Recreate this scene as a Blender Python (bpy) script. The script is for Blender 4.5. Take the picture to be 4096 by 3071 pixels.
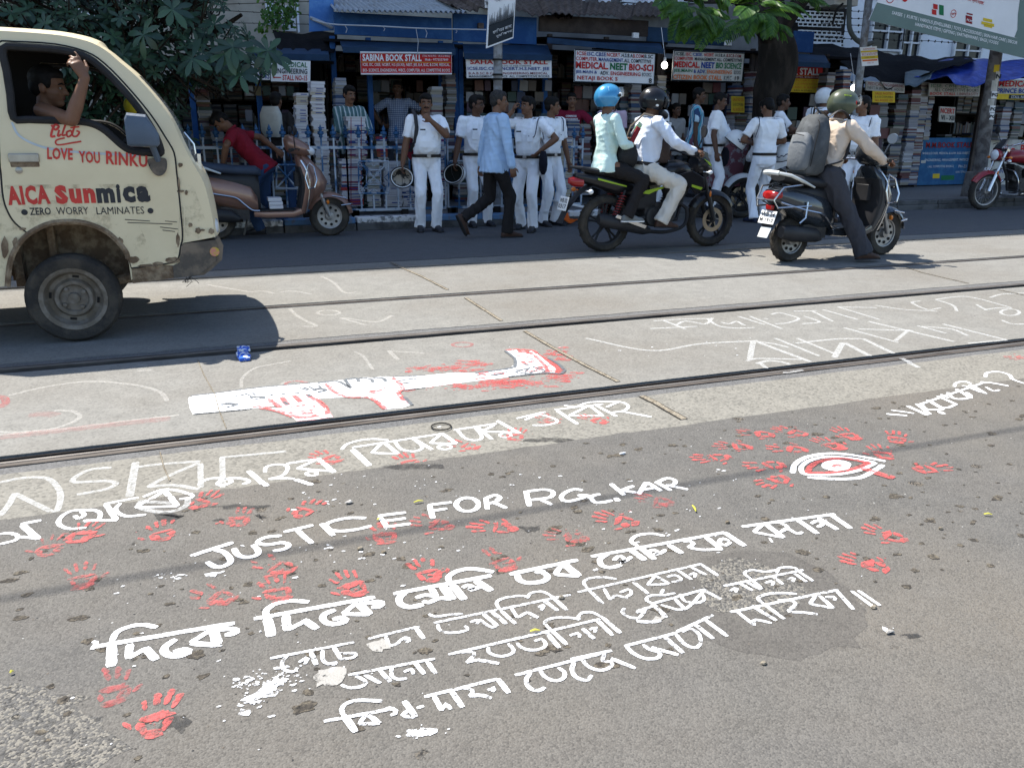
import bpy,bmesh,math,random
import numpy as np
from mathutils import Vector,Matrix,Euler,noise
R=math.radians
V=Vector
for _o in list(bpy.data.objects):bpy.data.objects.remove(_o)
SC=bpy.context.scene
COL=SC.collection
# ------------------------------------------------------------ camera, sky, sun, exposure
CF,CPITCH,CYAW,CROLL,CH=3313.7,R(17.05),R(21.54),R(0.36),1.277
_c,_s=math.cos(CPITCH),math.sin(CPITCH)
_fh=V((math.sin(CYAW),math.cos(CYAW),0));_rt=V((math.cos(CYAW),-math.sin(CYAW),0));_up=V((0,0,1))
FW=_fh*_c-_up*_s
_u0=_fh*_s+_up*_c
RT=_rt*math.cos(CROLL)+_u0*math.sin(CROLL)
UP=_u0*math.cos(CROLL)-_rt*math.sin(CROLL)
cam=bpy.data.objects.new('camera',bpy.data.cameras.new('camera'));COL.objects.link(cam)
cam.data.sensor_width=36;cam.data.lens=CF/4096*36;cam.data.clip_end=500;cam.data.clip_start=0.05
cam.matrix_world=Matrix(((RT.x,UP.x,-FW.x,0),(RT.y,UP.y,-FW.y,0),(RT.z,UP.z,-FW.z,CH),(0,0,0,1)))
SC.camera=cam
SUNV=V((-0.34,0.46,1.0)).normalized()
SUN_EL=math.asin(SUNV.z)
w=bpy.data.worlds.new('World');SC.world=w;w.use_nodes=True
_nt=w.node_tree;_sky=_nt.nodes.new('ShaderNodeTexSky');_sky.sky_type='NISHITA';_sky.sun_disc=False
_sky.sun_elevation=SUN_EL;_sky.sun_rotation=math.atan2(SUNV.x,SUNV.y)
_sky.dust_density=0.7;_sky.ozone_density=1.6
_bg=_nt.nodes['Background'];_bg.inputs[1].default_value=0.13
_nt.links.new(_sky.outputs[0],_bg.inputs[0])
sun=bpy.data.objects.new('sun',bpy.data.lights.new('sun','SUN'));COL.objects.link(sun)
sun.data.energy=5.0;sun.data.angle=R(0.5);sun.data.color=(1.0,0.95,0.87)
sun.rotation_euler=SUNV.to_track_quat('Z','Y').to_euler()
SC.view_settings.view_transform='Standard';SC.view_settings.look='None'
SC.view_settings.exposure=1.15;SC.view_settings.gamma=1
SC.cycles.use_denoising=True;SC.cycles.max_bounces=6;SC.cycles.transparent_max_bounces=12
# ------------------------------------------------------------ photo geometry: a pixel to a point on the ground / on an upright plane
def ray(px,py):
 return FW+RT*((px-2048)/CF)-UP*((py-1535.5)/CF)
def G(px,py,z=0.0):
 d=ray(px,py);t=(z-CH)/d.z
 return V((d.x*t,d.y*t,z))
def AY(px,py,Y):
 d=ray(px,py);t=Y/d.y
 return V((d.x*t,Y,CH+d.z*t))
 # ------------------------------------------------------------ helpers
def tag(o,label=None,cat=None,group=None,kind=None):
 if label:o['label']=label
 if cat:o['category']=cat
 if group:o['group']=group
 if kind:o['kind']=kind
 return o
def thing(name,label,cat,loc=(0,0,0),rz=0.0,group=None):
 o=bpy.data.objects.new(name,None);COL.objects.link(o);o.empty_display_size=0.1
 o.location=loc;o.rotation_euler=(0,0,rz)
 return tag(o,label,cat,group)
def copy_tree(o,parent=None,deep=True):
 c=o.copy();COL.objects.link(c)
 if parent:c.parent=parent
 if deep:
  for ch in o.children:copy_tree(ch,c)
 return c
class MB:
 """collects shapes and links them as one mesh object"""
 def __init__(s):s.v=[];s.f=[];s.m=[]
 def add(s,vs,fs,m=0):
  b=len(s.v);s.v+=[tuple(q)for q in vs];s.f+=[[b+i for i in f]for f in fs];s.m+=[m]*len(fs)
  return s
 def box(s,c,d,m=0,rz=0.0,rot=None,taper=1.0):
  x,y,z=d[0]/2,d[1]/2,d[2]/2
  vs=[V((i*x*(taper if k>0 else 1),j*y*(taper if k>0 else 1),k*z))for k in(-1,1)for j in(-1,1)for i in(-1,1)]
  M=rot if rot is not None else Matrix.Rotation(rz,3,'Z')
  vs=[M@q+V(c)for q in vs]
  return s.add(vs,[(0,2,3,1),(4,5,7,6),(0,1,5,4),(2,6,7,3),(0,4,6,2),(1,3,7,5)],m)
 def rings(s,rings,m=0,caps=True,closed=False):
  n=len(rings[0]);vs=[q for r in rings for q in r];fs=[]
  k=len(rings)
  for i in range(k if closed else k-1):
   a,b=i*n,((i+1)%k)*n
   for j in range(n):fs.append((a+j,a+(j+1)%n,b+(j+1)%n,b+j))
  if caps and not closed:fs.append(tuple(range(n))[::-1]);fs.append(tuple((k-1)*n+j for j in range(n)))
  return s.add(vs,fs,m)
 def tube(s,pts,r,n=8,m=0,caps=True,closed=False,flat=1.0):
  pts=[V(q)for q in pts];k=len(pts);rs=r if isinstance(r,(list,tuple))else[r]*k
  out=[];prev=None
  for i,q in enumerate(pts):
   a=pts[i-1]if(i>0 or closed)else q;b=pts[(i+1)%k]if(i<k-1 or closed)else q
   t=(b-a)
   t=t.normalized()if t.length>1e-9 else V((0,0,1))
   if prev is None:
    u=t.cross(V((0,0,1))if abs(t.z)<0.9 else V((1,0,0))).normalized()
   else:
    u=(prev-t*prev.dot(t));u=u.normalized()if u.length>1e-6 else t.orthogonal().normalized()
   prev=u;w_=t.cross(u)
   out.append([q+(u*math.cos(2*math.pi*j/n)+w_*(flat*math.sin(2*math.pi*j/n)))*rs[i]for j in range(n)])
  return s.rings(out,m,caps,closed)
 def loft(s,secs,n=16,m=0,e=2.0,caps=True):
  """secs: (centre, side vector, up vector, r_side, r_up[, exponent])"""
  out=[]
  for q in secs:
   c,a,b,ra,rb=V(q[0]),V(q[1]),V(q[2]),q[3],q[4];ee=q[5]if len(q)>5 else e
   ring=[]
   for j in range(n):
    t=2*math.pi*j/n;ct,st=math.cos(t),math.sin(t)
    x=math.copysign(abs(ct)**(2/ee),ct);y=math.copysign(abs(st)**(2/ee),st)
    ring.append(c+a*(ra*x)+b*(rb*y))
   out.append(ring)
  return s.rings(out,m,caps)
 def loftx(s,secs,n=16,m=0,e=2.5,caps=True):
  """body panels of a vehicle: secs of (x, y, z, half width, half height)"""
  return s.loft([((q[0],q[1],q[2]),(0,1,0),(0,0,1),q[3],q[4])for q in secs],n,m,e,caps)
 def sph(s,c,r,n=12,m=0,M=None):
  r=(r,r,r)if not isinstance(r,(tuple,list))else r;rings=[]
  k=max(4,n//2);c=V(c)
  for i in range(k+1):
   a=math.pi*(i+0.02 if i==0 else i-0.02 if i==k else i)/k
   ring=[V((r[0]*math.sin(a)*math.cos(2*math.pi*j/n),r[1]*math.sin(a)*math.sin(2*math.pi*j/n),-r[2]*math.cos(a)))for j in range(n)]
   rings.append([c+(M@q if M is not None else q)for q in ring])
  return s.rings(rings,m)
 def lathe(s,prof,c,axis='y',n=24,m=0,caps=True,closed=False):
  """prof: (radius, offset along the axis)"""
  c=V(c);out=[]
  for r,h in prof:
   ring=[]
   for j in range(n):
    t=2*math.pi*j/n;a,b=r*math.cos(t),r*math.sin(t)
    ring.append(c+(V((a,h,b))if axis=='y' else V((a,b,h))if axis=='z' else V((h,a,b))))
   out.append(ring)
  return s.rings(out,m,caps,closed)
 def prism(s,pts,d,m=0):
  """polygon pushed along d"""
  pts=[V(q)for q in pts];d=V(d);n=len(pts)
  return s.add(pts+[q+d for q in pts],[tuple(range(n))[::-1],tuple(range(n,2*n))]+[(i,(i+1)%n,n+(i+1)%n,n+i)for i in range(n)],m)
 def quad(s,a,b,c,d,m=0):return s.add([a,b,c,d],[(0,1,2,3)],m)
 def moved(s,M):
  s.v=[tuple(M@V(q))for q in s.v];return s
 def mesh(s,name,mats,smooth=True,angle=40,tri=False):
  me=bpy.data.meshes.new(name);me.from_pydata(s.v,[],s.f)
  mats=mats if isinstance(mats,(list,tuple))else[mats]
  for q in mats:me.materials.append(q)
  if len(mats)>1:me.polygons.foreach_set('material_index',s.m)
  bm=bmesh.new();bm.from_mesh(me);bmesh.ops.recalc_face_normals(bm,faces=bm.faces);bm.to_mesh(me);bm.free()
  if smooth:
   me.polygons.foreach_set('use_smooth',[True]*len(me.polygons));me.set_sharp_from_angle(angle=R(angle))
  me.update();return me
 def build(s,name,mats,parent=None,smooth=True,angle=40,bevel=0.0,**kw):
  o=bpy.data.objects.new(name,s.mesh(name,mats,smooth,angle));COL.objects.link(o)
  if parent:o.parent=parent
  if bevel:
   b=o.modifiers.new('bevel','BEVEL');b.width=bevel;b.segments=2;b.limit_method='ANGLE';b.angle_limit=R(35)
  if kw:tag(o,**kw)
  return o
def link_mesh(name,me,parent=None):
 o=bpy.data.objects.new(name,me);COL.objects.link(o)
 if parent:o.parent=parent
 return o
def evaluated(me,mods):
 """mesh with modifiers applied"""
 o=bpy.data.objects.new('work',me);COL.objects.link(o)
 for t,kw in mods:
  md=o.modifiers.new(t,t)
  for k,v in kw.items():setattr(md,k,v)
 dg=bpy.context.evaluated_depsgraph_get()
 out=bpy.data.meshes.new_from_object(o.evaluated_get(dg))
 bpy.data.objects.remove(o);return out
 # ---- lettering
_txt={}
def text2d(t,bold=0.0,sp=1.0):
 k=(t,bold,sp)
 if k not in _txt:
  cu=bpy.data.curves.new('t','FONT');cu.body=t;cu.size=1;cu.offset=bold;cu.resolution_u=2;cu.space_character=sp
  o=bpy.data.objects.new('t',cu);COL.objects.link(o)
  dg=bpy.context.evaluated_depsgraph_get();me=bpy.data.meshes.new_from_object(o.evaluated_get(dg))
  bpy.data.objects.remove(o)
  vs=[(q.co.x,q.co.y)for q in me.vertices];fs=[tuple(p.vertices)for p in me.polygons]
  bpy.data.meshes.remove(me);bpy.data.curves.remove(cu)
  xs=[a for a,b in vs]or[0];ys=[b for a,b in vs]or[0]
  _txt[k]=(vs,fs,min(xs),max(xs),min(ys),max(ys))
 return _txt[k]
def put_text(mb,t,o,ux,uy,wd,ht,m=0,bold=0.0,sp=1.0,slant=0.0):
 """fit t into the rectangle at o (lower left corner) spanned by unit vectors ux, uy"""
 vs,fs,x0,x1,y0,y1=text2d(t,bold,sp)
 if not vs:return
 sx=wd/max(1e-6,x1-x0);sy=ht/max(1e-6,y1-y0);o,ux,uy=V(o),V(ux),V(uy)
 mb.add([o+ux*((a-x0)*sx+slant*(b-y0)*sy)+uy*((b-y0)*sy)for a,b in vs],fs,m)
 # ---- materials
_mats={}
def mat(name,col,rough=0.6,metal=0.0,var=0.12,scale=6.0,bump=0.0,bscale=60.0,col2=None,thr=None,spec=0.22,coat=0.0,emit=0.0,alpha=None,trans=0.0,detail=6.0,stretch=None,sss=0.0):
 if name in _mats:return _mats[name]
 m=bpy.data.materials.new(name);m.use_nodes=True;nt=m.node_tree;N,L=nt.nodes,nt.links
 b=N['Principled BSDF'];b.inputs['Roughness'].default_value=rough;b.inputs['Metallic'].default_value=metal
 b.inputs['Specular IOR Level'].default_value=spec;b.inputs['Coat Weight'].default_value=coat
 col=(*col,1)
 tc=N.new('ShaderNodeTexCoord');co=tc.outputs['Object']
 if stretch:
  mp=N.new('ShaderNodeMapping');mp.inputs['Scale'].default_value=stretch;L.new(co,mp.inputs[0]);co=mp.outputs[0]
 nz=N.new('ShaderNodeTexNoise');nz.inputs['Scale'].default_value=scale;nz.inputs['Detail'].default_value=detail;nz.inputs['Roughness'].default_value=0.6
 L.new(co,nz.inputs['Vector'])
 rp=N.new('ShaderNodeValToRGB');L.new(nz.outputs[0],rp.inputs[0])
 if col2 is not None:
  t=thr or(0.45,0.6);rp.color_ramp.elements[0].position,rp.color_ramp.elements[1].position=t
  rp.color_ramp.elements[0].color=col;rp.color_ramp.elements[1].color=(*col2,1)
 else:
  rp.color_ramp.elements[0].position,rp.color_ramp.elements[1].position=0.3,0.7
  rp.color_ramp.elements[0].color=tuple(c*(1-var)for c in col[:3])+(1,)
  rp.color_ramp.elements[1].color=tuple(min(1,c*(1+var))for c in col[:3])+(1,)
 L.new(rp.outputs[0],b.inputs['Base Color'])
 if bump:
  n2=N.new('ShaderNodeTexNoise');n2.inputs['Scale'].default_value=bscale;n2.inputs['Detail'].default_value=5;L.new(co,n2.inputs['Vector'])
  bp=N.new('ShaderNodeBump');bp.inputs['Strength'].default_value=bump;bp.inputs['Distance'].default_value=0.02
  L.new(n2.outputs[0],bp.inputs['Height']);L.new(bp.outputs[0],b.inputs['Normal'])
 if emit:b.inputs['Emission Color'].default_value=col;b.inputs['Emission Strength'].default_value=emit
 if trans:b.inputs['Transmission Weight'].default_value=trans
 if sss:b.inputs['Subsurface Weight'].default_value=sss;b.inputs['Subsurface Radius'].default_value=(0.01,0.004,0.002)
 if alpha is not None:b.inputs['Alpha'].default_value=alpha
 _mats[name]=m;return m
def srgb(r,g,b):
 return tuple(((c/255)/12.92 if c<=10 else((c/255+0.055)/1.055)**2.4)for c in(r,g,b))
def ramp_mat(name,stops,source='island',rough=0.6,bump=0.0,bscale=40):
 """each book / leaf of one mesh, or each object, gets its own colour"""
 if name in _mats:return _mats[name]
 m=bpy.data.materials.new(name);m.use_nodes=True;nt=m.node_tree;N,L=nt.nodes,nt.links
 b=N['Principled BSDF'];b.inputs['Roughness'].default_value=rough
 if source=='island':s=N.new('ShaderNodeNewGeometry').outputs['Random Per Island']
 else:s=N.new('ShaderNodeObjectInfo').outputs['Random']
 rp=N.new('ShaderNodeValToRGB');rp.color_ramp.interpolation='CONSTANT';L.new(s,rp.inputs[0])
 el=rp.color_ramp.elements
 while len(el)<len(stops):el.new(0.5)
 for i,c in enumerate(stops):el[i].position=i/len(stops);el[i].color=(*c,1)
 L.new(rp.outputs[0],b.inputs['Base Color']);_mats[name]=m;return m
 # ------------------------------------------------------------ road surfaces
def ground_mat(name,base,agg,brown,agg_scale=120,rough=0.9,pits=0.35,pit_scale=4.0,bump=0.5,agg_amt=0.45,stain=0.35):
 m=bpy.data.materials.new(name);m.use_nodes=True;nt=m.node_tree;N,L=nt.nodes,nt.links
 b=N['Principled BSDF'];b.inputs['Roughness'].default_value=rough;b.inputs['Specular IOR Level'].default_value=0.3
 co=N.new('ShaderNodeTexCoord').outputs['Object']
 def noise_(s,d=5,r=0.6):
  n=N.new('ShaderNodeTexNoise');n.inputs['Scale'].default_value=s;n.inputs['Detail'].default_value=d;n.inputs['Roughness'].default_value=r;L.new(co,n.inputs['Vector']);return n.outputs[0]
 def vor(s,feat='F1',rnd=1.0):
  n=N.new('ShaderNodeTexVoronoi');n.inputs['Scale'].default_value=s;n.feature=feat;n.inputs['Randomness'].default_value=rnd;L.new(co,n.inputs['Vector']);return n
 def mth(op,a,c=None,clamp=False):
  n=N.new('ShaderNodeMath');n.operation=op;n.use_clamp=clamp
  for i,q in enumerate((a,c)):
   if q is None:continue
   if isinstance(q,(int,float)):n.inputs[i].default_value=q
   else:L.new(q,n.inputs[i])
  return n.outputs[0]
 def ramp(v,p0,p1,c0=(0,0,0),c1=(1,1,1)):
  n=N.new('ShaderNodeValToRGB');e=n.color_ramp.elements;e[0].position,e[1].position=p0,p1;e[0].color=(*c0,1);e[1].color=(*c1,1);L.new(v,n.inputs[0]);return n.outputs[0]
 def mix(f,a,c):
  n=N.new('ShaderNodeMix');n.data_type='RGBA'
  if isinstance(f,(int,float)):n.inputs[0].default_value=f
  else:L.new(f,n.inputs[0])
  for i,q in((6,a),(7,c)):
   if isinstance(q,tuple):n.inputs[i].default_value=(*q,1)
   else:L.new(q,n.inputs[i])
  return n.outputs[2]
 big=noise_(0.55,4);mid=noise_(7,6,0.7);fine=noise_(230,3,0.7)
 c=ramp(mid,0.3,0.72,tuple(q*0.82 for q in base),tuple(q*1.16 for q in base))
 c=mix(mth('MULTIPLY',ramp(big,0.42,0.66),stain),c,brown)
 v=vor(agg_scale);stone=N.new('ShaderNodeSeparateColor');L.new(v.outputs['Color'],stone.inputs[0])
 c=mix(mth('MULTIPLY',ramp(stone.outputs[0],0.55,0.62),agg_amt),c,agg)
 c=mix(mth('MULTIPLY',ramp(stone.outputs[1],0.74,0.80),agg_amt*1.1),c,tuple(q*0.42 for q in base))
 c=mix(mth('MULTIPLY',ramp(fine,0.50,0.72),0.35),c,tuple(q*0.55 for q in base))
 pv=vor(pit_scale);pk=N.new('ShaderNodeSeparateColor');L.new(pv.outputs['Color'],pk.inputs[0])
 d=mth('ADD',pv.outputs['Distance'],mth('MULTIPLY',mth('SUBTRACT',noise_(24,5,0.8),0.5),0.34))
 lim=mth('MULTIPLY',mth('SUBTRACT',pk.outputs[0],0.42,True),pits*0.30)
 pit=mth('MULTIPLY',mth('SUBTRACT',lim,d),26.0,True)
 rim=mth('MULTIPLY',mth('SUBTRACT',mth('ADD',lim,0.02),d),12.0,True)
 c=mix(mth('MULTIPLY',rim,0.35),c,tuple(q*1.3 for q in agg))
 c=mix(mth('MULTIPLY',pit,0.95),c,ramp(stone.outputs[2],0.35,0.75,tuple(q*0.16 for q in base),tuple(q*0.95 for q in brown)))  # shade inside the pits painted into the colour, mixed with brown grit
 L.new(c,b.inputs['Base Color'])
 h=mth('ADD',mth('MULTIPLY',fine,0.25),mth('MULTIPLY',v.outputs['Distance'],-0.55))
 h=mth('ADD',h,mth('MULTIPLY',mid,0.5));h=mth('SUBTRACT',h,mth('MULTIPLY',pit,2.6))
 bp=N.new('ShaderNodeBump');bp.inputs['Strength'].default_value=bump;bp.inputs['Distance'].default_value=0.006
 L.new(h,bp.inputs['Height']);L.new(bp.outputs[0],b.inputs['Normal'])
 return m
M_ASPH=ground_mat('asphalt',(0.091,0.0875,0.081),(0.150,0.142,0.127),(0.142,0.122,0.095),210,pits=0.95,pit_scale=5.6,bump=0.5,agg_amt=0.35,stain=0.5)
M_ASPH2=ground_mat('asphalt_far',(0.075,0.077,0.082),(0.11,0.11,0.11),(0.10,0.095,0.085),110,pits=0.15,pit_scale=2.4,bump=0.3,agg_amt=0.3)
M_CONC=ground_mat('track_concrete',(0.172,0.168,0.154),(0.22,0.213,0.192),(0.13,0.118,0.10),95,pits=0.35,pit_scale=9.0,bump=0.3,agg_amt=0.26,stain=0.75)
M_CONC2=ground_mat('edge_concrete',(0.166,0.159,0.139),(0.218,0.206,0.177),(0.16,0.146,0.12),90,pits=0.30,pit_scale=11.0,bump=0.4,agg_amt=0.42)
M_PATCH=ground_mat('coarse_patch',(0.085,0.083,0.079),(0.20,0.185,0.155),(0.15,0.135,0.11),170,pits=0.8,pit_scale=11.0,bump=0.9,agg_amt=0.7)
M_PATCHD=ground_mat('smooth_patch',(0.078,0.074,0.068),(0.12,0.113,0.10),(0.11,0.095,0.078),200,pits=0.6,pit_scale=7.0,bump=0.4,agg_amt=0.35)
M_MORTAR=ground_mat('rail_filler',(0.098,0.098,0.097),(0.15,0.15,0.15),(0.13,0.12,0.11),160,pits=0.2,pit_scale=7.0,bump=0.3)
M_PAVE=ground_mat('pavement',(0.14,0.14,0.14),(0.2,0.2,0.19),(0.11,0.10,0.09),70,pits=0.2,bump=0.4)
M_STEEL=mat('rail_steel',(0.09,0.078,0.068),0.7,0.2,col2=(0.045,0.036,0.03),scale=9,stretch=(0.3,3,3),bump=0.1)
M_POLISH=mat('rail_polished',(0.20,0.185,0.17),0.5,0.5,var=0.3,scale=4)
M_GROOVE=mat('rail_groove',(0.03,0.024,0.02),0.8)
M_DIRT=mat('joint_dirt',(0.25,0.22,0.17),0.95,col2=(0.15,0.125,0.09),scale=30,bump=0.8,bscale=90)
M_BLACK=mat('black_gap',(0.02,0.018,0.016),0.9)
rnd=random.Random(5)
XA,XB=-45.0,120.0
def sheet(name,y0,y1,z,m,drop=0.1,jag0=0.0,jag1=0.0,step=0.05,lo=-2.0,hi=12.0,kind='structure'):
 """a strip of road with ragged long edges"""
 xs=[XA]+list(np.arange(lo,hi,step))+[XB]if(jag0 or jag1)else[XA,XB]
 mb=MB();a,b=[],[]
 for x in xs:
  j0=(noise.noise((x*3.1,y0,0))*1.2+noise.noise((x*14,y0,3)))*jag0;j1=(noise.noise((x*3.3,y1,7))*1.2+noise.noise((x*15,y1,5)))*jag1
  a.append(V((x,y0+j0,z)));b.append(V((x,y1+j1,z)))
 n=len(xs);dz=V((0,0,drop))
 vs=a+b+[q-dz for q in a]+[q-dz for q in b]
 fs=[(i,i+1,n+i+1,n+i)for i in range(n-1)]+[(2*n+i,2*n+i+1,i+1,i)for i in range(n-1)]+[(n+i,n+i+1,3*n+i+1,3*n+i)for i in range(n-1)]
 mb.add(vs,fs);o=mb.build(name,m,smooth=False);o['kind']=kind;return o
g=MB();g.quad((-300,-200,-0.13),(500,-200,-0.13),(500,400,-0.13),(-300,400,-0.13));g.build('ground',mat('earth',(0.05,0.045,0.04),0.95),smooth=False,kind='structure')
sheet('road',-40,3.0,0.004,M_ASPH,jag1=0.012)
sheet('concrete_edge_strip',2.9,3.452,0.0,M_CONC2,jag1=0.006)
sheet('track_bed',3.664,5.008,0.0,M_CONC,jag0=0.003,jag1=0.003)
sheet('track_bed',5.235,6.245,0.0,M_CONC,jag0=0.012,jag1=0.004)
sheet('track_bed',6.388,7.765,0.0,M_CONC,jag0=0.003)
sheet('track_bed',7.86,8.26,-0.004,M_CONC,jag0=0.003)
sheet('road',8.22,10.95,0.002,M_ASPH2,jag0=0.014)
sheet('rail_filler',3.40,3.53,-0.002,M_MORTAR,jag0=0.004);sheet('rail_filler',5.10,5.26,-0.003,M_MORTAR,jag1=0.01)
sheet('rail_filler',6.22,6.29,-0.003,M_MORTAR);sheet('rail_filler',7.83,7.90,-0.006,M_MORTAR)
def rail(yh0,yh1,yg0,yg1,label):
 """grooved tram rail: head between yh0 and yh1, groove between yg0 and yg1, lip beyond"""
 t=thing('tram_rail',label,'rail',(0,(yh0+yh1)/2,0),group='tram rails set in the road');oy=(yh0+yh1)/2
 L_=lambda y0,y1,z0,z1,nm,m:MB().box(((XA+XB)/2,(y0+y1)/2-oy,(z0+z1)/2),(XB-XA,y1-y0,z1-z0)).build(nm,m,t,smooth=False)
 L_(yh0,yh1,-0.10,0.003,'rail_head',M_STEEL)
 s=0.007;c=(yh0+yh1)/2+(0.012 if yg0>yh0 else-0.012)
 L_(c-s,c+s,-0.01,0.0055,'polished_band',M_POLISH)
 L_(min(yg0,yg1),max(yg0,yg1),-0.10,-0.085,'groove_floor',M_GROOVE)
 lip=(yg1,yg1+0.012)if yg0>yh0 else(yg0-0.012,yg0)
 L_(lip[0],lip[1],-0.10,-0.012,'guard_lip',M_GROOVE)
 return t
rail(3.525,3.585,3.585,3.652,'near tram rail right behind the long line of painted white writing')
rail(5.07,5.13,5.018,5.07,'second tram rail, just behind the painted leg')
rail(6.285,6.33,6.33,6.376,'third tram rail crossing the bright concrete behind the painted leg')
rail(7.822,7.85,7.776,7.822,'farthest tram rail, along the edge of the shade by the motorcycle')
# open joints between the concrete slabs
def joint(name,pts,wd,label=None):
 mb=MB();pts=[G(*q)for q in pts];dense=[]
 for a,b in zip(pts,pts[1:]):
  k=max(2,int((b-a).length/0.05));dense+=[a.lerp(b,i/k)for i in range(k)]
 dense.append(pts[-1]);n=len(dense);t=(dense[-1]-dense[0]).normalized();pr=V((-t.y,t.x,0));rows=[]
 for i,q in enumerate(dense):
  e=[noise.noise((i*0.37,k*9.1,2))*0.3 for k in range(4)]
  ws=[-0.42+e[0]*0.5,-0.25-0.1*abs(e[1]),0.36+e[2]*0.6,0.40+e[3]*0.4]
  rows.append([q+pr*(wd*k)+V((0,0,0.0045 if j in(0,3)else 0.0035))for j,k in enumerate(ws)])
 for a,b in zip(rows,rows[1:]):
  for j in range(3):mb.quad(a[j],a[j+1],b[j+1],b[j],1 if j==1 else 0)
 return mb.build(name,[M_BLACK,M_DIRT],smooth=False,kind='structure')
joint('slab_joint',[(2565,1585),(2620,1612),(2668,1640),(2735,1678)],0.048)
joint('slab_joint',[(2098,1325),(2160,1362),(2240,1408),(2340,1462),(2472,1528)],0.036)
joint('slab_joint',[(1862,1192),(1905,1220),(1950,1248),(2005,1284)],0.036)
joint('slab_joint',[(1565,1050),(1612,1074),(1690,1108),(1790,1160)],0.036)
joint('slab_joint',[(3620,1068),(3690,1092),(3875,1135)],0.018)
joint('slab_joint',[(3990,1160),(4096,1181)],0.018)
joint('slab_crack',[(790,1440),(815,1500),(860,1580),(875,1640),(905,1715)],0.006)
joint('slab_crack',[(640,1810),(655,1870),(680,1925)],0.006)
# patches in the near road
def blob(mb,pts,z,m=0,jag=0.012,step=0.03):
 q=[G(*a)for a in pts];out=[]
 for a,b in zip(q,q[1:]+q[:1]):
  k=max(1,int((b-a).length/step))
  for i in range(k):
   p_=a.lerp(b,i/k);out.append(V((p_.x+noise.noise((p_.x*22,p_.y*22,1))*jag,p_.y+noise.noise((p_.x*22,p_.y*22,8))*jag,z)))
 mb.add(out,[tuple(range(len(out)))])
p=MB();blob(p,[(2690,2330),(2800,2240),(2950,2205),(3150,2215),(3300,2280),(3400,2370),(3460,2470),(3470,2530),(3420,2560),(3435,2600),(3340,2590),(3200,2650),(3060,2630),(2900,2590),(2790,2560),(2700,2480),(2660,2400)],0.0044,jag=0.022)
p.build('road_patch',M_PATCHD,smooth=False,kind='structure')
p=MB();blob(p,[(2780,2330),(2860,2250),(2960,2230),(3080,2270),(3200,2340),(3210,2420),(3120,2470),(3000,2450),(2880,2460),(2800,2420)],0.0047,jag=0.03)
p.build('road_patch',M_PATCH,smooth=False,kind='structure')
p=MB();blob(p,[(-250,2760),(0,2738),(120,2742),(230,2765),(320,2800),(350,2860),(420,2915),(480,2950),(520,2990),(470,3015),(360,3060),(340,3110),(200,3200),(-300,3300)],0.0046,jag=0.05)
p.build('road_patch',M_PATCH,smooth=False,kind='structure')
# kerb and pavement
M_KERB=mat('kerb_stone',(0.10,0.10,0.10),0.9,col2=(0.055,0.055,0.055),scale=5,bump=0.5)
M_KBLUE=mat('kerb_blue_paint',(0.10,0.19,0.33),0.8,col2=(0.14,0.145,0.15),scale=7,thr=(0.5,0.62),bump=0.3)
M_KWHITE=mat('kerb_white_paint',(0.62,0.62,0.62),0.8,col2=(0.17,0.17,0.17),scale=9,thr=(0.5,0.6),bump=0.3)
kb=MB();x=-8.0;i=0
while x<40:
 L_=0.92;c=x+L_/2;dz=rnd.uniform(-0.008,0.008)
 painted=1 if c<5.8 else 0
 if 2.42<c<3.3:painted=2
 elif c<5.8 and i%5==4:painted=2
 kb.box((c,11.03+rnd.uniform(-0.01,0.01),0.04+dz),(L_-0.014,0.2,0.10));kb.box((c,11.035,0.129+dz),(L_-0.02,0.196,0.078),painted)
 x+=L_;i+=1
kb.build('kerb',[M_KERB,M_KBLUE,M_KWHITE],smooth=False,bevel=0.014,kind='structure')
MB().box(((XA+XB)/2,20,0.06),(XB-XA,17.8,0.17)).build('pavement',M_PAVE,smooth=False,kind='structure')
# ------------------------------------------------------------ painting and writing on the road
def paint_mat(name,col,wear=0.45,wscale=38.0,soft=0.06,rough=0.7,alpha=1.0,var=0.06):
 m=mat(name,col,rough,var=var,scale=20,bump=0.25,bscale=160,spec=0.3);nt=m.node_tree;N,L=nt.nodes,nt.links;b=N['Principled BSDF']
 co=N.new('ShaderNodeTexCoord').outputs['Object'];n=N.new('ShaderNodeTexNoise');n.inputs['Scale'].default_value=wscale;n.inputs['Detail'].default_value=8;n.inputs['Roughness'].default_value=0.75
 L.new(co,n.inputs['Vector']);r=N.new('ShaderNodeValToRGB');e=r.color_ramp.elements;e[0].position=wear-soft;e[1].position=wear+soft
 e[0].color=(0,0,0,1);e[1].color=(alpha,alpha,alpha,1);L.new(n.outputs[0],r.inputs[0]);L.new(r.outputs[0],b.inputs['Alpha']);return m
P_WHITE=paint_mat('white_road_paint',(0.80,0.81,0.82),0.41,80,0.07)
P_WORN=paint_mat('worn_white_road_paint',(0.74,0.76,0.79),0.455,65,0.07)
P_SPRAY=paint_mat('faint_white_spray',(0.66,0.67,0.66),0.47,60,0.16,alpha=0.50)
P_FAINT=paint_mat('fainter_chalk',(0.6,0.58,0.54),0.50,50,0.18,alpha=0.42)
P_RED=paint_mat('red_road_paint',(0.46,0.085,0.08),0.46,45,0.10,alpha=0.84)
P_WASH=paint_mat('washed_red_paint',(0.40,0.085,0.085),0.48,45,0.12,alpha=0.55)
P_RED2=paint_mat('thin_red_road_paint',(0.46,0.09,0.085),0.50,60,0.11,alpha=0.72)
P_PINK=paint_mat('pink_wash',(0.72,0.30,0.31),0.45,30,0.16,alpha=0.8)
P_GREYL=paint_mat('grey_outline_paint',(0.10,0.11,0.12),0.40,60,0.12)
_z=[0];LAY=[0]
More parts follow.
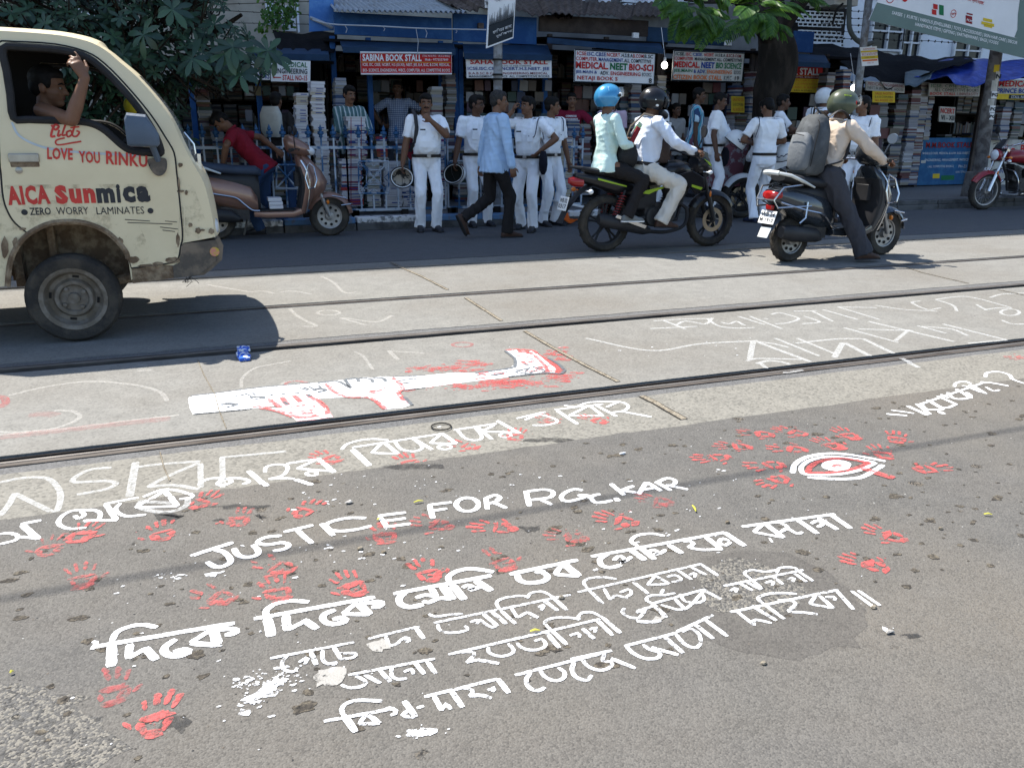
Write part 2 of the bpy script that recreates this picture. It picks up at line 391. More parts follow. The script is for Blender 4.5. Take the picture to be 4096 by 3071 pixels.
def zpaint(y=0.0):
 _z[0]+=1;return(0.0058 if y<3.0 else 0.0012 if y<3.46 or y>3.53 else 0.0045)+(_z[0]%89)*0.000008+LAY[0]*0.0008
def crom(pts,k=6):
 if len(pts)<3:return[pts[0].lerp(pts[1],i/8)for i in range(9)]
 out=[];P=[pts[0]*2-pts[1]]+pts+[pts[-1]*2-pts[-2]]
 for i in range(1,len(P)-2):
  a,b,c,d=P[i-1:i+3]
  for j in range(k):
   t=j/k;out.append(((b*2)+(c-a)*t+(a*2-b*5+c*4-d)*t*t+(b*3-a-c*3+d)*t**3)*0.5)
 return out+[pts[-1]]
def ribbon(mb,pts,wd,m=0,rough=0.18,taper=0.0,curve=True):
 pts=crom(pts)if curve else pts
 tot=[0.0]
 for a,b in zip(pts,pts[1:]):tot.append(tot[-1]+(b-a).length)
 if tot[-1]<1e-4:return
 n=max(4,int(tot[-1]/0.010));ps=[];j=0;wd*=0.74 if m==0 else 0.85
 for i in range(n+1):
  d=tot[-1]*i/n
  while j<len(tot)-2 and tot[j+1]<d:j+=1
  ps.append(pts[j].lerp(pts[j+1],(d-tot[j])/max(1e-9,tot[j+1]-tot[j])))
 z=(_z[0]%89)*0.000008+LAY[0]*0.0008;_z[0]+=1;L_,R_=[],[];sd=rnd.random()*99
 for i,q in enumerate(ps):
  t=(ps[min(n,i+1)]-ps[max(0,i-1)]).normalized();pr=V((-t.y,t.x,0));e=min(i,n-i)/n
  w0=wd*0.5*(1-taper*i/n)*(1.0 if 0<i<n else 0.72)
  a=w0*(1+rough*noise.noise((i*0.45,sd,0)));b=w0*(1+rough*noise.noise((i*0.45,sd,5)))
  zz=z+(0.0058 if q.y<3.0 else 0.0012 if q.y<3.46 or q.y>3.54 else 0.0062)
  L_.append(V((q.x,q.y,zz))+pr*a);R_.append(V((q.x,q.y,zz))-pr*b)
 n+=1;mb.add(L_+R_,[(i,n+i,n+i+1,i+1)for i in range(n-1)],m)
def strokes(mb,x0,y0,sc,wd,lst,m=0,rough=0.16,taper=0.0):
 wd*=0.86 if sc==1.58 or wd<0.018 else 1.0
 for st in lst:
  k=1.0
  if isinstance(st,tuple):k,st=st
  ribbon(mb,[G(x0+a/sc,y0+b/sc)for a,b in zip(st[0::2],st[1::2])],wd*k,m,rough,taper,curve=len(st)>4)
def ring(x0,y0,sc,cx,cy,rx,ry):
 return sum(([cx+rx*math.cos(i*math.pi/6),cy+ry*math.sin(i*math.pi/6)]for i in range(13)),[])
A=(0,1300,1.658);B=(700,1300,2.072);C=(1300,1500,1.4747);D=(300,2000,1.3825);E=(1200,2000,1.6583);F=(2200,1950,1.58);H=(2600,1100,1.4786)
line1=[(A,[(1.2,[275,1303,140,1328]),(1.5,[150,1335,255,1428]),[130,1412,268,1425],[0,1395,60,1388,115,1402,110,1432,60,1448,0,1462],[640,1236,480,1240,400,1290,398,1335,470,1360,575,1350],[495,1272,525,1292,560,1268,545,1243,610,1233,665,1255,650,1300,560,1310],[555,1305,780,1303],(1.3,[700,1190,772,1300]),[690,1187,920,1143],[800,1190,768,1228,795,1260,850,1276,970,1265],(1.15,[1090,1100,900,1218]),[900,1218,1180,1210],(1.4,[1092,1098,1178,1208]),[950,1140,1080,1092,1200,1103,1265,1130,1275,1150,1190,1163]]),(B,[[195,1325,250,1285,340,1268,430,1278,470,1300,400,1328,352,1318,390,1282,490,1268,580,1278,615,1300,560,1320],(1.5,[610,1210,765,1345]),[745,1222,755,1180,820,1158,910,1162,935,1190,890,1248,775,1278],[775,1278,900,1270,990,1275],(1.4,[985,1285,1140,1335]),[925,1150,1210,1105],[1190,1110,1010,1190],[1010,1190,1310,1212],(1.5,[1190,1110,1320,1222]),ring(*B,1135,1232,46,17)]),(C,[[100,440,130,408,210,385,290,378,375,385],(1.7,[162,440,262,535]),[160,428,700,345],[345,395,275,460],[275,460,430,465],(1.3,[345,395,430,465]),[410,390,450,438,530,450,575,425,520,375],(1.2,[510,370,632,440]),[690,345,620,402],[620,402,775,406],(1.3,[690,345,775,405]),ring(*C,706,426,38,13),[760,325,1012,287],[780,325,830,375,900,385,925,362,885,310],(1.2,[890,300,985,380]),(1.3,[1015,270,1150,345]),[1000,295,922,335],[922,335,1142,338],ring(*C,1066,355,33,13),[1130,257,1300,218],[1180,265,1260,236,1330,250,1372,275,1310,295,1225,297],(1.3,[1370,212,1490,290]),[1355,205,1640,172],[1560,180,1440,240],[1440,240,1640,242],(1.2,[1560,180,1640,242]),(1.2,[1600,180,1720,245]),[1410,180,1480,188,1560,162,1740,157],[1660,190,1740,160,1790,185,1760,212,1690,222],(1.1,[1750,215,1925,248])])]
line2=[(H,[(1.1,[1397,828,1520,838]),[1425,805,1500,815,1560,825],(1.4,[1520,780,1640,835]),(1.3,[1575,768,1655,830]),[1600,765,1640,800,1735,802],(1.3,[1640,745,1735,802]),(2.6,[1705,820,1738,820]),[1600,770,1980,640],[1655,750,1740,792,1812,770],(1.3,[1700,722,1812,772]),[1720,712,1765,735],(1.2,[1760,700,1795,735,1860,738,1895,722,1870,700]),(1.3,[1810,680,1900,735]),(1.4,[1850,655,1960,700]),(1.3,[1890,650,1985,708]),[1800,662,1810,640,1860,630,1900,645],[1985,668,2030,692,2065,685],(1.3,[1955,632,2120,662]),(1.1,[1982,605,1995,580,2060,573,2125,592,2150,625,2225,650])])]
line3=[(D,[(1.1,[640,318,875,242]),(1.1,[770,280,830,300,862,345,830,372,780,378,730,350]),(1.1,[880,275,900,310,945,325,1000,315,1015,290,985,255]),[1145,205,1060,213,1010,240,1060,255,1150,243,1183,258,1160,278,1095,290],[1155,185,1318,146],(1.1,[1225,172,1312,248]),(1.1,[1362,138,1430,205]),[1610,107,1500,108,1400,135,1400,165,1460,180,1560,170,1640,150],[1685,98,1725,155],[1677,95,1830,76],[1700,126,1830,108],[1708,158,1858,138]]),(C,[(1.15,[615,772,637,855]),[612,775,748,758],[628,810,720,795],(1.1,ring(*C,840,772,66,40)),(1.1,[948,730,958,800]),[950,733,1005,715,1032,733,1000,757,955,764],[990,757,1072,792],(1.15,[1185,690,1205,780]),[1185,695,1290,682,1345,697,1325,728,1215,745],[1260,735,1338,772],(1.3,[1390,745,1402,745]),[1520,688,1470,680,1410,705,1395,735,1430,752,1500,738,1545,720],[1490,718,1545,716,1570,735,1590,757,1640,758,1695,745],[1555,735,1590,715,1625,710],(1.7,[1705,743,1738,740]),(1.1,[1685,648,1765,715]),[1820,660,1740,690],[1750,688,1835,700],(1.1,[1895,640,1850,710]),(1.1,[1900,640,1982,690]),[1868,685,1945,672],(1.1,[1958,640,2040,688]),[1948,645,2015,616,2064,628,2055,652,1990,665],[2010,655,2140,682]])]
line4=[(D,[(1.1,[95,822,885,688]),(1.5,[200,930,205,860,205,790]),[205,790,230,742,290,712,370,697,455,712],(1.2,[305,805,298,885]),[298,883,400,825],(1.3,[390,825,450,892]),(1.2,[560,778,500,820,500,855,560,872,635,850,600,836,545,850]),[770,715,640,798],(1.2,[640,800,790,812]),(1.6,[765,720,790,808]),(1.2,[790,722,880,722,890,742,830,755]),(0.8,[100,790,120,800,95,835]),(1.1,[990,665,1660,545]),(1.6,[1088,762,1065,662]),(1.1,[1062,660,1060,620,1110,582,1200,565,1295,572]),(1.4,[1165,645,1178,730]),[1180,725,1270,680],(1.3,[1265,670,1340,720]),(1.2,[1440,615,1380,640,1375,675,1430,695,1500,677,1470,660,1425,670]),[1560,575,1480,638],[1480,638,1630,642],(1.5,[1565,578,1630,642]),(1.2,[1590,580,1690,572,1690,593,1640,602])]),(E,[(1.1,[620,632,1270,510]),(1.2,[700,620,660,660,668,700,730,720,820,702]),[768,660,830,640,910,655,855,690,815,678],(1.2,[870,595,905,655]),(1.6,[945,580,1015,670]),[855,690,930,660,1005,668],(1.5,[1090,670,1012,575]),(1.1,[1012,575,982,525,1040,482,1140,465,1285,487]),[1080,592,1110,575,1152,590,1115,608,1155,600,1210,580],(1.5,[1165,545,1270,612]),(1.1,[1390,502,1842,406]),(1.2,[1440,500,1455,540,1520,560,1620,545,1640,512,1595,482,1565,495]),[1745,430,1690,502],[1690,503,1850,515],(1.6,[1745,430,1850,515])]),(F,[(1.1,[260,445,1105,292]),(1.2,[370,425,318,460,325,500,380,515,450,497]),[400,470,440,440,472,470,432,482,480,470,515,445],(1.6,[510,402,600,468]),(1.5,[662,463,560,380]),[555,380,512,348,550,312,640,300,725,314],[610,430,650,402,682,420,650,435,700,422,730,400],(1.5,[748,372,835,425]),[840,350,880,346,905,365,872,387],[872,387,960,402,1090,398],(1.4,[985,322,1080,398]),(1.5,[1100,292,1230,378]),[1130,345,1090,332,1068,355,1105,374,1140,352],(1.1,[1210,256,1800,176]),[1350,235,1287,290],[1287,290,1475,325],(1.5,[1355,235,1475,325]),(2.2,[1388,342,1402,342]),[1440,225,1500,258,1455,290],[1500,265,1560,300,1595,290],(1.5,[1562,212,1690,300]),[1650,237,1690,217,1722,240,1690,260],(1.4,[1695,202,1815,275]),(1.5,[1775,180,1900,268])])]
line5=[(D,[[1080,885,1545,795],[1175,870,1145,910,1160,948,1210,960,1230,937],[1240,907,1290,877,1272,917],(1.3,[1305,850,1335,920]),[1370,840,1370,890,1400,916,1450,905],(1.2,[1430,820,1470,888]),[1470,890,1540,880,1552,857,1485,857],[1620,775,1905,707],[1720,760,1740,812,1785,800,1795,785],[1790,790,1830,767,1852,780,1832,797],(1.3,[1885,715,1930,775])]),(E,[[885,825,1795,637],[855,765,900,783,1000,768,1080,765],[915,835,925,870,980,890,1060,885,1115,865,1092,845],[1130,820,1190,802,1172,832],(1.3,[1215,765,1310,845]),[1190,800,1260,850,1300,850],(1.3,[1275,752,1370,832]),(1.2,[1430,830,1335,745]),[1335,745,1302,692,1350,660,1450,645,1520,652],[1400,722,1440,790],[1440,790,1510,752],(1.2,[1505,752,1580,790]),[1510,660,1530,627,1600,615,1660,640],(1.3,[1660,640,1770,740]),[1580,722,1620,702,1602,740],(1.3,[1612,672,1710,742])]),(F,[[175,670,960,490],(1.2,[335,745,235,645]),[235,645,212,608,250,582,330,575,420,587],[340,648,380,718],[380,718,412,690,490,710],[440,672,500,652,512,680,480,700],(1.2,[525,605,620,680]),[665,565,615,625],[615,625,755,617],(1.1,[668,568,755,617]),[740,575,790,562,830,590,770,607],(1.2,[805,532,895,590]),[880,562,920,547,912,577],(1.2,[892,512,985,560]),(1.2,[950,492,1062,566])])]
line6=[(E,[[320,1172,895,1062],[275,1235,320,1255,400,1250,440,1222,402,1192,370,1178],(1.2,[430,1170,535,1225]),(1.3,[525,1135,600,1215]),[610,1117,607,1170,640,1198,710,1195],[690,1152,740,1132,752,1165],(1.3,[762,1088,825,1165]),(1.2,[842,1078,900,1162]),[985,1035,1990,800],[1070,1022,1110,1016,1160,1030,1135,1060,1105,1088],(1.2,[1105,1088,1180,1072,1320,1095]),[1250,987,1252,1020,1310,1045,1380,1040,1420,1010,1382,962],[1440,957,1460,985,1520,1005,1590,1000,1630,972,1602,932,1555,946],(1.4,[1635,892,1720,990]),(1.3,[1770,970,1665,872]),[1665,872,1622,822,1680,792,1780,790,1860,802],[1790,910,1850,892,1852,922],(1.3,[1872,862,1950,930])]),(F,[[175,850,190,807,260,797,330,830],(1.3,[330,830,445,930]),[250,910,290,892,282,926],(1.3,[292,842,395,945]),[550,790,660,755],[470,772,457,800,500,830,560,835],[545,800,600,785,548,852],(1.3,[548,855,640,860,700,850]),(1.4,[735,830,645,742]),[645,742,607,720,640,692,740,690],[715,652,705,690,790,676],[700,752,850,778,980,652],(1.2,[790,715,850,778]),[820,682,850,725,920,740,972,720,962,680],(1.3,[972,657,1080,715]),[640,745,980,652],[1095,632,1600,530],[1140,662,1180,642,1172,672],(1.2,[1192,612,1280,660]),(1.2,[1235,602,1330,655]),(1.1,[1340,650,1262,582]),[1262,582,1227,552,1270,530,1360,542,1430,530],[1360,612,1410,600,1402,630],(1.2,[1402,567,1470,620]),[1432,550,1452,517,1540,515,1570,540],(1.2,[1570,540,1660,600]),[1500,592,1540,577,1532,605],(1.2,[1542,552,1620,605])])]
line7=[(E,[[160,1480,620,1395],(1.6,[370,1550,290,1440]),(1.1,[290,1440,277,1400,312,1360,400,1340,550,1345]),[440,1430,395,1498],[395,1498,530,1493],(1.3,[445,1430,530,1493]),[560,1402,600,1390,642,1420,602,1440],(1.4,[690,1345,770,1450]),[720,1402,682,1440,760,1450],(0.9,[775,1390,822,1376]),[825,1316,1310,1196],(1.2,[890,1312,940,1405]),[940,1405,968,1362,1000,1398],(1.3,[1000,1272,1080,1385]),[1080,1257,1120,1260,1150,1280,1122,1310],(1.1,[1122,1310,1200,1305,1270,1325]),[1245,1272,1290,1252,1277,1282],(1.4,[1312,1196,1385,1290]),[1425,1172,1990,1030],(1.1,[1530,1155,1500,1200,1520,1255,1580,1275,1625,1252]),[1590,1132,1620,1180,1690,1210,1750,1190,1752,1150,1710,1122],(1.1,[1820,1087,1802,1130,1830,1185,1900,1205,1935,1172])]),(F,[[130,1095,390,1040],[200,1087,240,1140,320,1165,380,1145,390,1112,332,1105,345,1060],(1.2,[385,1090,540,1152]),[470,1012,800,928],[800,922,1030,815],(1.1,[480,1012,530,1060,610,1092,680,1085,692,1052,622,1030,590,1000]),(1.2,[640,1020,810,1067]),(1.3,[722,952,840,1055]),(1.1,[792,932,850,1000,920,1022,952,992]),[832,922,880,900,935,930,955,985],(1.3,[912,872,1030,965]),(1.3,[982,847,1120,950]),[1135,797,1820,655],(1.1,[1180,792,1290,880]),[1290,880,1292,845,1400,865],(1.2,[1275,757,1430,850]),(1.2,[1480,840,1345,742]),[1345,742,1312,710,1360,685,1450,675,1560,682],[1440,722,1510,720,1550,745,1502,790],(1.1,[1502,795,1580,797,1690,810]),[1680,690,1640,745],[1640,745,1790,772],(1.3,[1700,692,1790,772]),[1740,702,1800,700,1795,722],(1.2,[1812,662,1915,780]),(1.1,[1900,660,2050,770]),(1.1,[1945,660,2085,755])])]
for nm,ln,wd,mm,lab in(('bengali',line1,0.0205,P_WHITE,'long line of thin white Bengali writing along the edge of the pale concrete strip'),('bengali',line2,0.0215,P_WHITE,'short white Bengali question ending in a question mark, up on the right'),('english',line3,0.0235,P_WHITE,'white painted words JUSTICE FOR R.G.KAR'),('bengali',line4,0.0225,P_WHITE,'boldest white Bengali line, under the words JUSTICE FOR R.G.KAR'),('bengali',line5,0.0155,P_WORN,'thin white Bengali line right under the boldest one'),('bengali',line6,0.0155,P_WORN,'worn white Bengali line, second from the bottom'),('bengali',line7,0.0165,P_WORN,'lowest line of white Bengali writing, ending in two upright bars')):
 mb=MB()
 for blk,st in ln:strokes(mb,*blk,wd,st)
 mb.build('painted_writing',mm,smooth=False,label=lab,cat='painted writing',group='white writing painted on the road')
 # faint sprayed letters
mb=MB()
strokes(mb,*A,0.030,[[0,1045,150,1015,300,1015,370,1060,402,1130,382,1225,340,1237],[340,1237,100,1120],[100,1115,60,1190,0,1265],[740,945,600,960,500,1010,500,1042,700,1035,770,1052,700,1090,510,1125],(1.3,[900,910,860,1140]),[890,945,1100,920,1330,905],[1320,915,1120,1000,980,1075],[980,1075,1150,1062,1320,1090],[1330,920,1332,1080],[1475,875,1478,1080],[1460,880,1570,870,1698,858,1900,838],[950,1160,930,1220,1100,1250,1230,1210,1250,1150],[960,1180,1160,1190]],rough=0.1)
mb.build('painted_writing',P_SPRAY,smooth=False,label='large faint sprayed white letters along the concrete edge, behind the Bengali line',cat='painted writing',group='faint sprayed writing on the tracks')
mb=MB()
strokes(mb,*H,0.032,[[0,318,280,305],[20,272,200,262,370,258],[80,270,210,320],[150,300,200,275,260,280,330,290,370,255],[340,260,400,300,500,315,620,312],[420,280,470,290,510,275,560,300],[520,245,680,295],[590,245,780,320],[675,258,700,262],[715,235,760,225,830,240,880,260,810,285,740,290],[850,215,990,212],[910,245,960,260,1000,280,900,290],[960,215,1080,275],[1020,205,1230,265],[1110,190,1360,265],[1110,190,1340,195],[1330,180,1500,205,1700,215],[1600,155,1550,165,1640,205,1720,195],[1690,147,1790,180,1815,215],[1690,145,1880,130,2140,195],[1930,175,1990,210],[1985,205,2070,195,2140,198],[2010,135,2080,115,2220,108],ring(*H,2130,222,55,19),[2080,268,2140,290,2230,292]],rough=0.1)
mb.build('painted_writing',P_SPRAY,smooth=False,label='upper line of sprayed white scrawl behind the second tram rail on the right',cat='painted writing',group='faint sprayed writing on the tracks')
mb=MB()
strokes(mb,*H,0.034,[[-380,375,0,448,300,408,640,390],(1.4,[610,395,590,500]),(1.3,[630,395,950,515]),[640,395,740,410,820,430],[740,375,1000,480],[870,375,1100,470],[860,405,1100,380,1250,378],(1.4,[1140,402,1090,490]),(1.4,[1150,402,1300,480]),(1.3,[1260,378,1440,465]),(1.2,[630,525,700,508,780,515,830,530]),[650,520,690,552],[570,510,640,495,900,500],[740,572,800,583,905,568],[1145,312,1470,400],[1230,320,1560,330],(1.2,[1290,275,1800,395]),[1450,390,1530,325],[1580,300,1750,345],[1600,305,1780,320,1880,360],(1.2,[1730,290,2110,385]),[2110,385,1880,405],(1.3,[1480,495,1590,548]),[1170,525,1310,518]],rough=0.1)
mb.build('painted_writing',P_SPRAY,smooth=False,label='lower line of large sprayed white scrawl, reaching the near rail on the right',cat='painted writing',group='faint sprayed writing on the tracks')
mb=MB()
strokes(mb,*A,0.030,[[60,468,300,412,600,375,900,400,1060,445,1110,505],[360,568,480,572,530,608,470,650,330,692,100,712,-60,705],[0,728,300,705,700,655,1000,618,1190,598],[900,265,990,270],[910,305,1010,300]],rough=0.1)
strokes(mb,*B,0.024,[[550,520,560,440,660,360,790,330,960,300],[1490,222,1560,260,1640,370],(1.5,[1770,215,1850,290]),[1770,218,2072,235],[870,500,930,470,1050,468,1110,485]],rough=0.1)
strokes(mb,1000,900,1.507,0.035,[[0,405,80,400,150,415],[180,405,270,400,370,418],[430,310,500,345,570,408,640,405],[240,505,275,540,330,575,400,610,320,612],ring(0,0,1,475,530,68,14),[545,560,700,605],[-260,360,0,405],[560,560,760,585,860,545]],rough=0.1)
mb.build('painted_writing',P_FAINT,smooth=False,label='faint chalk loops and lines around the painted leg and beside the truck shadow',cat='painted writing',group='faint sprayed writing on the tracks')
mb=MB();strokes(mb,*A,0.05,[[-40,470,20,480,38,510,10,540,-40,545]],0);strokes(mb,*B,0.026,[[915,500,930,478,1010,465,1110,482]],0);strokes(mb,1700,1300,2.0,0.03,[ring(0,0,1,300,158,80,18)],0)
mb.build('red_ring_marks',P_WASH,smooth=False,kind='stuff')
mb=MB();strokes(mb,*A,0.09,[[190,600,300,590,380,600],[0,745,400,700,800,655,1130,620]],0)
mb.build('pink_smears',paint_mat('faint_pink_smear',(0.42,0.16,0.15),0.50,30,0.2,alpha=0.28),smooth=False,kind='stuff')
# ---- painted leg with two hands
def flat(mb,pts,m,jag=0.004,step=0.02):
 q=[G(*a)for a in pts];z=zpaint(q[0].y);out=[]
 for a,b in zip(q,q[1:]+q[:1]):
  k=max(1,int((b-a).length/step))
  for i in range(k):
   c=a.lerp(b,i/k);out.append(V((c.x+noise.noise((c.x*60,c.y*60,1))*jag,c.y+noise.noise((c.x*60,c.y*60,8))*jag,z)))
 mb.add(out,[tuple(range(len(out)))],m)
def blk(b,*xy):return[(b[0]+x/b[2],b[1]+y/b[2])for x,y in zip(xy[0::2],xy[1::2])]
S3=(1900,800,1.507)
mb=MB();MM=[P_WHITE,P_RED,P_PINK,P_GREYL,P_RED2]
flat(mb,blk(S3,375,925,440,955,545,1030,505,1050,440,1048,420,1000),1)
flat(mb,blk(B,110,605,150,588,400,560,700,520,1150,482,1400,455,1800,432,2072,420,2330,395)+blk(S3,0,1045,120,1030,215,1012,240,985,235,955,180,910,250,905,265,912,290,905,310,918,345,910,375,930,420,965,490,1020,480,1040,420,1045,200,1068,0,1092)+blk(B,2072,520,1880,545,1420,598,1200,612,900,660,560,705,150,742,120,690),0)
LAY[0]=1
flat(mb,blk(B,1180,480,1400,460,1450,520,1480,455,1560,437,1630,440,1700,430,1780,430,1850,470,1890,530,1850,562,1960,665,1880,690,1740,700,1660,630,1600,605,1420,598,1300,545,1270,505),0)
LAY[0]=1
flat(mb,blk(B,640,684,700,678,800,695,862,690,785,615,800,588,850,610,905,655,875,595,905,578,960,640,980,578,1025,570,1060,630,1085,580,1120,578,1200,640,1250,690,1312,765,1200,782,1015,800,960,760,860,720,760,697),0)
LAY[0]=2
flat(mb,blk(B,960,740,1080,765,1200,750,1280,715,1312,765,1150,790,1015,800),2)
flat(mb,blk(B,1640,620,1720,640,1780,690,1740,700),2)
strokes(mb,*B,0.055,[[820,620,890,680],[900,600,960,670],[1010,590,1080,670],[1110,600,1210,690],[900,700,1030,745,1180,735],[1850,600,1920,660]],2)
LAY[0]=3
strokes(mb,*B,0.016,[[130,590,400,558,700,520,1150,480],[150,742,560,705,640,690],[1880,545,2072,522],[1800,432,2072,420]],3)
strokes(mb,*B,0.030,[[640,684,700,678,800,695],[700,690,860,720,960,760,1060,770,1200,750],[785,612,800,640,880,690],[880,600,935,665],[980,585,1040,640],[1100,585,1200,640,1250,690,1262,740],[1240,490,1275,510,1300,545,1420,598,1600,605,1660,632,1740,700],[1800,440,1850,475,1888,530,1850,565,1900,630]],1)
strokes(mb,*B,0.024,[[790,585,810,580],[880,580,920,575],[990,570,1030,568],[1085,578,1125,590,1100,600],[1180,482,1340,470,1400,495,1452,525,1440,500,1405,455],[1405,455,1500,445,1525,475],[1525,445,1620,450,1640,478],[1640,440,1720,445,1750,472],[1900,600,1965,668],[900,640,935,665]],3)
LAY[0]=4
strokes(mb,*B,0.034,[[1040,720,1090,715,1150,708],[1050,740,1140,728],[1600,560,1660,548,1720,545],[1620,573,1700,560]],1)
strokes(mb,*B,0.020,[[950,685,985,692],[1005,672,1030,682],[1060,665,1075,682],[1150,675,1140,692],[940,732,970,735],[1550,520,1570,525],[1610,502,1620,512],[1660,500,1668,510],[1745,520,1735,528],[1530,555,1550,556]],1)
strokes(mb,*B,0.030,[[620,605,680,598,740,605,660,620],[380,665,440,655,510,662,430,685],[1140,545,1200,530,1250,545,1180,560]],3,taper=0.4)
strokes(mb,*B,0.016,[[480,590,540,600],[530,575,580,590],[580,570,630,592],[640,565,665,585],[1030,525,1100,545],[1060,518,1120,540],[1110,515,1150,535],[1190,505,1210,525],[1850,470,1950,450,2040,460],[1860,490,1960,478]],3)
strokes(mb,*S3,0.024,[[180,910,235,955,242,990,215,1015,0,1045],[200,1068,420,1045,510,1050,542,1030],[440,955,500,990,542,1030]],3)
strokes(mb,*S3,0.028,[[180,908,260,903,345,910,375,928],[265,912,280,925],[310,915,325,928],ring(0,0,1,312,980,20,9),[272,975,285,985],[345,970,355,985],[365,1020,400,1005,390,1030],[0,1085,35,1075,60,1080],[20,1050,80,1040],[370,950,420,1000,440,1040]],1)
strokes(mb,*S3,0.018,[[90,1060,170,1050],[240,1030,320,1020],[345,1005,420,1030],[250,1045,370,1050],[290,990,330,1000],[270,955,350,960]],3)
LAY[0]=3
strokes(mb,*S3,0.03,[[20,1060,45,1050,70,1060],[110,1050,150,1040,170,1055],[360,935,372,955],[335,918,345,935],[310,912,318,930],[285,908,290,925],[265,908,270,922],[250,945,275,940],[300,950,330,945]],1)
strokes(mb,*S3,0.014,[[-60,1070,60,1050],[120,1060,200,1035],[230,1045,290,1025],[300,1040,330,1010],[330,1045,380,1020],[400,1040,440,1030]],3)
LAY[0]=0
def spatter(mb,cx,cy,rx,ry,n,m,r0=0.004,r1=0.02):
 for _ in range(n):
  a=rnd.gauss(0,0.42);b=rnd.gauss(0,0.42);q=G(cx+a*rx,cy+b*ry);r=(r0+(r1-r0)*rnd.random()**3)*0.62;z=zpaint(q.y);k=rnd.randint(7,11);st=rnd.uniform(1,2.6);an=rnd.uniform(-0.5,0.5);ca,sa=math.cos(an),math.sin(an)
  pts=[]
  for i in range(k):
   t=2*math.pi*i/k;rr=r*rnd.uniform(0.65,1.25);x,y=rr*st*math.cos(t),rr*math.sin(t);pts.append((q.x+x*ca-y*sa,q.y+x*sa+y*ca,z))
  mb.add(pts,[tuple(range(k))],m)
for c in((1760,1478,170,18,70),(1900,1455,120,16,50),(1840,1545,220,22,90),(2080,1535,150,22,80),(2200,1480,100,40,80),(2230,1420,60,30,50),(1990,1530,100,14,40),(2255,1510,70,20,45)):spatter(mb,*c,4,0.006,0.04)
mb.build('limb_mural',MM,smooth=False,label='white and red mural of a leg gripped by two hands, painted between the near rails',cat='road mural')
# ---- painted eye
mb=MB()
strokes(mb,*H,0.029,[[842,1178,858,1125,930,1082,1060,1062,1200,1072,1392,1108],[930,1203,1100,1213,1240,1205,1310,1172,1378,1130]],0)
LAY[0]=1
strokes(mb,*H,0.027,[[905,1185,893,1145,950,1102,1060,1082,1200,1092,1335,1118],[905,1185,1000,1190,1120,1185,1240,1160,1335,1118]],0)
LAY[0]=2
strokes(mb,*H,0.028,[[925,1178,965,1128,1050,1100,1150,1095,1300,1118],[925,1178,1080,1176,1220,1150,1300,1118]],1)
flat(mb,[(H[0]+(1100+88*math.cos(t*0.2618))/H[2],H[1]+(1135+33*math.sin(t*0.2618))/H[2])for t in range(24)],0)
LAY[0]=3
flat(mb,[(H[0]+(1106+34*math.cos(t*0.2618))/H[2],H[1]+(1138+13*math.sin(t*0.2618))/H[2])for t in range(24)],1)
strokes(mb,*H,0.046,[[1250,1150,1340,1180,1440,1212]],1)
LAY[0]=0
mb.build('eye_mural',[P_WHITE,P_RED],smooth=False,label='white painted eye with a red pupil and a red tear, ringed by handprints',cat='road mural')
# ---- red handprints
def handprint(px,py,ang,L_=0.19,m=0,mirror=1,part=1.0):
 mb=MB();c=G(px,py);z=zpaint(c.y);a=R(ang);f=V((math.cos(a),math.sin(a),0));s=V((-f.y,f.x,0))*mirror;sd=rnd.random()*50;fw_=rnd.uniform(0.026,0.040)
 def bl(x,y,rx,ry,rot=0.0,n=14):
  cr,sr=math.cos(rot),math.sin(rot);z_=zpaint(c.y);pts=[]
  for i in range(n):
   t=2*math.pi*i/n;e=1+0.42*noise.noise((math.cos(t)*1.3+sd,math.sin(t)*1.3,x*9));u,v=rx*e*math.cos(t),ry*e*math.sin(t)
   q=f*((y+u*sr+v*cr)*L_)+s*((x+u*cr-v*sr)*L_);pts.append((q.x,q.y,z_))
  mb.add(pts,[tuple(range(n))],0)
 for i,(x,y,ln,rot)in enumerate(((-0.17,0.30,0.15,0.30),(-0.06,0.37,0.17,0.08),(0.06,0.36,0.16,-0.10),(0.17,0.27,0.13,-0.34))):
  if rnd.random()>part:continue
  k=rnd.uniform(0.75,1.15);fwd_=fw_*rnd.uniform(0.8,1.2);rot+=rnd.uniform(-0.12,0.12)
  if rnd.random()<0.88:bl(x,y,fwd_,ln*k*rnd.uniform(0.45,0.62),rot)
  bl(x-math.sin(rot)*ln*0.7,y+ln*0.74*k,fwd_*1.1,ln*rnd.uniform(0.36,0.52),rot)
 bl(0.30+rnd.uniform(-.03,.03),-0.04,0.034,0.085,-0.75+rnd.uniform(-.3,.3))
 if part>0.75 or rnd.random()<0.6:bl(0.0,0.08,0.19,rnd.uniform(0.035,0.075),rnd.uniform(-0.25,0.1))
 if part>0.75 or rnd.random()<0.4:bl(0.12,-0.10,rnd.uniform(0.05,0.09),rnd.uniform(0.09,0.15),-0.5)
 if part>0.75 or rnd.random()<0.4:bl(-0.02,-0.22,rnd.uniform(0.10,0.17),rnd.uniform(0.05,0.10));bl(-0.15,-0.05,rnd.uniform(0.03,0.06),rnd.uniform(0.07,0.14),0.1)
 mb.v=[(x+c.x,y+c.y,zz)for x,y,zz in mb.v]
 return mb
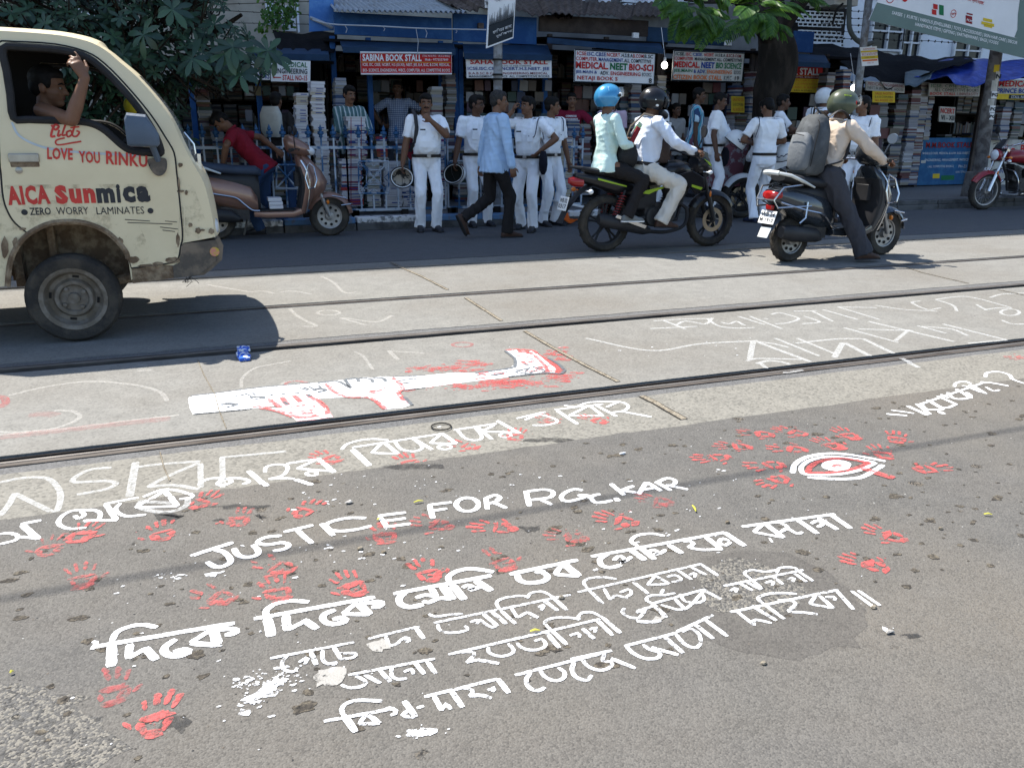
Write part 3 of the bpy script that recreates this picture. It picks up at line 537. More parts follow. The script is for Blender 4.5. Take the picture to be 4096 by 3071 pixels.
HP=[(330,2145,75,1,'beside the first Bengali letters'),(195,2200,80,2,'smeared, at the left edge below the first letters'),(650,2140,95,1,'upright, left of JUSTICE'),(805,2015,60,1,'on the concrete edge left of the long Bengali line'),(955,2085,80,2,'patchy, above the J of JUSTICE'),(1215,2050,50,1,'fingers only, above the T of JUSTICE'),(335,2320,100,2,'fingers only, at the left on the cable shadow'),(1120,2275,130,2,'faint, under the J and U of JUSTICE'),(1410,2355,100,1,'above the second bold word'),(1715,2300,95,1,'large, above the third bold word'),(875,2395,130,2,'broken, left of the second bold word'),(1110,2375,95,2,'broken, above the second bold word'),(2000,2115,150,1,'strong, under the words FOR R.G.'),(2290,2155,140,2,'patchy, right of the one under FOR'),(2490,2090,130,1,'strong, under KAR'),(2010,2255,100,2,'patchy, left of the fourth bold word'),(1540,2150,80,2,'fingers only, under the E of JUSTICE'),(1750,2105,130,2,'faint, under the F of FOR'),(455,2775,95,3,'thin and washed out, left below the bold line'),(620,2890,78,1,'lowest and largest, at the bottom left'),(1320,1835,120,1,'beside the third white letter on the concrete'),(1640,1850,95,1,'across the edge of the concrete, under the long line'),(1870,1785,130,1,'under the middle of the long Bengali line'),(2060,1745,60,1,'on the last letters of the middle word'),(2390,1682,110,1,'under the last word of the long line'),(2200,1680,100,2,'in the last word of the long line'),(2870,1835,165,1,'far left of the painted eye'),(2955,1790,150,1,'upper left of the eye, third from its left end'),(3045,1740,140,1,'uppermost left of the eye'),(3180,1735,120,1,'straight above the left half of the eye'),(3175,1800,150,1,'touching the upper left of the eye'),(3085,1865,170,1,'strong, left of the eye'),(3110,1925,190,1,'lower left of the eye'),(3330,1785,95,1,'right on top of the eye'),(3395,1745,80,1,'above the one on top of the eye'),(3530,1820,60,1,'upper right of the eye, on the cable shadow'),(3585,1760,45,1,'farthest upper right of the eye'),(3710,1880,-5,1,'alone to the right of the eye'),(3565,2150,110,1,'upper one right of the bold line end'),(3490,2265,120,1,'lower one right of the bold line end'),(2640,2010,130,3,'faintest, right of KAR'),(4085,1430,170,1,'at the right edge of the picture by the rail')]
for i,(x,y,a,k,where)in enumerate(HP):
 mb=handprint(x,y,a,(0.188 if y>1900 else 0.20)*rnd.uniform(0.94,1.06),mirror=1 if i%3 else-1,part=1.0 if k==1 else 0.82)
 spatter(mb,x,y,70,40*(y-500)/1900,12 if k==1 else 18,0,0.002,0.008)
 mb.build('red_handprint',P_RED if k==1 else P_RED2 if k==2 else P_WASH,smooth=False,label='red handprint '+where,cat='handprint',group='red handprints on the road')
 # spilled paint
mb=MB()
for c in((700,2310,130,14,22),(850,2303,60,14,8),(1110,2720,160,60,60),(1000,2810,60,25,30),(1010,2740,130,40,40),(1690,2935,110,26,40),(1330,2680,60,26,6),(3540,2520,40,14,10),(1800,1900,500,260,40),(2600,2050,900,300,50),(900,2500,800,500,40),(2900,2250,700,260,16),(1350,2010,200,60,20),(2700,1400,900,60,30),(1500,2220,500,90,30)):spatter(mb,*c,0,0.002,0.009)
flat(mb,[(1100,2725),(1140,2716),(1160,2722),(1130,2740),(1100,2760),(1110,2790),(1060,2800),(1020,2815),(960,2812),(985,2790),(1030,2770),(1070,2745)],0,0.012,0.01)
flat(mb,[(960,2845),(1000,2838),(1020,2850),(990,2868),(960,2865)],0,0.012,0.01)
flat(mb,[(1640,2940),(1690,2928),(1750,2925),(1745,2935),(1700,2945),(1660,2955),(1620,2950)],0,0.01,0.01)
flat(mb,[(820,2298),(870,2296),(868,2312),(830,2312)],0,0.01,0.01)
mb.build('paint_spill',P_WORN,smooth=False,kind='stuff')
mb=MB()
P_GREYW=paint_mat('dried_plaster',(0.27,0.26,0.24),0.40,40,0.05)
flat(mb,[(1250,2710),(1290,2680),(1370,2672),(1390,2700),(1370,2735),(1330,2755),(1270,2745)],0,0.016,0.012)
flat(mb,[(1470,2580),(1530,2565),(1560,2580),(1560,2600),(1520,2612),(1480,2602)],0,0.014,0.012)
flat(mb,[(2620,2475),(2655,2465),(2655,2490),(2600,2495)],0,0.014,0.012)
mb.build('dried_plaster',P_GREYW,smooth=False,kind='stuff')
P_OIL=paint_mat('dark_oil_stain',(0.03,0.03,0.03),0.47,30,0.12,alpha=0.75)
mb=MB()
for c in((670,2072,60,16),(1050,2068,24,12),(880,2085,22,8),(1650,1870,130,12),(930,2030,180,6),(2990,1735,22,6),(2200,1760,110,10),(3640,2550,30,8),(2130,2120,40,10),(700,2900,60,30)):flat(mb,[(c[0]+c[2]*math.cos(t*0.45),c[1]+c[3]*math.sin(t*0.45))for t in range(14)],0,0.03,0.02)
mb.build('oil_stain',P_OIL,smooth=False,kind='stuff')
M_PIT=mat('pit_shade_and_grit',(0.045,0.040,0.034),0.95,col2=(0.125,0.108,0.082),scale=75,thr=(0.42,0.62),bump=1.0,bscale=70,detail=4)  # flat pit blobs: hollow shade painted as dark colour among tan grit
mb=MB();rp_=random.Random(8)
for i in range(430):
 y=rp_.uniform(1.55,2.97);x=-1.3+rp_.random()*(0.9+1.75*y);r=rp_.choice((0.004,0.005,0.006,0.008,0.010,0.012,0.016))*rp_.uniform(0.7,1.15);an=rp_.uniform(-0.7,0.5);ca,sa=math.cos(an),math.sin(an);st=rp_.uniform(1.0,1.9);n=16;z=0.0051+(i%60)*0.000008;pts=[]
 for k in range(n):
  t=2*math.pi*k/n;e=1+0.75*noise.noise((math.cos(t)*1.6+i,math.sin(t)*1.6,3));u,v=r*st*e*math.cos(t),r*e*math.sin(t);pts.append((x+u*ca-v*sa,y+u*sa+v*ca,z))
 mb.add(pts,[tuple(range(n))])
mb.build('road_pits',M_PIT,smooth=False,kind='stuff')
mb=MB()
for i in range(900):
 y=1.5+1.45*rp_.random()**0.8;x=-1.3+rp_.random()*(0.9+1.75*y);r=rp_.uniform(0.0012,0.0034);z=0.0045;k=rp_.randint(4,6);pts=[(x+r*rp_.uniform(0.6,1.4)*math.cos(6.283*j/k),y+r*rp_.uniform(0.6,1.4)*math.sin(6.283*j/k),z)for j in range(k)];c=(x,y,z+r*0.5);mb.add(pts+[c],[(j,(j+1)%k,k)for j in range(k)])
mb.build('road_grit',ramp_mat('grit_colours',[(0.03,0.03,0.03),(0.05,0.045,0.04),(0.22,0.2,0.17),(0.12,0.1,0.08),(0.4,0.39,0.36)],rough=0.9),smooth=False,kind='stuff')
for px,py,lb in((3795,832,'crumpled white paper scrap at the kerb foot before the blue counter'),(3520,838,'small paper scrap at the kerb left of the counter scrap'),(1395,2012,'dirty white shell-like scrap between JUSTICE and the concrete'),(2490,1815,'tiny white scrap on the bare asphalt right of the long line'),(3560,2530,'wet white scrap right of the dark road patch')):
 q=G(px,py,0.006);mb=MB();k_s=1.0 if py<900 else 0.5;mb.sph((q.x,q.y,0.006+0.008*k_s),(0.028*k_s,0.016*k_s,0.009*k_s),9)
 for k in range(len(mb.v)):a=mb.v[k];mb.v[k]=tuple(V(a)+V((1,1,0.4))*0.012*k_s*noise.noise(V(a)*70))
 mb.build('paper_scrap',P_GREYW if py>2000 else mat('waste_paper',(0.55,0.55,0.55),0.9),smooth=False,label=lb,cat='litter',group='pale scraps on the road')
 # soft oily stain inside the bold line, and litter
def litter(name,pts3,m,label,cat,h=0.004):
 mb=MB();mb.prism(pts3,(0,0,h));return mb.build(name,m,smooth=False,label=label,cat=cat)
M_WRAP=mat('blue_wrapper_foil',(0.03,0.11,0.5),0.3,col2=(0.75,0.78,0.8),thr=(0.52,0.56),scale=40)
def wrapper(pts,label):
 mb=MB();q=[G(*p)for p in pts];c=sum(q,V())/len(q);n=len(q)
 top=[V((p.x,p.y,0.012+0.012*rnd.random()))for p in q];mb.add(top+[V((c.x,c.y,0.035))]+[V((p.x,p.y,0.004))for p in q],[(i,(i+1)%n,n)for i in range(n)]+[(n+1+i,n+1+(i+1)%n,(i+1)%n,i)for i in range(n)])
 mb.build('snack_wrapper',M_WRAP,smooth=False,label=label,cat='litter',group='blue wrappers by the second rail')
wrapper([(948,1397),(998,1393),(1002,1408),(975,1412),(949,1409)],'upper flat blue and white wrapper lying on the second rail')
wrapper([(945,1424),(975,1414),(990,1416),(1005,1432),(1000,1444),(960,1448),(951,1438)],'lower crumpled blue wrapper lying just before the second rail')
mb=MB();q=G(1765,1711);mb.tube([(q.x+0.045*math.cos(i*math.pi/8),q.y+0.045*math.sin(i*math.pi/8),0.007)for i in range(16)],0.003,6,closed=True)
mb.build('rubber_ring',M_BLACK,label='thin black ring lying on the concrete edge above the writing',cat='litter')
M_LEAFY=mat('yellow_leaf_litter',(0.38,0.36,0.05),0.6)
for x,y,dx,dy,lab in((1655,2008,38,-6,'yellow twig lying above the second E of JUSTICE'),(1508,2078,20,-9,'yellow twig touching the E of JUSTICE'),(2770,2020,14,24,'yellow twig lying right of KAR'),(3935,2055,34,2,'green leaf lying far right on the near road'),(40,2690,14,-8,'small yellow petal near the left edge'),(2120,2523,40,-4,'yellow scrap between two thin Bengali lines')):
 a,b=G(x,y,0.011),G(x+dx,y+dy,0.011);mb=MB();mb.tube([a,a.lerp(b,0.5)+V((0,0,0.004)),b],[0.003,0.0045,0.002],6,flat=0.5);mb.build('leaf_litter',M_LEAFY,label=lab,cat='litter',group='yellow scraps on the road')
mb=MB();q=G(1660,1712);
for i in range(9):
 q=G(2560+rnd.uniform(-1200,1300),1960+rnd.uniform(-60,900),0.006);r=rnd.uniform(0.006,0.011);mb.sph((q.x,q.y,0.008),(r,r*0.8,r*0.6),8)
mb.build('pebble_scatter',M_DIRT,kind='stuff')
# overhead wire whose soft shadow lies across the near road
k_=SUNV/SUNV.z;mb=MB();a=G(-400,2470)+k_*5.4;b=G(4400,1665)+k_*5.4;d_=(b-a);mb.tube([a-d_*3,b+d_*4],0.0095,8)
mb.build('tram_wire',M_BLACK,label='black overhead wire above the road, seen by its soft shadow across the writing',cat='overhead wire')
# ------------------------------------------------------------ the cream mini truck
def wb(mb,name,mats,parent,**kw):
 """build a part whose points are already in world space under a thing with a plain location"""
 l=parent.matrix_basis.translation.copy();p_=parent
 while p_.parent:p_=p_.parent;l+=p_.matrix_basis.translation
 mb.v=[(x-l.x,y-l.y,z-l.z)for x,y,z in mb.v];return mb.build(name,mats,parent,**kw)
TY0,TMID=5.62,6.37
def lean(z):return TY0+0.11*max(0.0,z-1.05)**1.2+0.03*max(0.0,0.62-z)
def sp(px,py):
 Y=TY0
 for _ in range(4):q=AY(px,py,Y);Y=lean(q.z)
 return q
def fill2d(outer,holes,cuts=(0.55,0.75,0.95,1.05,1.15,1.3,1.45,1.6,1.7)):
 bm=bmesh.new();es=[]
 for lp in[outer]+holes:
  vs=[bm.verts.new((x,0,z))for x,z in lp];es+=[bm.edges.new((vs[i],vs[(i+1)%len(vs)]))for i in range(len(vs))]
 bmesh.ops.triangle_fill(bm,use_beauty=True,edges=es)
 for z in cuts:bmesh.ops.bisect_plane(bm,geom=bm.verts[:]+bm.edges[:]+bm.faces[:],plane_co=(0,0,z),plane_no=(0,0,1))
 bm.verts.index_update();vs=[(v.co.x,v.co.z)for v in bm.verts];fs=[[v.index for v in f.verts]for f in bm.faces]
 be=[(e.verts[0].index,e.verts[1].index)for e in bm.edges if len(e.link_faces)==1];bm.free();return vs,fs,be
def panel(mb,outer,holes,y_out=0.0,thick=0.035,m=0,side=1,step=0.05):
 def dn(lp):
  out=[]
  for a,b in zip(lp,lp[1:]+lp[:1]):
   k=max(1,int(math.hypot(b[0]-a[0],b[1]-a[1])/step));out+=[(a[0]+(b[0]-a[0])*i/k,a[1]+(b[1]-a[1])*i/k)for i in range(k)]
  return out
 vs,fs,be=fill2d(dn(outer),[dn(h)for h in holes]);n=len(vs)
 Yf=(lambda z,o:lean(z)+o)if side==1 else(lambda z,o:2*TMID-lean(z)-o)
 mb.add([(x,Yf(z,y_out),z)for x,z in vs]+[(x,Yf(z,y_out+thick),z)for x,z in vs],fs+[[n+i for i in f]for f in fs]+[(a,b,n+b,n+a)for a,b in be],m)
def smooth2(lp,k=4,closed=True):
 P=[V((a,b,0))for a,b in lp];out=[];n=len(P)
 for i in range(n if closed else n-1):
  a,b,c,d=(P[(i-1)%n],P[i],P[(i+1)%n],P[(i+2)%n])if closed else(P[max(0,i-1)],P[i],P[i+1],P[min(n-1,i+2)])
  for j in range(k):
   t=j/k;q=((b*2)+(c-a)*t+(a*2-b*5+c*4-d)*t*t+(b*3-a-c*3+d)*t**3)*0.5;out.append((q.x,q.y))
 if not closed:out.append((P[-1].x,P[-1].y))
 return out
PX=lambda*q:[(lambda p_:(p_.x,p_.z))(sp(a,b))for a,b in zip(q[0::2],q[1::2])]
M_CREAM=mat('cream_paint',(0.63,0.54,0.355),0.42,col2=(0.56,0.47,0.30),scale=3.5,thr=(0.35,0.75),coat=0.25,bump=0.05,bscale=9)
M_CREAM_R=mat('cream_paint_rusty',(0.63,0.54,0.355),0.45,col2=(0.2,0.12,0.06),scale=13,thr=(0.68,0.72),coat=0.2,detail=8)
M_RUST=mat('rust_and_mud',(0.13,0.088,0.055),0.9,col2=(0.25,0.19,0.125),scale=14,bump=0.5)
M_PLAST=mat('grey_bumper_plastic',(0.085,0.073,0.06),0.75,col2=(0.17,0.135,0.10),scale=8,bump=0.2)
M_RUBBER=mat('black_rubber',(0.022,0.021,0.021),0.75,var=0.3,scale=10)
M_TYRE=mat('tyre_rubber',(0.032,0.029,0.026),0.9,col2=(0.062,0.053,0.042),scale=7,bump=0.4,bscale=80)
M_RIM=mat('dusty_steel_rim',(0.13,0.108,0.082),0.7,0.2,col2=(0.19,0.165,0.135),scale=14,bump=0.2)
M_DARKIN=mat('dark_cab_trim',(0.018,0.017,0.017),0.85)
M_GLASS=mat('clear_glass',(0.9,0.95,0.95),0.05,alpha=0.16,spec=0.6)
M_HEADL=mat('headlamp_lens',(0.75,0.78,0.80),0.12,spec=0.8,coat=0.6)
M_REDP=mat('red_sign_paint',(0.48,0.045,0.035),0.55,var=0.2,scale=12)
M_BLKP=mat('black_sign_paint',(0.03,0.03,0.033),0.55)
M_PALEBLUE=mat('pale_blue_pinstripe',(0.42,0.47,0.50),0.5)
M_MIRG=mat('grey_mirror_plastic',(0.075,0.10,0.135),0.55,bump=0.1)
truck=thing('mini_truck','cream mini truck with red and black lettering on its door, driver leaning out','truck',(AY(294,1367,5.68).x,TMID,0))
# outline of the side as the photo shows it (inset from the roof and nose crown)
sil=smooth2(PX(-520,100,-200,99,0,107,199,121,301,137,371,157,431,190,486,236,556,296,625,371,672,431,709,491,750,579,787,650,830,730,859,841,876,947),3,False)
def inset(lp,d0,d1):
 out=[]
 for i,(x,z)in enumerate(lp):
  a,b=lp[max(0,i-1)],lp[min(len(lp)-1,i+1)];tx,tz=b[0]-a[0],b[1]-a[1];l=math.hypot(tx,tz);k=d0+(d1-d0)*i/(len(lp)-1);out.append((x-(-tz/l)*k*-1*-1,z-(tx/l)*k*1))
 return out
ins=inset(sil,0.022,0.022)
arch=smooth2(PX(526,1121,512,1034,502,1003,458,952,410,917,338,891,270,886,203,893,145,917,97,951,58,1004,39,1062,31,1145),3,False)
win=smooth2(PX(14,196,93,190,232,200,333,224,398,266,486,353,556,437,611,521,641,590,640,614,600,612,533,606,491,584,449,547,408,514,352,491,259,484,116,479,56,473,42,380,28,290),3)
lower=PX(734,972,724,986,719,1049,692,1063,560,1070)
body=MB()
side_outer=ins+lower+arch+PX(0,1148,-120,1148,-520,1140)
panel(body,side_outer,[win]);panel(body,side_outer,[win],side=-1)
rows=[]
for i,((x,z),(xi,zi))in enumerate(zip(sil,ins)):
 row=[];k=i/(len(sil)-1);bul=0.0 if k<0.3 else 0.055*min(1,(k-0.3)/0.5)
 for j in range(17):
  v=-1+j/8;yl=lean(zi);h=TMID-yl-0.002;e=abs(v)**7;row.append(V((xi*e+x*(1-e)-0.0+bul*(1-v*v)*(1-e)*0.55,TMID+v*h,zi*e+z*(1-e)+(0.035*(1-v*v)if k<0.35 else 0))))
 rows.append(row)
wi=[i for i,(x,z)in enumerate(sil)if 1.08<z<1.60 and x>-0.3]
glass=MB()
for i in range(len(rows)-1):
 for j in range(16):(glass if(i in wi and 1<=j<=14)else body).quad(rows[i][j],rows[i+1][j],rows[i+1][j+1],rows[i][j+1])
bx=sil[0][0]
body.box((bx+0.02,TMID,0.85),(0.03,1.46,0.9))
wb(body,'body',[M_CREAM_R],truck,angle=35)
wb(glass,'windscreen',M_GLASS,truck)
# near door, a little proud of the body
door_o=smooth2(PX(111,932,62,893,34,851,14,793,4,690,-12,420,-16,240,-6,172,60,168,222,178,343,208,417,254,509,347,602,458,662,550,696,611,706,685,714,760,722,840,730,945,722,986,714,1030,690,1050),3,False)+PX(640,1058,526,1072)+smooth2(PX(514,1034,504,1001,460,950,412,914,338,888,270,883,203,890,150,912),3,False)
dm=MB();panel(dm,door_o,[win],-0.007,0.02)
door=wb(dm,'door',M_CREAM,truck,angle=35,bevel=0.004)
sm=MB();sm.tube([V((x,lean(z)-0.0045,z))for x,z in door_o],0.0055,6,closed=True)
wb(sm,'door_gap',M_RUBBER,truck)
sm=MB();sm.tube([V((x,lean(z)-0.006,z))for x,z in win],0.021,8,closed=True);wb(sm,'window_seal',M_RUBBER,door)
sm=MB();sm.tube([V((x,2*TMID-lean(z),z))for x,z in win],0.021,8,closed=True);wb(sm,'window_seal',M_RUBBER,truck)
hd=MB();c=sp(97,632);hd.box((c.x,c.y-0.012,c.z),(0.155,0.02,0.05));wb(hd,'handle',mat('worn_chrome',(0.32,0.30,0.26),0.35,0.7,var=0.3),door,bevel=0.006)
hd=MB();hd.box((c.x,c.y-0.005,c.z-0.035),(0.15,0.014,0.035),0);wb(hd,'handle_recess',M_RUST,door,bevel=0.006)
lk=MB();c=sp(77,682);lk.lathe([(0.019,0),(0.019,-0.012),(0.008,-0.016)],(c.x,c.y,c.z),'y',14);wb(lk,'lock',mat('worn_chrome',(0.3,0.3,0.3)),door)
# swage line, pinstripe and hand-painted lettering on the door
ld=MB()
def dtext(t,x0,y0,x1,y1,h,m,bold=0.02,slant=0.0):
 a,b=sp(x0,y0),sp(x1,y1);a.y=b.y=min(a.y,b.y)-0.0095;u=(b-a);w_=u.length;u.normalize();put_text(ld,t,a,u,u.cross(V((0,1,0)))*-1 if u.cross(V((0,1,0))).z<0 else u.cross(V((0,1,0))),w_,h,m,bold,1.0+bold*2.6,slant)
def sgn(px,py):
 q=sp(px,py);q.y-=0.0098;return q
pm=1/620.0
dtext('LOVE',190,638,292,641,42*pm,0,0.035,0.08);dtext('YOU',318,651,402,655,42*pm,0,0.03,0.0);dtext('RINKU',425,657,590,671,48*pm,0,0.03,0.0)
dtext('AICA',36,822,205,816,68*pm,0,0.05);dtext('S',228,818,278,815,68*pm,0,0.07);dtext('un',283,815,386,813,55*pm,0,0.06);dtext('m',391,813,463,811,55*pm,1,0.06);dtext('i',470,811,486,811,68*pm,1,0.05);dtext('c',495,811,545,810,60*pm,1,0.06);dtext('a',551,810,604,808,60*pm,1,0.06)
dtext('ZERO',122,861,206,859,27*pm,1,0.02);dtext('WORRY',228,859,356,857,27*pm,1,0.0);dtext('LAMINATES',388,858,578,855,27*pm,1,0.0)
for x,y in((99,849),(602,843)):
 c=sgn(x,y);ld.add([c+V((0.017*math.cos(t*0.4),0,0.017*math.sin(t*0.4)))for t in range(16)],[tuple(range(16))],1)
def ln(pts,r,m):
 P=[sgn(*p_)for p_ in pts];P=crom(P,5);out=[]
 n=len(P)
 for i in range(n):
  t=P[min(n-1,i+1)]-P[max(0,i-1)];t.normalize();pr=V((-t.z,0,t.x));out.append((P[i]+pr*r,P[i]-pr*r))
 ld.add([q for a in out for q in a],[(2*i,2*i+1,2*i+3,2*i+2)for i in range(n-1)],m)
for st,r in(([(206,500),(222,520),(236,506),(218,502),(205,545),(222,545)],0.006),([(238,520),(232,545),(246,538)],0.005),([(262,500),(250,540),(264,540)],0.005),([(285,522),(268,530),(272,548),(288,538),(285,522)],0.005),([(300,502),(290,540),(306,546),(318,530),(306,524)],0.005),([(282,512),(318,508)],0.004),([(260,552),(226,562),(232,580),(290,572),(326,566)],0.0045)):ln(st,r,0)
for st in([(48,490),(80,545),(160,585),(260,604),(400,615),(560,624)],):ln(st,0.006,2)
for st in([(500,878),(600,884)],[(510,890),(690,896)],[(640,908),(712,916)],[(660,884),(708,888)],[(650,920),(700,926)]):ln(st,0.0022,1)
wb(ld,'lettering',[M_REDP,M_BLKP,M_PALEBLUE],door,smooth=False)
rs=MB()
for x,y,rx,ry in((312,883,20,5),(480,968,14,18),(535,1038,24,14),(632,1054,22,8),(590,1062,40,6),(690,1040,30,12),(712,960,8,26),(715,740,5,30),(722,660,9,9),(722,765,14,6),(745,770,6,10),(792,922,12,12),(761,899,9,9),(845,925,12,12),(810,920,10,4),(62,970,10,22),(92,915,14,6),(20,990,14,40)):
 c=sp(x,y);z_=[sp(x+rx*math.cos(t*0.42)*(1+0.5*noise.noise((t*1.3,x,0))),y+ry*math.sin(t*0.42)*(1+0.5*noise.noise((t*1.3,x,4))))for t in range(15)]
 rs.add([V((q.x,q.y-0.0092,q.z))for q in z_],[tuple(range(15))])
wb(rs,'rust_patches',M_RUST,truck,smooth=False)
M_MUD=mat('mud_film',(0.23,0.165,0.10),0.95,var=0.2,scale=20);_nt=M_MUD.node_tree;_n=_nt.nodes.new('ShaderNodeTexNoise');_n.inputs['Scale'].default_value=9;_n.inputs['Detail'].default_value=9;_n.inputs['Roughness'].default_value=0.75;_r=_nt.nodes.new('ShaderNodeValToRGB');_r.color_ramp.elements[0].position=0.50;_r.color_ramp.elements[1].position=0.74;_r.color_ramp.elements[1].color=(0.55,0.55,0.55,1);_nt.links.new(_nt.nodes.new('ShaderNodeTexCoord').outputs['Object'],_n.inputs['Vector']);_nt.links.new(_n.outputs[0],_r.inputs[0]);_nt.links.new(_r.outputs[0],_nt.nodes['Principled BSDF'].inputs['Alpha'])
mu=MB()
for poly in([(-60,700),(14,793),(34,851),(111,933),(62,1000),(40,1060),(31,1140),(-60,1140)],[(60,830),(200,800),(420,820),(560,900),(600,1000),(590,1050),(530,1060),(505,1000),(458,948),(410,912),(338,886),(270,881),(203,888),(145,912),(110,925)],[(535,1068),(690,1058),(716,900),(724,700),(734,700),(736,960),(700,1108),(540,1125)],[(740,700),(780,760),(830,900),(872,945),(740,965)],[(20,740),(600,735),(600,750),(20,757)]):
 mu.add([sp(*p_)+V((0,-0.0086,0))for p_ in poly],[tuple(range(len(poly)))])
wb(mu,'mud_film',M_MUD,truck,smooth=False)
# muddy arch lip, sill, bumper
al=MB();al.tube([V((x,lean(z)-0.004,z))for x,z in arch[3:]],0.017,6);wb(al,'arch_lip',M_RUST,truck)
si=MB();panel(si,PX(526,1072,640,1058,692,1062,695,1112,531,1133),[],-0.004,0.08);wb(si,'sill',M_RUST,truck)
bp_=PX(734,974,859,960,876,947,893,981,888,1039,849,1075,816,1099,695,1112,692,1063,719,1049,724,986)
bm_=MB();panel(bm_,bp_,[],-0.010,0.05);panel(bm_,bp_,[],-0.010,0.05,side=-1)
prof=PX(876,947,893,981,888,1039,849,1075,816,1099,780,1104)
rw=[[V((x-0.012+0.006*(1-v*v)-0.02*abs(v)**8,TMID+v*(TMID-TY0+0.012),z))for v in[-1+j/8 for j in range(17)]]for x,z in prof]
for a,b in zip(rw,rw[1:]):
 for j in range(16):bm_.quad(a[j],b[j],b[j+1],a[j+1])
wb(bm_,'bumper',M_PLAST,truck,angle=50)
st_=MB();c=sp(858,1006);st_.lathe([(0.03,0),(0.028,-0.004)],(c.x,c.y-0.012,c.z),'y',14);wb(st_,'sticker',mat('yellow_sticker',(0.45,0.33,0.05),0.5,col2=(0.5,0.2,0.15),scale=40),truck)
wr=MB()
for i in range(7):
 a=sp(755+rnd.uniform(-12,12),1112);wr.tube([a+V((0,0.05,0)),a+V((rnd.uniform(-0.05,0.05),0.03,-0.03)),a+V((rnd.uniform(-0.06,0.06),0.02,-rnd.uniform(0.02,0.06)))],0.0018,4)
wb(wr,'loose_wires',M_RUBBER,truck)
hl=MB();c=AY(850,905,5.75)
for s in(0.16,1.34):
 hl=MB();hl.loft([((c.x-0.06,TY0+s,c.z),(0,1,0),(0,0,1),0.12,0.085),((c.x+0.01,TY0+s+0.0,c.z),(0,1,0),(0,0,1),0.11,0.075),((c.x+0.035,TY0+s,c.z),(0,1,0),(0,0,1),0.06,0.04)],14)
 wb(hl,'headlight',M_HEADL,truck)
wp=MB();a=AY(735,530,5.8);wp.tube([a,a+V((0.05,0,-0.07)),a+V((0.06,0.02,-0.20))],0.008,6);wp.sph(a+V((0.06,0.02,-0.21)),(0.03,0.02,0.03));wp.box(a+V((0.075,0.0,-0.19)),(0.02,0.03,0.12));wb(wp,'wiper_arm',mat('polished_metal',(0.6,0.6,0.6),0.2,0.9),truck)
mi=MB();c=AY(566,520,5.47);mi.loft([((c.x-0.085,5.50,c.z-0.01),(0,1,0),(0,0,1),0.05,0.075),((c.x-0.07,5.50,c.z),(0,1,0),(0,0,1),0.06,0.095),((c.x+0.03,5.49,c.z-0.005),(0,1,0),(0,0,1),0.06,0.09),((c.x+0.075,5.49,c.z-0.045),(0,1,0),(0,0,1),0.05,0.05),((c.x+0.09,5.49,c.z-0.05),(0,1,0),(0,0,1),0.03,0.03)],16,e=4)
a=sp(632,640);mi.tube([V((c.x+0.02,5.50,c.z-0.06)),V((a.x-0.02,5.53,a.z+0.08)),V((a.x,a.y-0.02,a.z))],0.018,8);wb(mi,'side_mirror',M_MIRG,truck,angle=30)
mp=MB();pl=smooth2(PX(590,640,610,632,655,632,668,645,666,680,650,700,630,703,612,690,598,668),3);panel(mp,pl,[],-0.03,0.03);wb(mp,'mirror_mount',M_PLAST,truck,bevel=0.006)
# wheels
def truck_wheel(name,cx,cy,r,out):
 t_=MB();w_=0.075;t_.lathe([(r*0.70,w_*0.9*out),(r*0.80,w_*1.02*out),(r*0.92,w_*out),(r*0.985,w_*0.7*out),(r,w_*0.4*out),(r,-w_*0.4*out),(r*0.985,-w_*0.7*out),(r*0.9,-w_*out),(r*0.70,-w_*0.9*out)],(cx,cy,r),'y',48,closed=True)
 wh=wb(t_,name,M_TYRE,truck)
 q=MB();q.lathe([(0.0,0.055*out),(0.032,0.055*out),(0.036,0.02*out),(0.075,0.018*out),(0.085,0.035*out),(0.105,0.038*out),(0.12,0.012*out),(0.145,0.012*out),(0.158,0.03*out),(0.165,0.064*out),(0.182,0.07*out),(0.19,0.072*out)],(cx,cy,r),'y',40,caps=False)
 for k in range(4):
  a=k*math.pi/2+0.6;q.lathe([(0.013,0.0),(0.013,0.032*out),(0.004,0.036*out)],(cx+0.068*math.cos(a),cy+0.012*out,r+0.068*math.sin(a)),'y',6)
  a+=0.8;q.box((cx+0.132*math.cos(a),cy+0.0145*out,r+0.132*math.sin(a)),(0.014,0.006,0.036),1,rot=Matrix.Rotation(-a,3,'Y'))
 wb(q,'rim',[M_RIM,M_BLACK],wh)
wx=AY(294,1198,5.62).x
truck_wheel('wheel',wx,5.70,0.27,-1);truck_wheel('wheel',wx,2*TMID-5.70,0.27,1);truck_wheel('wheel',wx-2.1,5.70,0.27,-1);truck_wheel('wheel',wx-2.1,2*TMID-5.70,0.27,1)
# inside: wheel well, floor, seat, dash, steering wheel, chassis, load bed
un=MB();un.box((wx,5.98,0.60),(0.72,0.02,0.5));un.box((-0.58,TMID,0.72),(1.35,1.30,0.03));un.box((wx-0.02,6.1,0.74),(0.70,0.9,0.02));un.box((wx-0.10,5.9,0.58),(0.04,0.10,0.5),0);un.box((wx-0.3,5.9,0.58),(0.05,0.12,0.5),0)
un.box((-1.55,TMID-0.3,0.42),(3.2,0.08,0.10));un.box((-1.55,TMID+0.3,0.42),(3.2,0.08,0.10));un.tube([(wx,5.75,0.27),(wx,7.0,0.27)],0.04,8);un.tube([(wx-2.1,5.75,0.27),(wx-2.1,7.0,0.27)],0.05,8);un.tube([(wx,5.8,0.3),(wx+0.5,5.85,0.38)],0.03,8)
wb(un,'underbody',M_RUST,truck,smooth=False)
li=MB();panel(li,side_outer,[win],0.04,0.006);panel(li,side_outer,[win],0.04,0.006,side=-1)
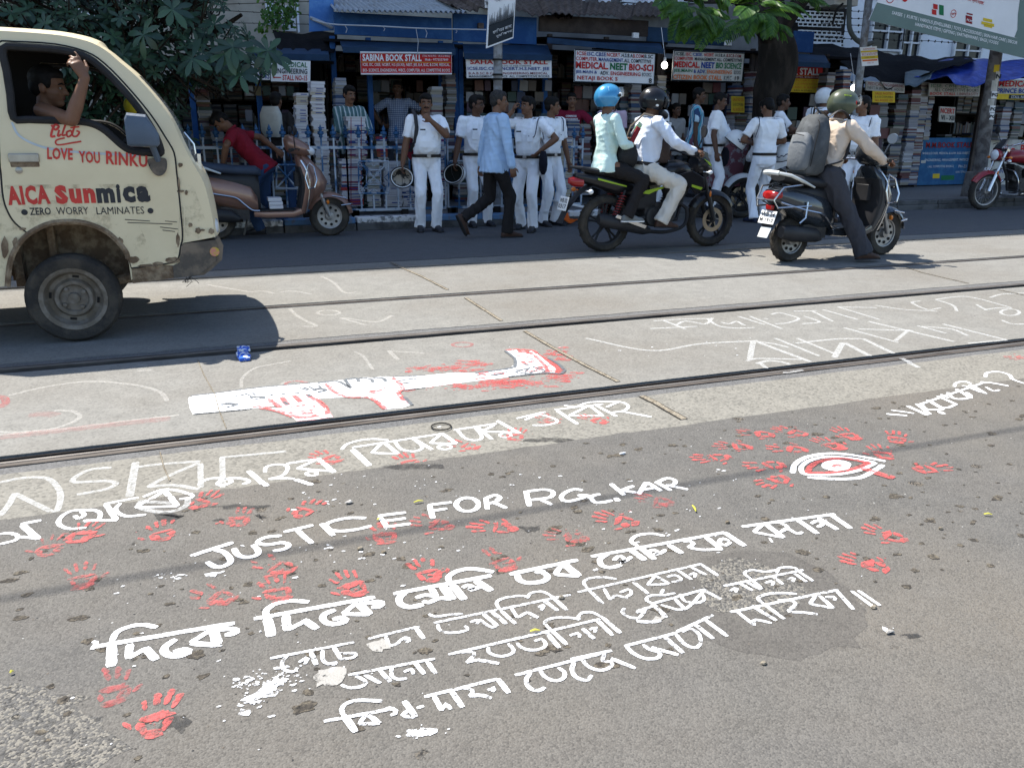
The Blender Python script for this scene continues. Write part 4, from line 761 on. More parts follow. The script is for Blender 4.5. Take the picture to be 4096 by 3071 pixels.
for a,b in zip(rows[:22],rows[1:23]):
 if a[8].x<-0.3:
  for j in range(16):li.quad(*[q+V((-0.02,0,-0.03))for q in(a[j],b[j],b[j+1],a[j+1])])
wb(li,'cab_lining',M_DARKIN,truck)
it=MB()
for y in(5.98,6.76):it.box((-0.98,y,0.98),(0.42,0.5,0.16));it.box((-1.17,y,1.24),(0.13,0.48,0.52),rot=Matrix.Rotation(R(-10),3,'Y'))
it.box((-0.02,TMID,0.98),(0.22,1.36,0.22));it.box((-1.29,TMID,1.15),(0.02,1.36,0.8))
it.lathe([(0.17,-0.012),(0.185,0.0),(0.17,0.012)],(0,0,0),'z',20,closed=True)
n0=20*3;Ms=Matrix.Translation((-0.38,5.98,1.08))@Matrix.Rotation(R(-50),4,'Y');it.v[-n0:]=[tuple(Ms@V(q))for q in it.v[-n0:]]
wb(it,'cab_interior',M_DARKIN,truck,bevel=0.01)
yb=MB();yb.sph((-0.25,6.7,1.42),(0.05,0.05,0.06));yb.tube([(-0.25,6.7,1.62),(-0.25,6.7,1.45)],0.008,5);wb(yb,'hanging_charm',mat('yellow_charm',(0.45,0.36,0.02),0.6),truck)
bd=MB();bd.box((-2.3,TMID,0.62),(1.9,1.5,0.06))
for y in(5.64,7.10):bd.box((-2.3,y,0.82),(1.9,0.04,0.36))
bd.box((-3.23,TMID,0.82),(0.04,1.42,0.36));bd.box((-1.40,TMID,1.02),(0.04,1.40,0.74));wb(bd,'load_bed',M_CREAM,truck,bevel=0.006)
# ------------------------------------------------------------ buildings, book stalls, signs, railing, poles behind the road
def wbx(mb,px0,py0,px1,py1,Y,d,m=0):
 """box whose front face fills the pixel rectangle on the plane Y, d metres deep"""
 a,b=AY(px0,py0,Y),AY(px1,py1,Y);mb.box(((a.x+b.x)/2,Y+d/2,(a.z+b.z)/2),(abs(b.x-a.x),d,abs(a.z-b.z)),m)
def col_m(name,c,**k):return mat(name,c,k.pop('rough',0.75),**k)
M_BWHITE=col_m('bluish_white_wall',(0.66,0.70,0.76),col2=(0.50,0.52,0.54),scale=1.4,thr=(0.45,0.8),bump=0.1)
M_BCREAM=col_m('stained_cream_wall',(0.40,0.36,0.30),col2=(0.24,0.21,0.17),scale=2.2,thr=(0.4,0.75),bump=0.2)
M_BGREY=col_m('grey_wall',(0.16,0.155,0.15),var=0.3,scale=2)
M_WINDARK=mat('dark_window_glass',(0.012,0.014,0.016),0.15)
M_WFRAME=col_m('white_window_frame',(0.62,0.63,0.64),var=0.15)
M_BLUE=col_m('blue_stall_paint',(0.012,0.055,0.17),col2=(0.022,0.08,0.21),scale=4,bump=0.15,bscale=20)
M_BLUEL=col_m('light_blue_sheet',(0.055,0.16,0.42),col2=(0.09,0.22,0.48),scale=5,bump=0.2,bscale=12)
M_BLUED=col_m('dark_blue_sheet',(0.012,0.035,0.075),var=0.3,scale=4)
M_BROWNP=col_m('sooty_brown_panel',(0.030,0.022,0.019),col2=(0.055,0.042,0.035),scale=3)
M_CORR=col_m('corrugated_iron',(0.34,0.37,0.40),col2=(0.22,0.22,0.22),scale=4,thr=(0.45,0.8),rough=0.55)
M_CORRB=col_m('rusty_corrugated_iron',(0.065,0.048,0.040),col2=(0.13,0.10,0.085),scale=5)
M_TARP=col_m('black_tarpaulin',(0.008,0.008,0.010),rough=0.9,spec=0.08,bump=0.5,bscale=14)
M_TARPB=mat('blue_tarpaulin',(0.014,0.035,0.24),0.4,col2=(0.04,0.08,0.38),scale=6,bump=0.6,bscale=10)
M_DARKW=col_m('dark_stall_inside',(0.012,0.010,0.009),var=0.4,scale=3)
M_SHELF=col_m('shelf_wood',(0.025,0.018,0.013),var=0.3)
S_W=col_m('sign_white',(0.68,0.68,0.68),var=0.08,scale=4);S_OFF=col_m('sign_offwhite',(0.47,0.45,0.41),col2=(0.36,0.35,0.31),scale=5);S_RED=col_m('sign_red',(0.42,0.02,0.02));S_BLUE=col_m('sign_blue',(0.015,0.045,0.22));S_GRN=col_m('sign_green',(0.012,0.13,0.05));S_BLK=col_m('sign_black',(0.02,0.025,0.03));S_YEL=col_m('sign_yellow',(0.56,0.40,0.03));S_MAR=col_m('sign_maroon',(0.20,0.015,0.02));S_ORG=col_m('sign_orange',(0.55,0.13,0.03));S_PB=col_m('sign_panel_blue',(0.018,0.085,0.20),col2=(0.03,0.12,0.24),scale=6)
SM=[S_W,S_RED,S_BLUE,S_GRN,S_BLK,S_YEL,S_OFF,S_MAR,S_ORG,S_PB]
W_,R_,B_,G_,K_,Y_,O_,M_,N_,Q_=range(10)
def sign(label,tl,tr,bl,Y,rows,back=W_,cat='sign',depth=0.03,bands=(),frame=None,name='shop_sign'):
 a,b,c=AY(*tl,Y),AY(*tr,Y),AY(*bl,Y)
 ux=b-a;wd=ux.length;ux.normalize();uz=(a-c);ht=uz.length;uz.normalize();n=ux.cross(uz).normalized()
 if n.y>0:n=-n
 t=thing(name,label,cat,tuple((b+c)/2))
 mb=MB();q=[c,c+ux*wd,c+ux*wd+uz*ht,c+uz*ht];mb.prism([p_-n*depth for p_ in q],n*depth);wb(mb,'board',SM[back],t,smooth=False)
 if bands:
  mb=MB()
  for i,(x0,x1,y0,y1,m)in enumerate(bands):
   o=c+n*(0.003+0.0015*(i%3));mb.quad(o+ux*wd*x0+uz*ht*y0,o+ux*wd*x1+uz*ht*y0,o+ux*wd*x1+uz*ht*y1,o+ux*wd*x0+uz*ht*y1,m)
  wb(mb,'colour_bands',SM,t,smooth=False)
 if rows:
  mb=MB()
  for r in rows:
   y0,y1,items=r[:3]
   for it in items:
    tx,x0,x1,m=it[:4];put_text(mb,tx,c+n*0.0085+ux*wd*x0+uz*ht*y0,ux,uz,wd*(x1-x0),ht*(y1-y0),m,it[4]if len(it)>4 else 0.02,1.06)
  wb(mb,'lettering',SM,t,smooth=False)
 if frame is not None:
  mb=MB();P=[p_+n*0.004 for p_ in q];mb.tube(P,0.012,4,closed=True);wb(mb,'frame',SM[frame],t,smooth=False)
 return t
 # ---- tall building that shades the pavement and the far half of the road
bl=thing('apartment_building','tall pale building behind the book stalls, its ground floor windows showing over their roofs','building',(20,17,0))
def facade(name,x0,x1,y,z0,z1,m,d=0.3):
 mb=MB();mb.box(((x0+x1)/2,y+d/2,(z0+z1)/2),(x1-x0,d,z1-z0));return wb(mb,name,m,bl,smooth=False)
TOP=19.9
facade('wall',-14.0,AY(2000,20,17).x,17.0,0.1,TOP,M_BCREAM);facade('wall',AY(2000,20,17).x,AY(3345,20,17).x,17.03,0.1,TOP,M_BGREY);facade('wall',AY(3345,20,17).x,46,17.0,0.1,TOP,M_BWHITE)
facade('roof_slab',-14,46,16.95,TOP,TOP+0.12,M_BGREY,9)
for xw in(-13.9,45.9):mb=MB();mb.box((xw,21.5,10),(0.2,8,19.6));wb(mb,'side_wall',M_BCREAM,bl,smooth=False)
def window(px0,py0,px1,py1,Y=16.97,mull=1,frame=0.05):
 a,b=AY(px0,py0,Y),AY(px1,py1,Y);mb=MB();x0,x1,z0,z1=a.x,b.x,b.z,a.z
 for z in(z0,z1):mb.box(((x0+x1)/2,Y-0.02,z),(x1-x0+frame,0.08,frame))
 for i in range(mull+2):mb.box((x0+(x1-x0)*i/(mull+1),Y-0.022,(z0+z1)/2),(frame,0.075,z1-z0))
 mb.box(((x0+x1)/2,Y-0.018,z0+(z1-z0)*0.48),(x1-x0,0.06,frame*0.8))
 w_=wb(mb,'window',M_WFRAME,bl,smooth=False);mb=MB();mb.box(((x0+x1)/2,Y+0.02,(z0+z1)/2),(x1-x0,0.01,z1-z0));wb(mb,'pane',M_WINDARK,w_,smooth=False)
for q in((3495,40,3600,205),(3612,110,3668,230),(3818,165,3915,240),(3505,-160,3660,0),(3740,-160,3900,0),(1127,30,1178,122),(1905,-40,2005,18),(2240,-60,2330,10),(2490,-70,2620,14),(250,-60,380,60),(640,-80,760,40),(4050,-120,4250,190)):window(*q)
for zf in(5.2,8.4,11.6,14.8):
 for xf in range(-12,45,3):
  mb=MB();mb.box((xf,16.98,zf+1.1),(1.3,0.1,1.5));mb.box((xf,16.93,zf+0.3),(1.5,0.2,0.08));w_=wb(mb,'window',M_WFRAME,bl,smooth=False);mb=MB();mb.box((xf,16.92,zf+1.1),(1.15,0.03,1.35));wb(mb,'pane',M_WINDARK,w_,smooth=False)
mb=MB();wbx(mb,2595,-60,2690,55,16.6,0.3);wbx(mb,2500,14,2600,44,16.7,0.2);wbx(mb,2690,0,2800,14,16.5,0.4);wb(mb,'white_balcony',M_BWHITE,bl,smooth=False)
for q in((1058,-60,1102,100),(1185,-20,1200,130),(1940,-40,1980,30),(2408,-40,2442,40),(2244,-40,2278,40)):mb=MB();wbx(mb,*q,16.8,0.15);wb(mb,'pilaster',M_BWHITE,bl,smooth=False)
mb=MB();wbx(mb,2080,-30,2190,30,16.85,0.12);wb(mb,'wall_panel',M_BWHITE,bl,smooth=False)
mb=MB();wbx(mb,3350,-100,3430,25,15.9,1.1);wbx(mb,3380,-80,3415,-10,15.7,0.3);wb(mb,'concrete_bay',M_BCREAM,bl,smooth=False)
# breeze-block screen wall
jw=thing('breeze_block_wall','pierced white breeze block wall right of the dark tree trunk','wall',tuple(AY(3270,150,16.4)))
mb=MB()
for r in range(9):
 for c in range(11):
  x0=3185+c*19+(9 if r%2 else 0);y0=45+r*15.5+c*0.8
  if x0>3360 or(105<y0<122):continue
  q=[AY(x,y,16.4)for x,y in((x0,y0),(x0+17,y0),(x0+17,y0+13),(x0,y0+13))];mb.tube([q[0],q[1],q[2],q[3]],0.014,5,closed=True)
wb(mb,'pierced_blocks',M_WFRAME,jw);mb=MB();wbx(mb,3180,165,3365,190,16.38,0.1);wb(mb,'base_course',M_BWHITE,jw,smooth=False);mb=MB();wbx(mb,3180,20,3370,195,16.7,0.05);wb(mb,'dark_backing',M_DARKW,jw,smooth=False)
# ---- stalls: each a frame with back, floor, roof, fascia, shelves
def stall(label,px0,px1,roof_px,Yf=13.2,Yb=15.6,fascia=None,fm=M_BLUE,awn=None,am=M_BLUE,posts=(),pm=M_BLUE,roofm=M_TARP,back=M_DARKW,shelves=3):
 xa,xb=AY(px0,300,Yf).x,AY(px1,300,Yf).x;zt=AY((px0+px1)/2,roof_px,Yf).z;t=thing('book_stall',label,'stall',((xa+xb)/2,Yf,0.145),group='book stalls along the pavement')
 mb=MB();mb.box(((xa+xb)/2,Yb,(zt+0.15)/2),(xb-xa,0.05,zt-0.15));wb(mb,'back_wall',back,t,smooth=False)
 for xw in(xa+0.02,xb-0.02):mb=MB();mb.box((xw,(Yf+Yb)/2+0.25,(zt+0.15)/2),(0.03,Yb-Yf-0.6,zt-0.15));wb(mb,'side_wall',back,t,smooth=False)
 mb=MB();mb.box(((xa+xb)/2,(Yf+Yb)/2,zt+0.03),(xb-xa+0.1,Yb-Yf+0.3,0.04),rot=Matrix.Rotation(R(4),3,'X'));wb(mb,'roof',roofm,t,smooth=False)
 for k in range(shelves):
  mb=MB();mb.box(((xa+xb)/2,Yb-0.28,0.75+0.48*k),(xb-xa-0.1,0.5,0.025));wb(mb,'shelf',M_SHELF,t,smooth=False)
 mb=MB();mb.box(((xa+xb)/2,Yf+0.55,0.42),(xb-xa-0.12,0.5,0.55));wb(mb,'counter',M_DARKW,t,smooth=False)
 if fascia:mb=MB();wbx(mb,*fascia,Yf-0.12,0.04);wb(mb,'fascia',fm,t,smooth=False,bevel=0.004)
 if awn:
  mb=MB();a,b,c,d=[AY(*q,Yy)for q,Yy in zip(awn,(Yf-0.1,Yf-0.1,Yf-0.75,Yf-0.75))];mb.prism([a,b,c,d],(0,0,0.03));mb.prism([d+V((0,-0.004,-0.02)),c+V((0,-0.004,-0.02)),c+V((0,-0.004,0.06)),d+V((0,-0.004,0.06))],(0,0.02,0));wb(mb,'awning',am,t,smooth=False)
 for p_ in posts:
  x=AY(p_,300,Yf-0.05).x;mb=MB();mb.box((x,Yf-0.05,(zt+0.15)/2),(0.075,0.07,zt-0.15));wb(mb,'post',pm,t,smooth=False,bevel=0.006)
 return t,xa,xb,zt
stalls=[]
stalls.append(stall('dark book stall behind the broad-leaved tree, under the green medical sign',700,1318,225,fascia=None,awn=((1000,200),(1312,206),(1318,238),(1010,232)),am=M_BLUED,posts=(760,1030),roofm=M_TARP))
s_=stall('blue book stall under a pale corrugated roof with a red and white sign',1322,1832,158,fascia=(1335,48,1808,160),fm=M_BLUE,awn=((1360,172),(1815,182),(1822,216),(1372,205)),am=M_BLUED,posts=(1336,1478,1764,1822));stalls.append(s_)
mb=MB();rings=[]
pa,pb=AY(1342,44,12.7),AY(1872,50,12.7);pc,pd=AY(1275,-30,15.2),AY(1660,-40,15.2)
n_=120;rows_=[]
for i in range(n_+1):
 t=i/n_;a=pa.lerp(pb,t);b=pc.lerp(pd,t);dz=0.02*math.sin(i*1.35);rows_.append((a+V((0,0,dz)),b+V((0,0,dz))))
for a,b in zip(rows_,rows_[1:]):mb.quad(a[0],b[0],b[1],a[1]);mb.quad(a[0]-V((0,0,.006)),b[0]-V((0,0,.006)),b[1]-V((0,0,.006)),a[1]-V((0,0,.006)))
wb(mb,'corrugated_roof',M_CORR,s_[0],smooth=True,angle=80)
mb=MB();mb.prism([AY(1237,-60,13.4),AY(1335,-30,13.4),AY(1335,122,13.4),AY(1237,128,13.4)],(0,0.03,0));wb(mb,'side_sheet',M_BLUEL,s_[0],smooth=False)
mb=MB();mb.tube([AY(1240,72,13.35),AY(1290,92,13.35),AY(1330,112,13.35)],0.025,4);wb(mb,'wood_batten',M_CORR,s_[0])
s_=stall('blue book stall behind the poster pole, with a white sign cut by the pole',1836,2186,182,fascia=(1812,52,2146,180),fm=M_BLUE,awn=((1850,185),(2190,190),(2208,238),(1858,232)),am=M_BLUED,posts=(1842,2080,2180));stalls.append(s_)
def corr(px,Ya,Yb,m,par,amp=0.018,k=1.35,n_=90):
 pa,pb,pc,pd=AY(*px[0],Ya),AY(*px[1],Ya),AY(*px[2],Yb),AY(*px[3],Yb);mb=MB();rw=[]
 for i in range(n_+1):
  t=i/n_;a=pa.lerp(pb,t);b=pc.lerp(pd,t);dz=amp*math.sin(i*k)-0.05*(noise.noise((t*4,1,0))>0.25);rw.append((a+V((0,0,dz)),b+V((0,0,dz))))
 for a,b in zip(rw,rw[1:]):mb.quad(a[0],b[0],b[1],a[1]);mb.quad(a[0]-V((0,0,.006)),b[0]-V((0,0,.006)),b[1]-V((0,0,.006)),a[1]-V((0,0,.006)))
 wb(mb,'corrugated_roof',m,par,smooth=True,angle=80)
corr(((1800,22),(2330,62),(1660,-40),(2330,-20)),12.8,15.4,M_CORRB,s_[0])
s_=stall('sooty brown book stall behind the two riders on the motorcycle',2190,2636,150,fascia=(2158,58,2592,148),fm=M_BROWNP,awn=((2235,172),(2640,180),(2655,212),(2190,168)),am=M_BLUED,posts=(2196,2420,2630),pm=M_BROWNP);stalls.append(s_)
corr(((2190,55),(2660,66),(2200,5),(2680,10)),12.9,15.4,M_CORRB,s_[0])
s_=stall('book stall left of the dark tree trunk, with a faded off-white sign',2640,3010,188,fascia=(2592,108,2925,186),fm=M_BLUED,posts=(2646,3004),pm=M_BROWNP);stalls.append(s_)
s_=stall('book stall behind the tree trunk with a red and yellow sign',3014,3440,215,fascia=(3180,124,3250,212),fm=M_BLUE,awn=((3190,222),(3300,230),(3320,268),(3180,262)),am=M_BLUED,posts=(3020,3300),pm=M_BROWNP);stalls.append(s_)
s_=stall('book stall under sagging black and blue sheets with a blue counter front',3444,3924,330,Yf=14.0,Yb=16.2,posts=(3450,3720),pm=M_BROWNP);stalls.append(s_)
s_=stall('book stall at the right edge, behind the pole with torn notices',3930,4420,300,Yf=14.0,Yb=16.2,posts=(3940,),pm=M_BROWNP);stalls.append(s_)
# loose sheets over the right-hand stalls
def sheet_cloth(name,label,px,Ys,m,n=22,amp=0.06,sd=0):
 """px: rows of pixel points (back row to front row), Ys a depth for each row"""
 mb=MB();g_=[]
 for r,Y in zip(px,Ys):
  P=crom([AY(*q,Y)for q in r],8);L_=[]
  for i in range(n+1):
   k=i/n*(len(P)-1);j=min(len(P)-2,int(k));L_.append(P[j].lerp(P[j+1],k-j))
  g_.append(L_)
 k=6;gg=[]
 for a,b in zip(g_,g_[1:]):
  for j in range(k):gg.append([p_.lerp(q,j/k)for p_,q in zip(a,b)])
 gg.append(g_[-1])
 for i,r in enumerate(gg):
  for j,q in enumerate(r):q.z+=amp*noise.noise((q.x*2.2+sd,q.y*2,i*0.1))-amp*0.5*math.sin(j*1.1+sd)*(i/len(gg));q.y+=amp*noise.noise((q.x*3,q.z*3,sd))
 nn=n+1;vs=[q for r in gg for q in r];mb.add(vs,[(i*nn+j,i*nn+j+1,(i+1)*nn+j+1,(i+1)*nn+j)for i in range(len(gg)-1)for j in range(n)])
 o=mb.build(name,m,smooth=True,angle=180,label=label,cat='tarpaulin',group='sheets over the stalls');md=o.modifiers.new('thick','SOLIDIFY');md.thickness=0.006;return o
sheet_cloth('tarpaulin','torn black sheet sagging over the stalls right of the tree',[[(3230,175),(3400,190),(3560,215),(3700,235),(3880,225)],[(3240,215),(3400,230),(3520,262),(3680,255),(3900,250)],[(3250,250),(3400,290),(3520,330),(3600,345),(3720,300)]],(16.0,14.2,13.3),M_TARP,amp=0.10)
sheet_cloth('tarpaulin','black sheet spread over the roof of the stall behind the tree leaves',[[(1090,120),(1200,135),(1342,130)],[(1100,150),(1210,160),(1350,142)],[(1110,215),(1210,214),(1336,210)]],(15.5,13.6,12.9),M_TARP,amp=0.05,sd=3)
sheet_cloth('tarpaulin','bright blue plastic sheet behind the notice pole at the right',[[(3700,250),(3800,240),(3900,238),(4000,245),(4130,240)],[(3740,290),(3830,300),(3920,285),(4000,290),(4140,268)],[(3660,320),(3780,312),(3860,345),(3960,326),(4150,300)]],(15.2,13.9,13.3),M_TARPB,amp=0.07,sd=5)
sheet_cloth('tarpaulin','dull grey plastic sheet hanging under the black one',[[(3620,290),(3680,280),(3730,290)],[(3620,340),(3660,348),(3720,318)]],(13.6,13.1),mat('grey_plastic_sheet',(0.07,0.10,0.12),0.35,var=0.3),amp=0.04,sd=8,n=10)
# ---- the shop signs
sign('green and white sign reading MEDICAL ENGINEERING with a red arrow to STALL NO-15',(1084,240),(1242,245),(1084,326),12.3,[(0.68,0.93,[('MEDICAL',0.30,0.92,G_)]),(0.37,0.62,[('ENGINEERING',0.10,0.92,K_)]),(0.06,0.31,[('STALL NO-15',0.29,0.92,R_)])],bands=((0.09,0.25,0.16,0.21,R_),(0.05,0.10,0.15,0.22,R_)))
sign('white board with red and blue words, half hidden by leaves left of the arrow sign',(960,236),(1081,240),(960,318),12.32,[(0.66,0.92,[('& COM',0.45,0.95,B_)]),(0.36,0.6,[('B.COM',0.55,0.98,R_)]),(0.06,0.30,[('BOOKS',0.52,0.98,B_)])])
sign('red and white sign reading SABINA BOOK STALL',(1441,211),(1806,214),(1444,297),12.45,[(0.60,0.93,[('SABINA BOOK STALL',0.02,0.66,W_,0.035)]),(0.79,0.91,[('STALL NO K.M.C - 18 (C.U WALL)',0.67,0.98,W_,0.0)]),(0.63,0.74,[('Mob.- 9775557849',0.70,0.96,W_,0.01)]),(0.33,0.51,[('ICSE, ISC, CBSE, NCERT, H.S (XI-XII), NEET, JEE, B.A, B.SC, B.COM, MEDICAL,',0.02,0.98,W_,0.01)]),(0.08,0.25,[('BIO- SCIENCE, ENGINEERING, WBCS, COMPUTER, ALL COMPETITIVE BOOKS',0.02,0.98,W_,0.01)])],back=R_,bands=((0,1,0.545,0.565,Y_),),frame=W_)
sign('white sign reading SAHA BOOK STALL, cut in two by the poster pole',(1865,236),(2206,238),(1868,313),12.5,[(0.72,0.95,[('SAHA BOOK STALL',0.04,0.95,R_,0.03)]),(0.60,0.68,[('STALL NO. 14  MOB. 9784839908',0.35,0.75,K_,0.0)]),(0.36,0.58,[('ICSE.ISC.CBSE.NCERT.H.S.NEET. JEE',0.01,0.97,B_)]),(0.18,0.31,[('B.A.B.SC.B.COM.ENGINEERING.MEDICAL',0.02,0.95,M_,0.01)]),(0.03,0.14,[('MANAGEMENT.SCIENCE. ALL COMPETITIVE BOOKS',0.02,0.97,K_)])],bands=())
def rows_n(last):return[(0.83,0.95,[('ICSE',.02,.135,R_),('ISC.CBSE',.145,.375,B_),('NCERT.',.385,.565,R_),('H.S.B.A',.57,.71,K_),('B.COM',.715,.85,R_),('B.SC',.86,.97,K_)]),(0.67,0.79,[('COMPUTER.',.01,.275,R_),('MANAGEMENT.',.285,.60,B_),('ALL COMPETITIVE',.605,.95,K_)]),(0.42,0.64,[('MEDICAL.',.01,.41,R_,.04),('NEET',.43,.65,G_,.04),('BIO-SCI',.67,.98,R_,.04)]),(0.25,0.37,[('JEE.MAIN &',.01,.27,B_),('ADV.',.31,.42,K_),('ENGINEERING',.44,.82,R_),('BOOKS',.84,.96,K_,.0)]),(0.04,0.2,last)]
sign('white sign ending NETAJI BOOKS, above the blue helmet',(2301,199),(2621,215),(2298,328),12.4,rows_n([('NETAJI BOOK S',.03,.53,R_),('8',.93,.97,K_)]),frame=K_)
sign('faded off-white sign ending CITIZEN BOOK STALL',(2697,203),(2978,214),(2688,322),12.6,[(0.84,0.95,[('ICSE.',.02,.15,K_),('ISC.',.16,.25,R_),('CBSE.',.26,.40,B_),('NCERT.',.42,.56,R_),('H.S.B.A',.58,.72,K_),('B.SC.B.COM',.74,.95,M_)]),(0.69,0.80,[('COMPUTER',.01,.27,R_),('MANAGEMENT.ALL COMPETITIVE',.29,.97,K_)]),(0.44,0.65,[('MEDICAL.',.01,.37,R_,.04),('NEET',.39,.58,B_,.04),('BIO SCIENCE',.60,.97,G_,.03)]),(0.26,0.39,[('JEE.MAIN',.01,.27,G_),('& ADV.',.29,.46,B_),('ENGINEERING',.48,.84,N_),('BOOKS',.87,.97,K_,0)]),(0.04,0.20,[('CITIZEN BOOK STALL',.01,.70,N_,.03),('K.M.C',.73,.84,K_,0),('19',.89,.95,K_)])],back=O_,frame=K_)
sign('red and yellow sign with BOOK STALL in white, right half behind the tree trunk',(3018,258),(3292,268),(3016,366),13.4,[(0.66,0.93,[('NEW BOOK STALL',.03,.95,W_,.035)]),(0.55,0.61,[('CALL & NOTES, 8436222450',.40,.95,W_,0)]),(0.42,0.49,[('ICSE.CBSE.NCERT H.S',.30,.92,N_,0)]),(0.29,0.36,[('B.A & B.SC COMPETITIVE',.30,.95,N_,0)]),(0.16,0.23,[('TET.WBCS.RAIL & BANK',.30,.92,N_,0)]),(0.04,0.10,[('W.B. BOOK, BAG & STALL',.30,.85,K_,0)])],back=Y_,bands=((0,1,0.64,1.0,R_),(0,1,0.52,0.63,M_)))
sign('dirty grey sign with faint red words under the black sheet',(3466,324),(3620,336),(3464,362),13.3,[(0.55,0.9,[('MEDICAL.ENGINEERING',.03,.97,M_,0)]),(0.1,0.45,[('NEET & JEE BOOK HOUSE',.03,.97,K_,0)])],back=O_)
sign('white sign with rubbed green and red words above the hung NCERT card',(3718,334),(3922,338),(3714,384),13.7,[(0.68,0.95,[('ICSE. CBSE. ISC. H.S',.03,.97,G_,0)]),(0.36,0.62,[('ALL COMPETITIVE BOOKS',.10,.97,K_,.0)]),(0.06,0.30,[('BOOK STALL',.02,.52,R_,.02),('UNIVERSITY',.55,.97,M_,0)])],back=O_)
sign('small white card reading NCERT VI-XII hung in the stall',(3760,426),(3822,430),(3756,487),13.9,[(0.55,0.9,[('NCERT',.05,.95,R_,.02)]),(0.12,0.45,[('VI - XII',.1,.95,K_,.02)])],back=O_,name='hanging_card')
sign('yellow and white sign reading MEDICAL and PRINCE BOOK at the right edge',(3988,318),(4175,322),(3976,398),13.6,[(0.64,0.95,[('MEDICAL',.05,.75,R_,.03)]),(0.32,0.56,[('PRINCE BOOK',.03,.85,B_,.02)]),(0.06,0.2,[('STALL NO. 21',.35,.75,W_,0)])],back=O_,bands=((0,1,0.0,0.28,Y_),(0.3,0.8,0.03,0.24,K_)))
sign('blue counter front painted M.M. BOOK STALL over pale small writing',(3672,552),(3902,552),(3658,742),14.05,[(0.79,0.91,[('M.M.BOOK STALL',.14,.96,M_,.03)]),(0.64,0.70,[('W.B.B.S.E.CHSE. MEDICAL & LAW, B.SC SUBJECTS',.09,.95,W_,0)]),(0.50,0.56,[('ENGINEERING, MANAGEMENT, PHYSICS',.14,.90,W_,0)]),(0.36,0.42,[('( ALL COMPETITIVE BOOKS )',.2,.65,W_,0),('PH-23',.74,.88,W_,0)]),(0.25,0.29,[('K.M.C STALL',.70,.88,W_,0)])],back=Q_,bands=((0.02,0.09,0.75,0.92,O_),(0.3,0.42,0.14,0.24,Y_),(0.45,0.68,0.10,0.2,G_),(0.08,0.16,0.47,0.53,O_)),name='painted_counter_front')
sign('stained white counter front with a red top edge and the word MEDICAL',(3555,590),(3664,590),(3540,742),13.9,[(0.42,0.62,[('MEDICAL',.0,.62,R_,.02)])],back=O_,bands=((0,1,0.9,1.0,R_),),name='painted_counter_front')
sign('cream counter front with a large red M.E behind the red motorcycle',(3960,560),(4200,560),(3940,750),14.0,[(0.72,0.9,[('M.E. BOOK',.2,.95,R_,.02)]),(0.3,0.38,[('PRINCE BOOK STALL',.12,.8,B_,0)])],back=O_,name='painted_counter_front')
M_PEEL=mat('peeling_pink_paint',(0.22,0.08,0.09),0.8,col2=(0.34,0.30,0.30),scale=7,thr=(0.52,0.58))
mb=MB();wbx(mb,2840,545,3020,745,12.6,0.5);mb.build('counter_box',M_PEEL,smooth=False,bevel=0.01,label='peeling pink counter box behind the standing policemen',cat='counter')
mb=MB();wbx(mb,2020,620,2090,775,12.1,0.4);mb.build('counter_box',M_BLUE,smooth=False,bevel=0.01,label='blue wooden box behind the railing, beside the walking man',cat='counter')
for q,lb in(((2925,385,2978,450),'yellow notice pinned behind the back of the turned policeman'),((3490,365,3580,410),'dark yellow notice hanging in the shade under the black sheet')):
 a=[(q[0],q[1]),(q[2],q[1]+2),(q[0],q[3])];sign(lb,*a,12.9,[(0.7,.9,[('SALE NOTES',.1,.9,R_,0)]),(.4,.58,[('B.A.B.COM.MBA',.1,.9,K_,0)]),(.1,.28,[('ALL BOOKS 10%',.1,.9,R_,0)])],back=Y_,name='paper_notice',depth=0.004)
 # lamps hung in the stalls
for x,y,lb in((2658,262,'round white bulb glowing between the two white signs'),(3414,352,'round white bulb glowing left of the thin pole')):
 c=AY(x,y,12.7);t=thing('bulb_lamp',lb,'lamp',tuple(c),group='bulbs lit in the stalls');mb=MB();mb.sph(c,(0.052,0.052,0.058),14);wb(mb,'bulb',mat('glowing_bulb',(1,0.97,0.9),0.4,emit=4),t);mb=MB();mb.tube([c+V((0,0,0.05)),c+V((0,0,0.12))],0.022,8);mb.tube([c+V((0,0,0.12)),c+V((0.02,0.2,0.6))],0.005,5);wb(mb,'holder',S_W,t)
 # ---- poles, posters, banner, wires
def pole(label,base,r0,top,r1,m,zb=0.145,name='street_pole',collars=()):
 t=thing(name,label,'pole',(base.x,base.y,zb));mb=MB();mb.tube([V((base.x,base.y,zb)),base.lerp(top,0.5)+V((0,0,0)),top],[r0,(r0+r1)/2,r1],16);wb(mb,'shaft',m,t);return t
M_POLE=mat('grey_painted_pole',(0.25,0.26,0.27),0.6,col2=(0.14,0.13,0.12),scale=9,bump=0.15)
M_POLEC=mat('grimy_concrete_pole',(0.17,0.16,0.15),0.9,col2=(0.08,0.07,0.065),scale=6,bump=0.4)
b=AY(1990,800,11.35);p1=pole('grey pole carrying a black and white poster, behind the walking man',V((b.x,11.35,0.145)),0.062,AY(1994,-700,11.35),0.058,M_POLE)
mb=MB()
for y in(300,318,240):c=AY(1990,y,11.35);mb.lathe([(0.069,-0.012),(0.072,0),(0.069,0.012)],c,'z',14)
wb(mb,'wire_bands',M_BLACK,p1)
b=AY(3906,770,11.5);t_=AY(3990,-60,11.5);p2=pole('thick grimy concrete pole plastered with torn notices at the right',V((b.x,11.5,0.145)),0.125,t_+V((0.15,0,1.2)),0.085,M_POLEC)
mb=MB();mb.box((b.x,11.5,0.34),(0.42,0.36,0.5),taper=0.86);wb(mb,'concrete_foot',M_POLEC,p2,bevel=0.02,smooth=False)
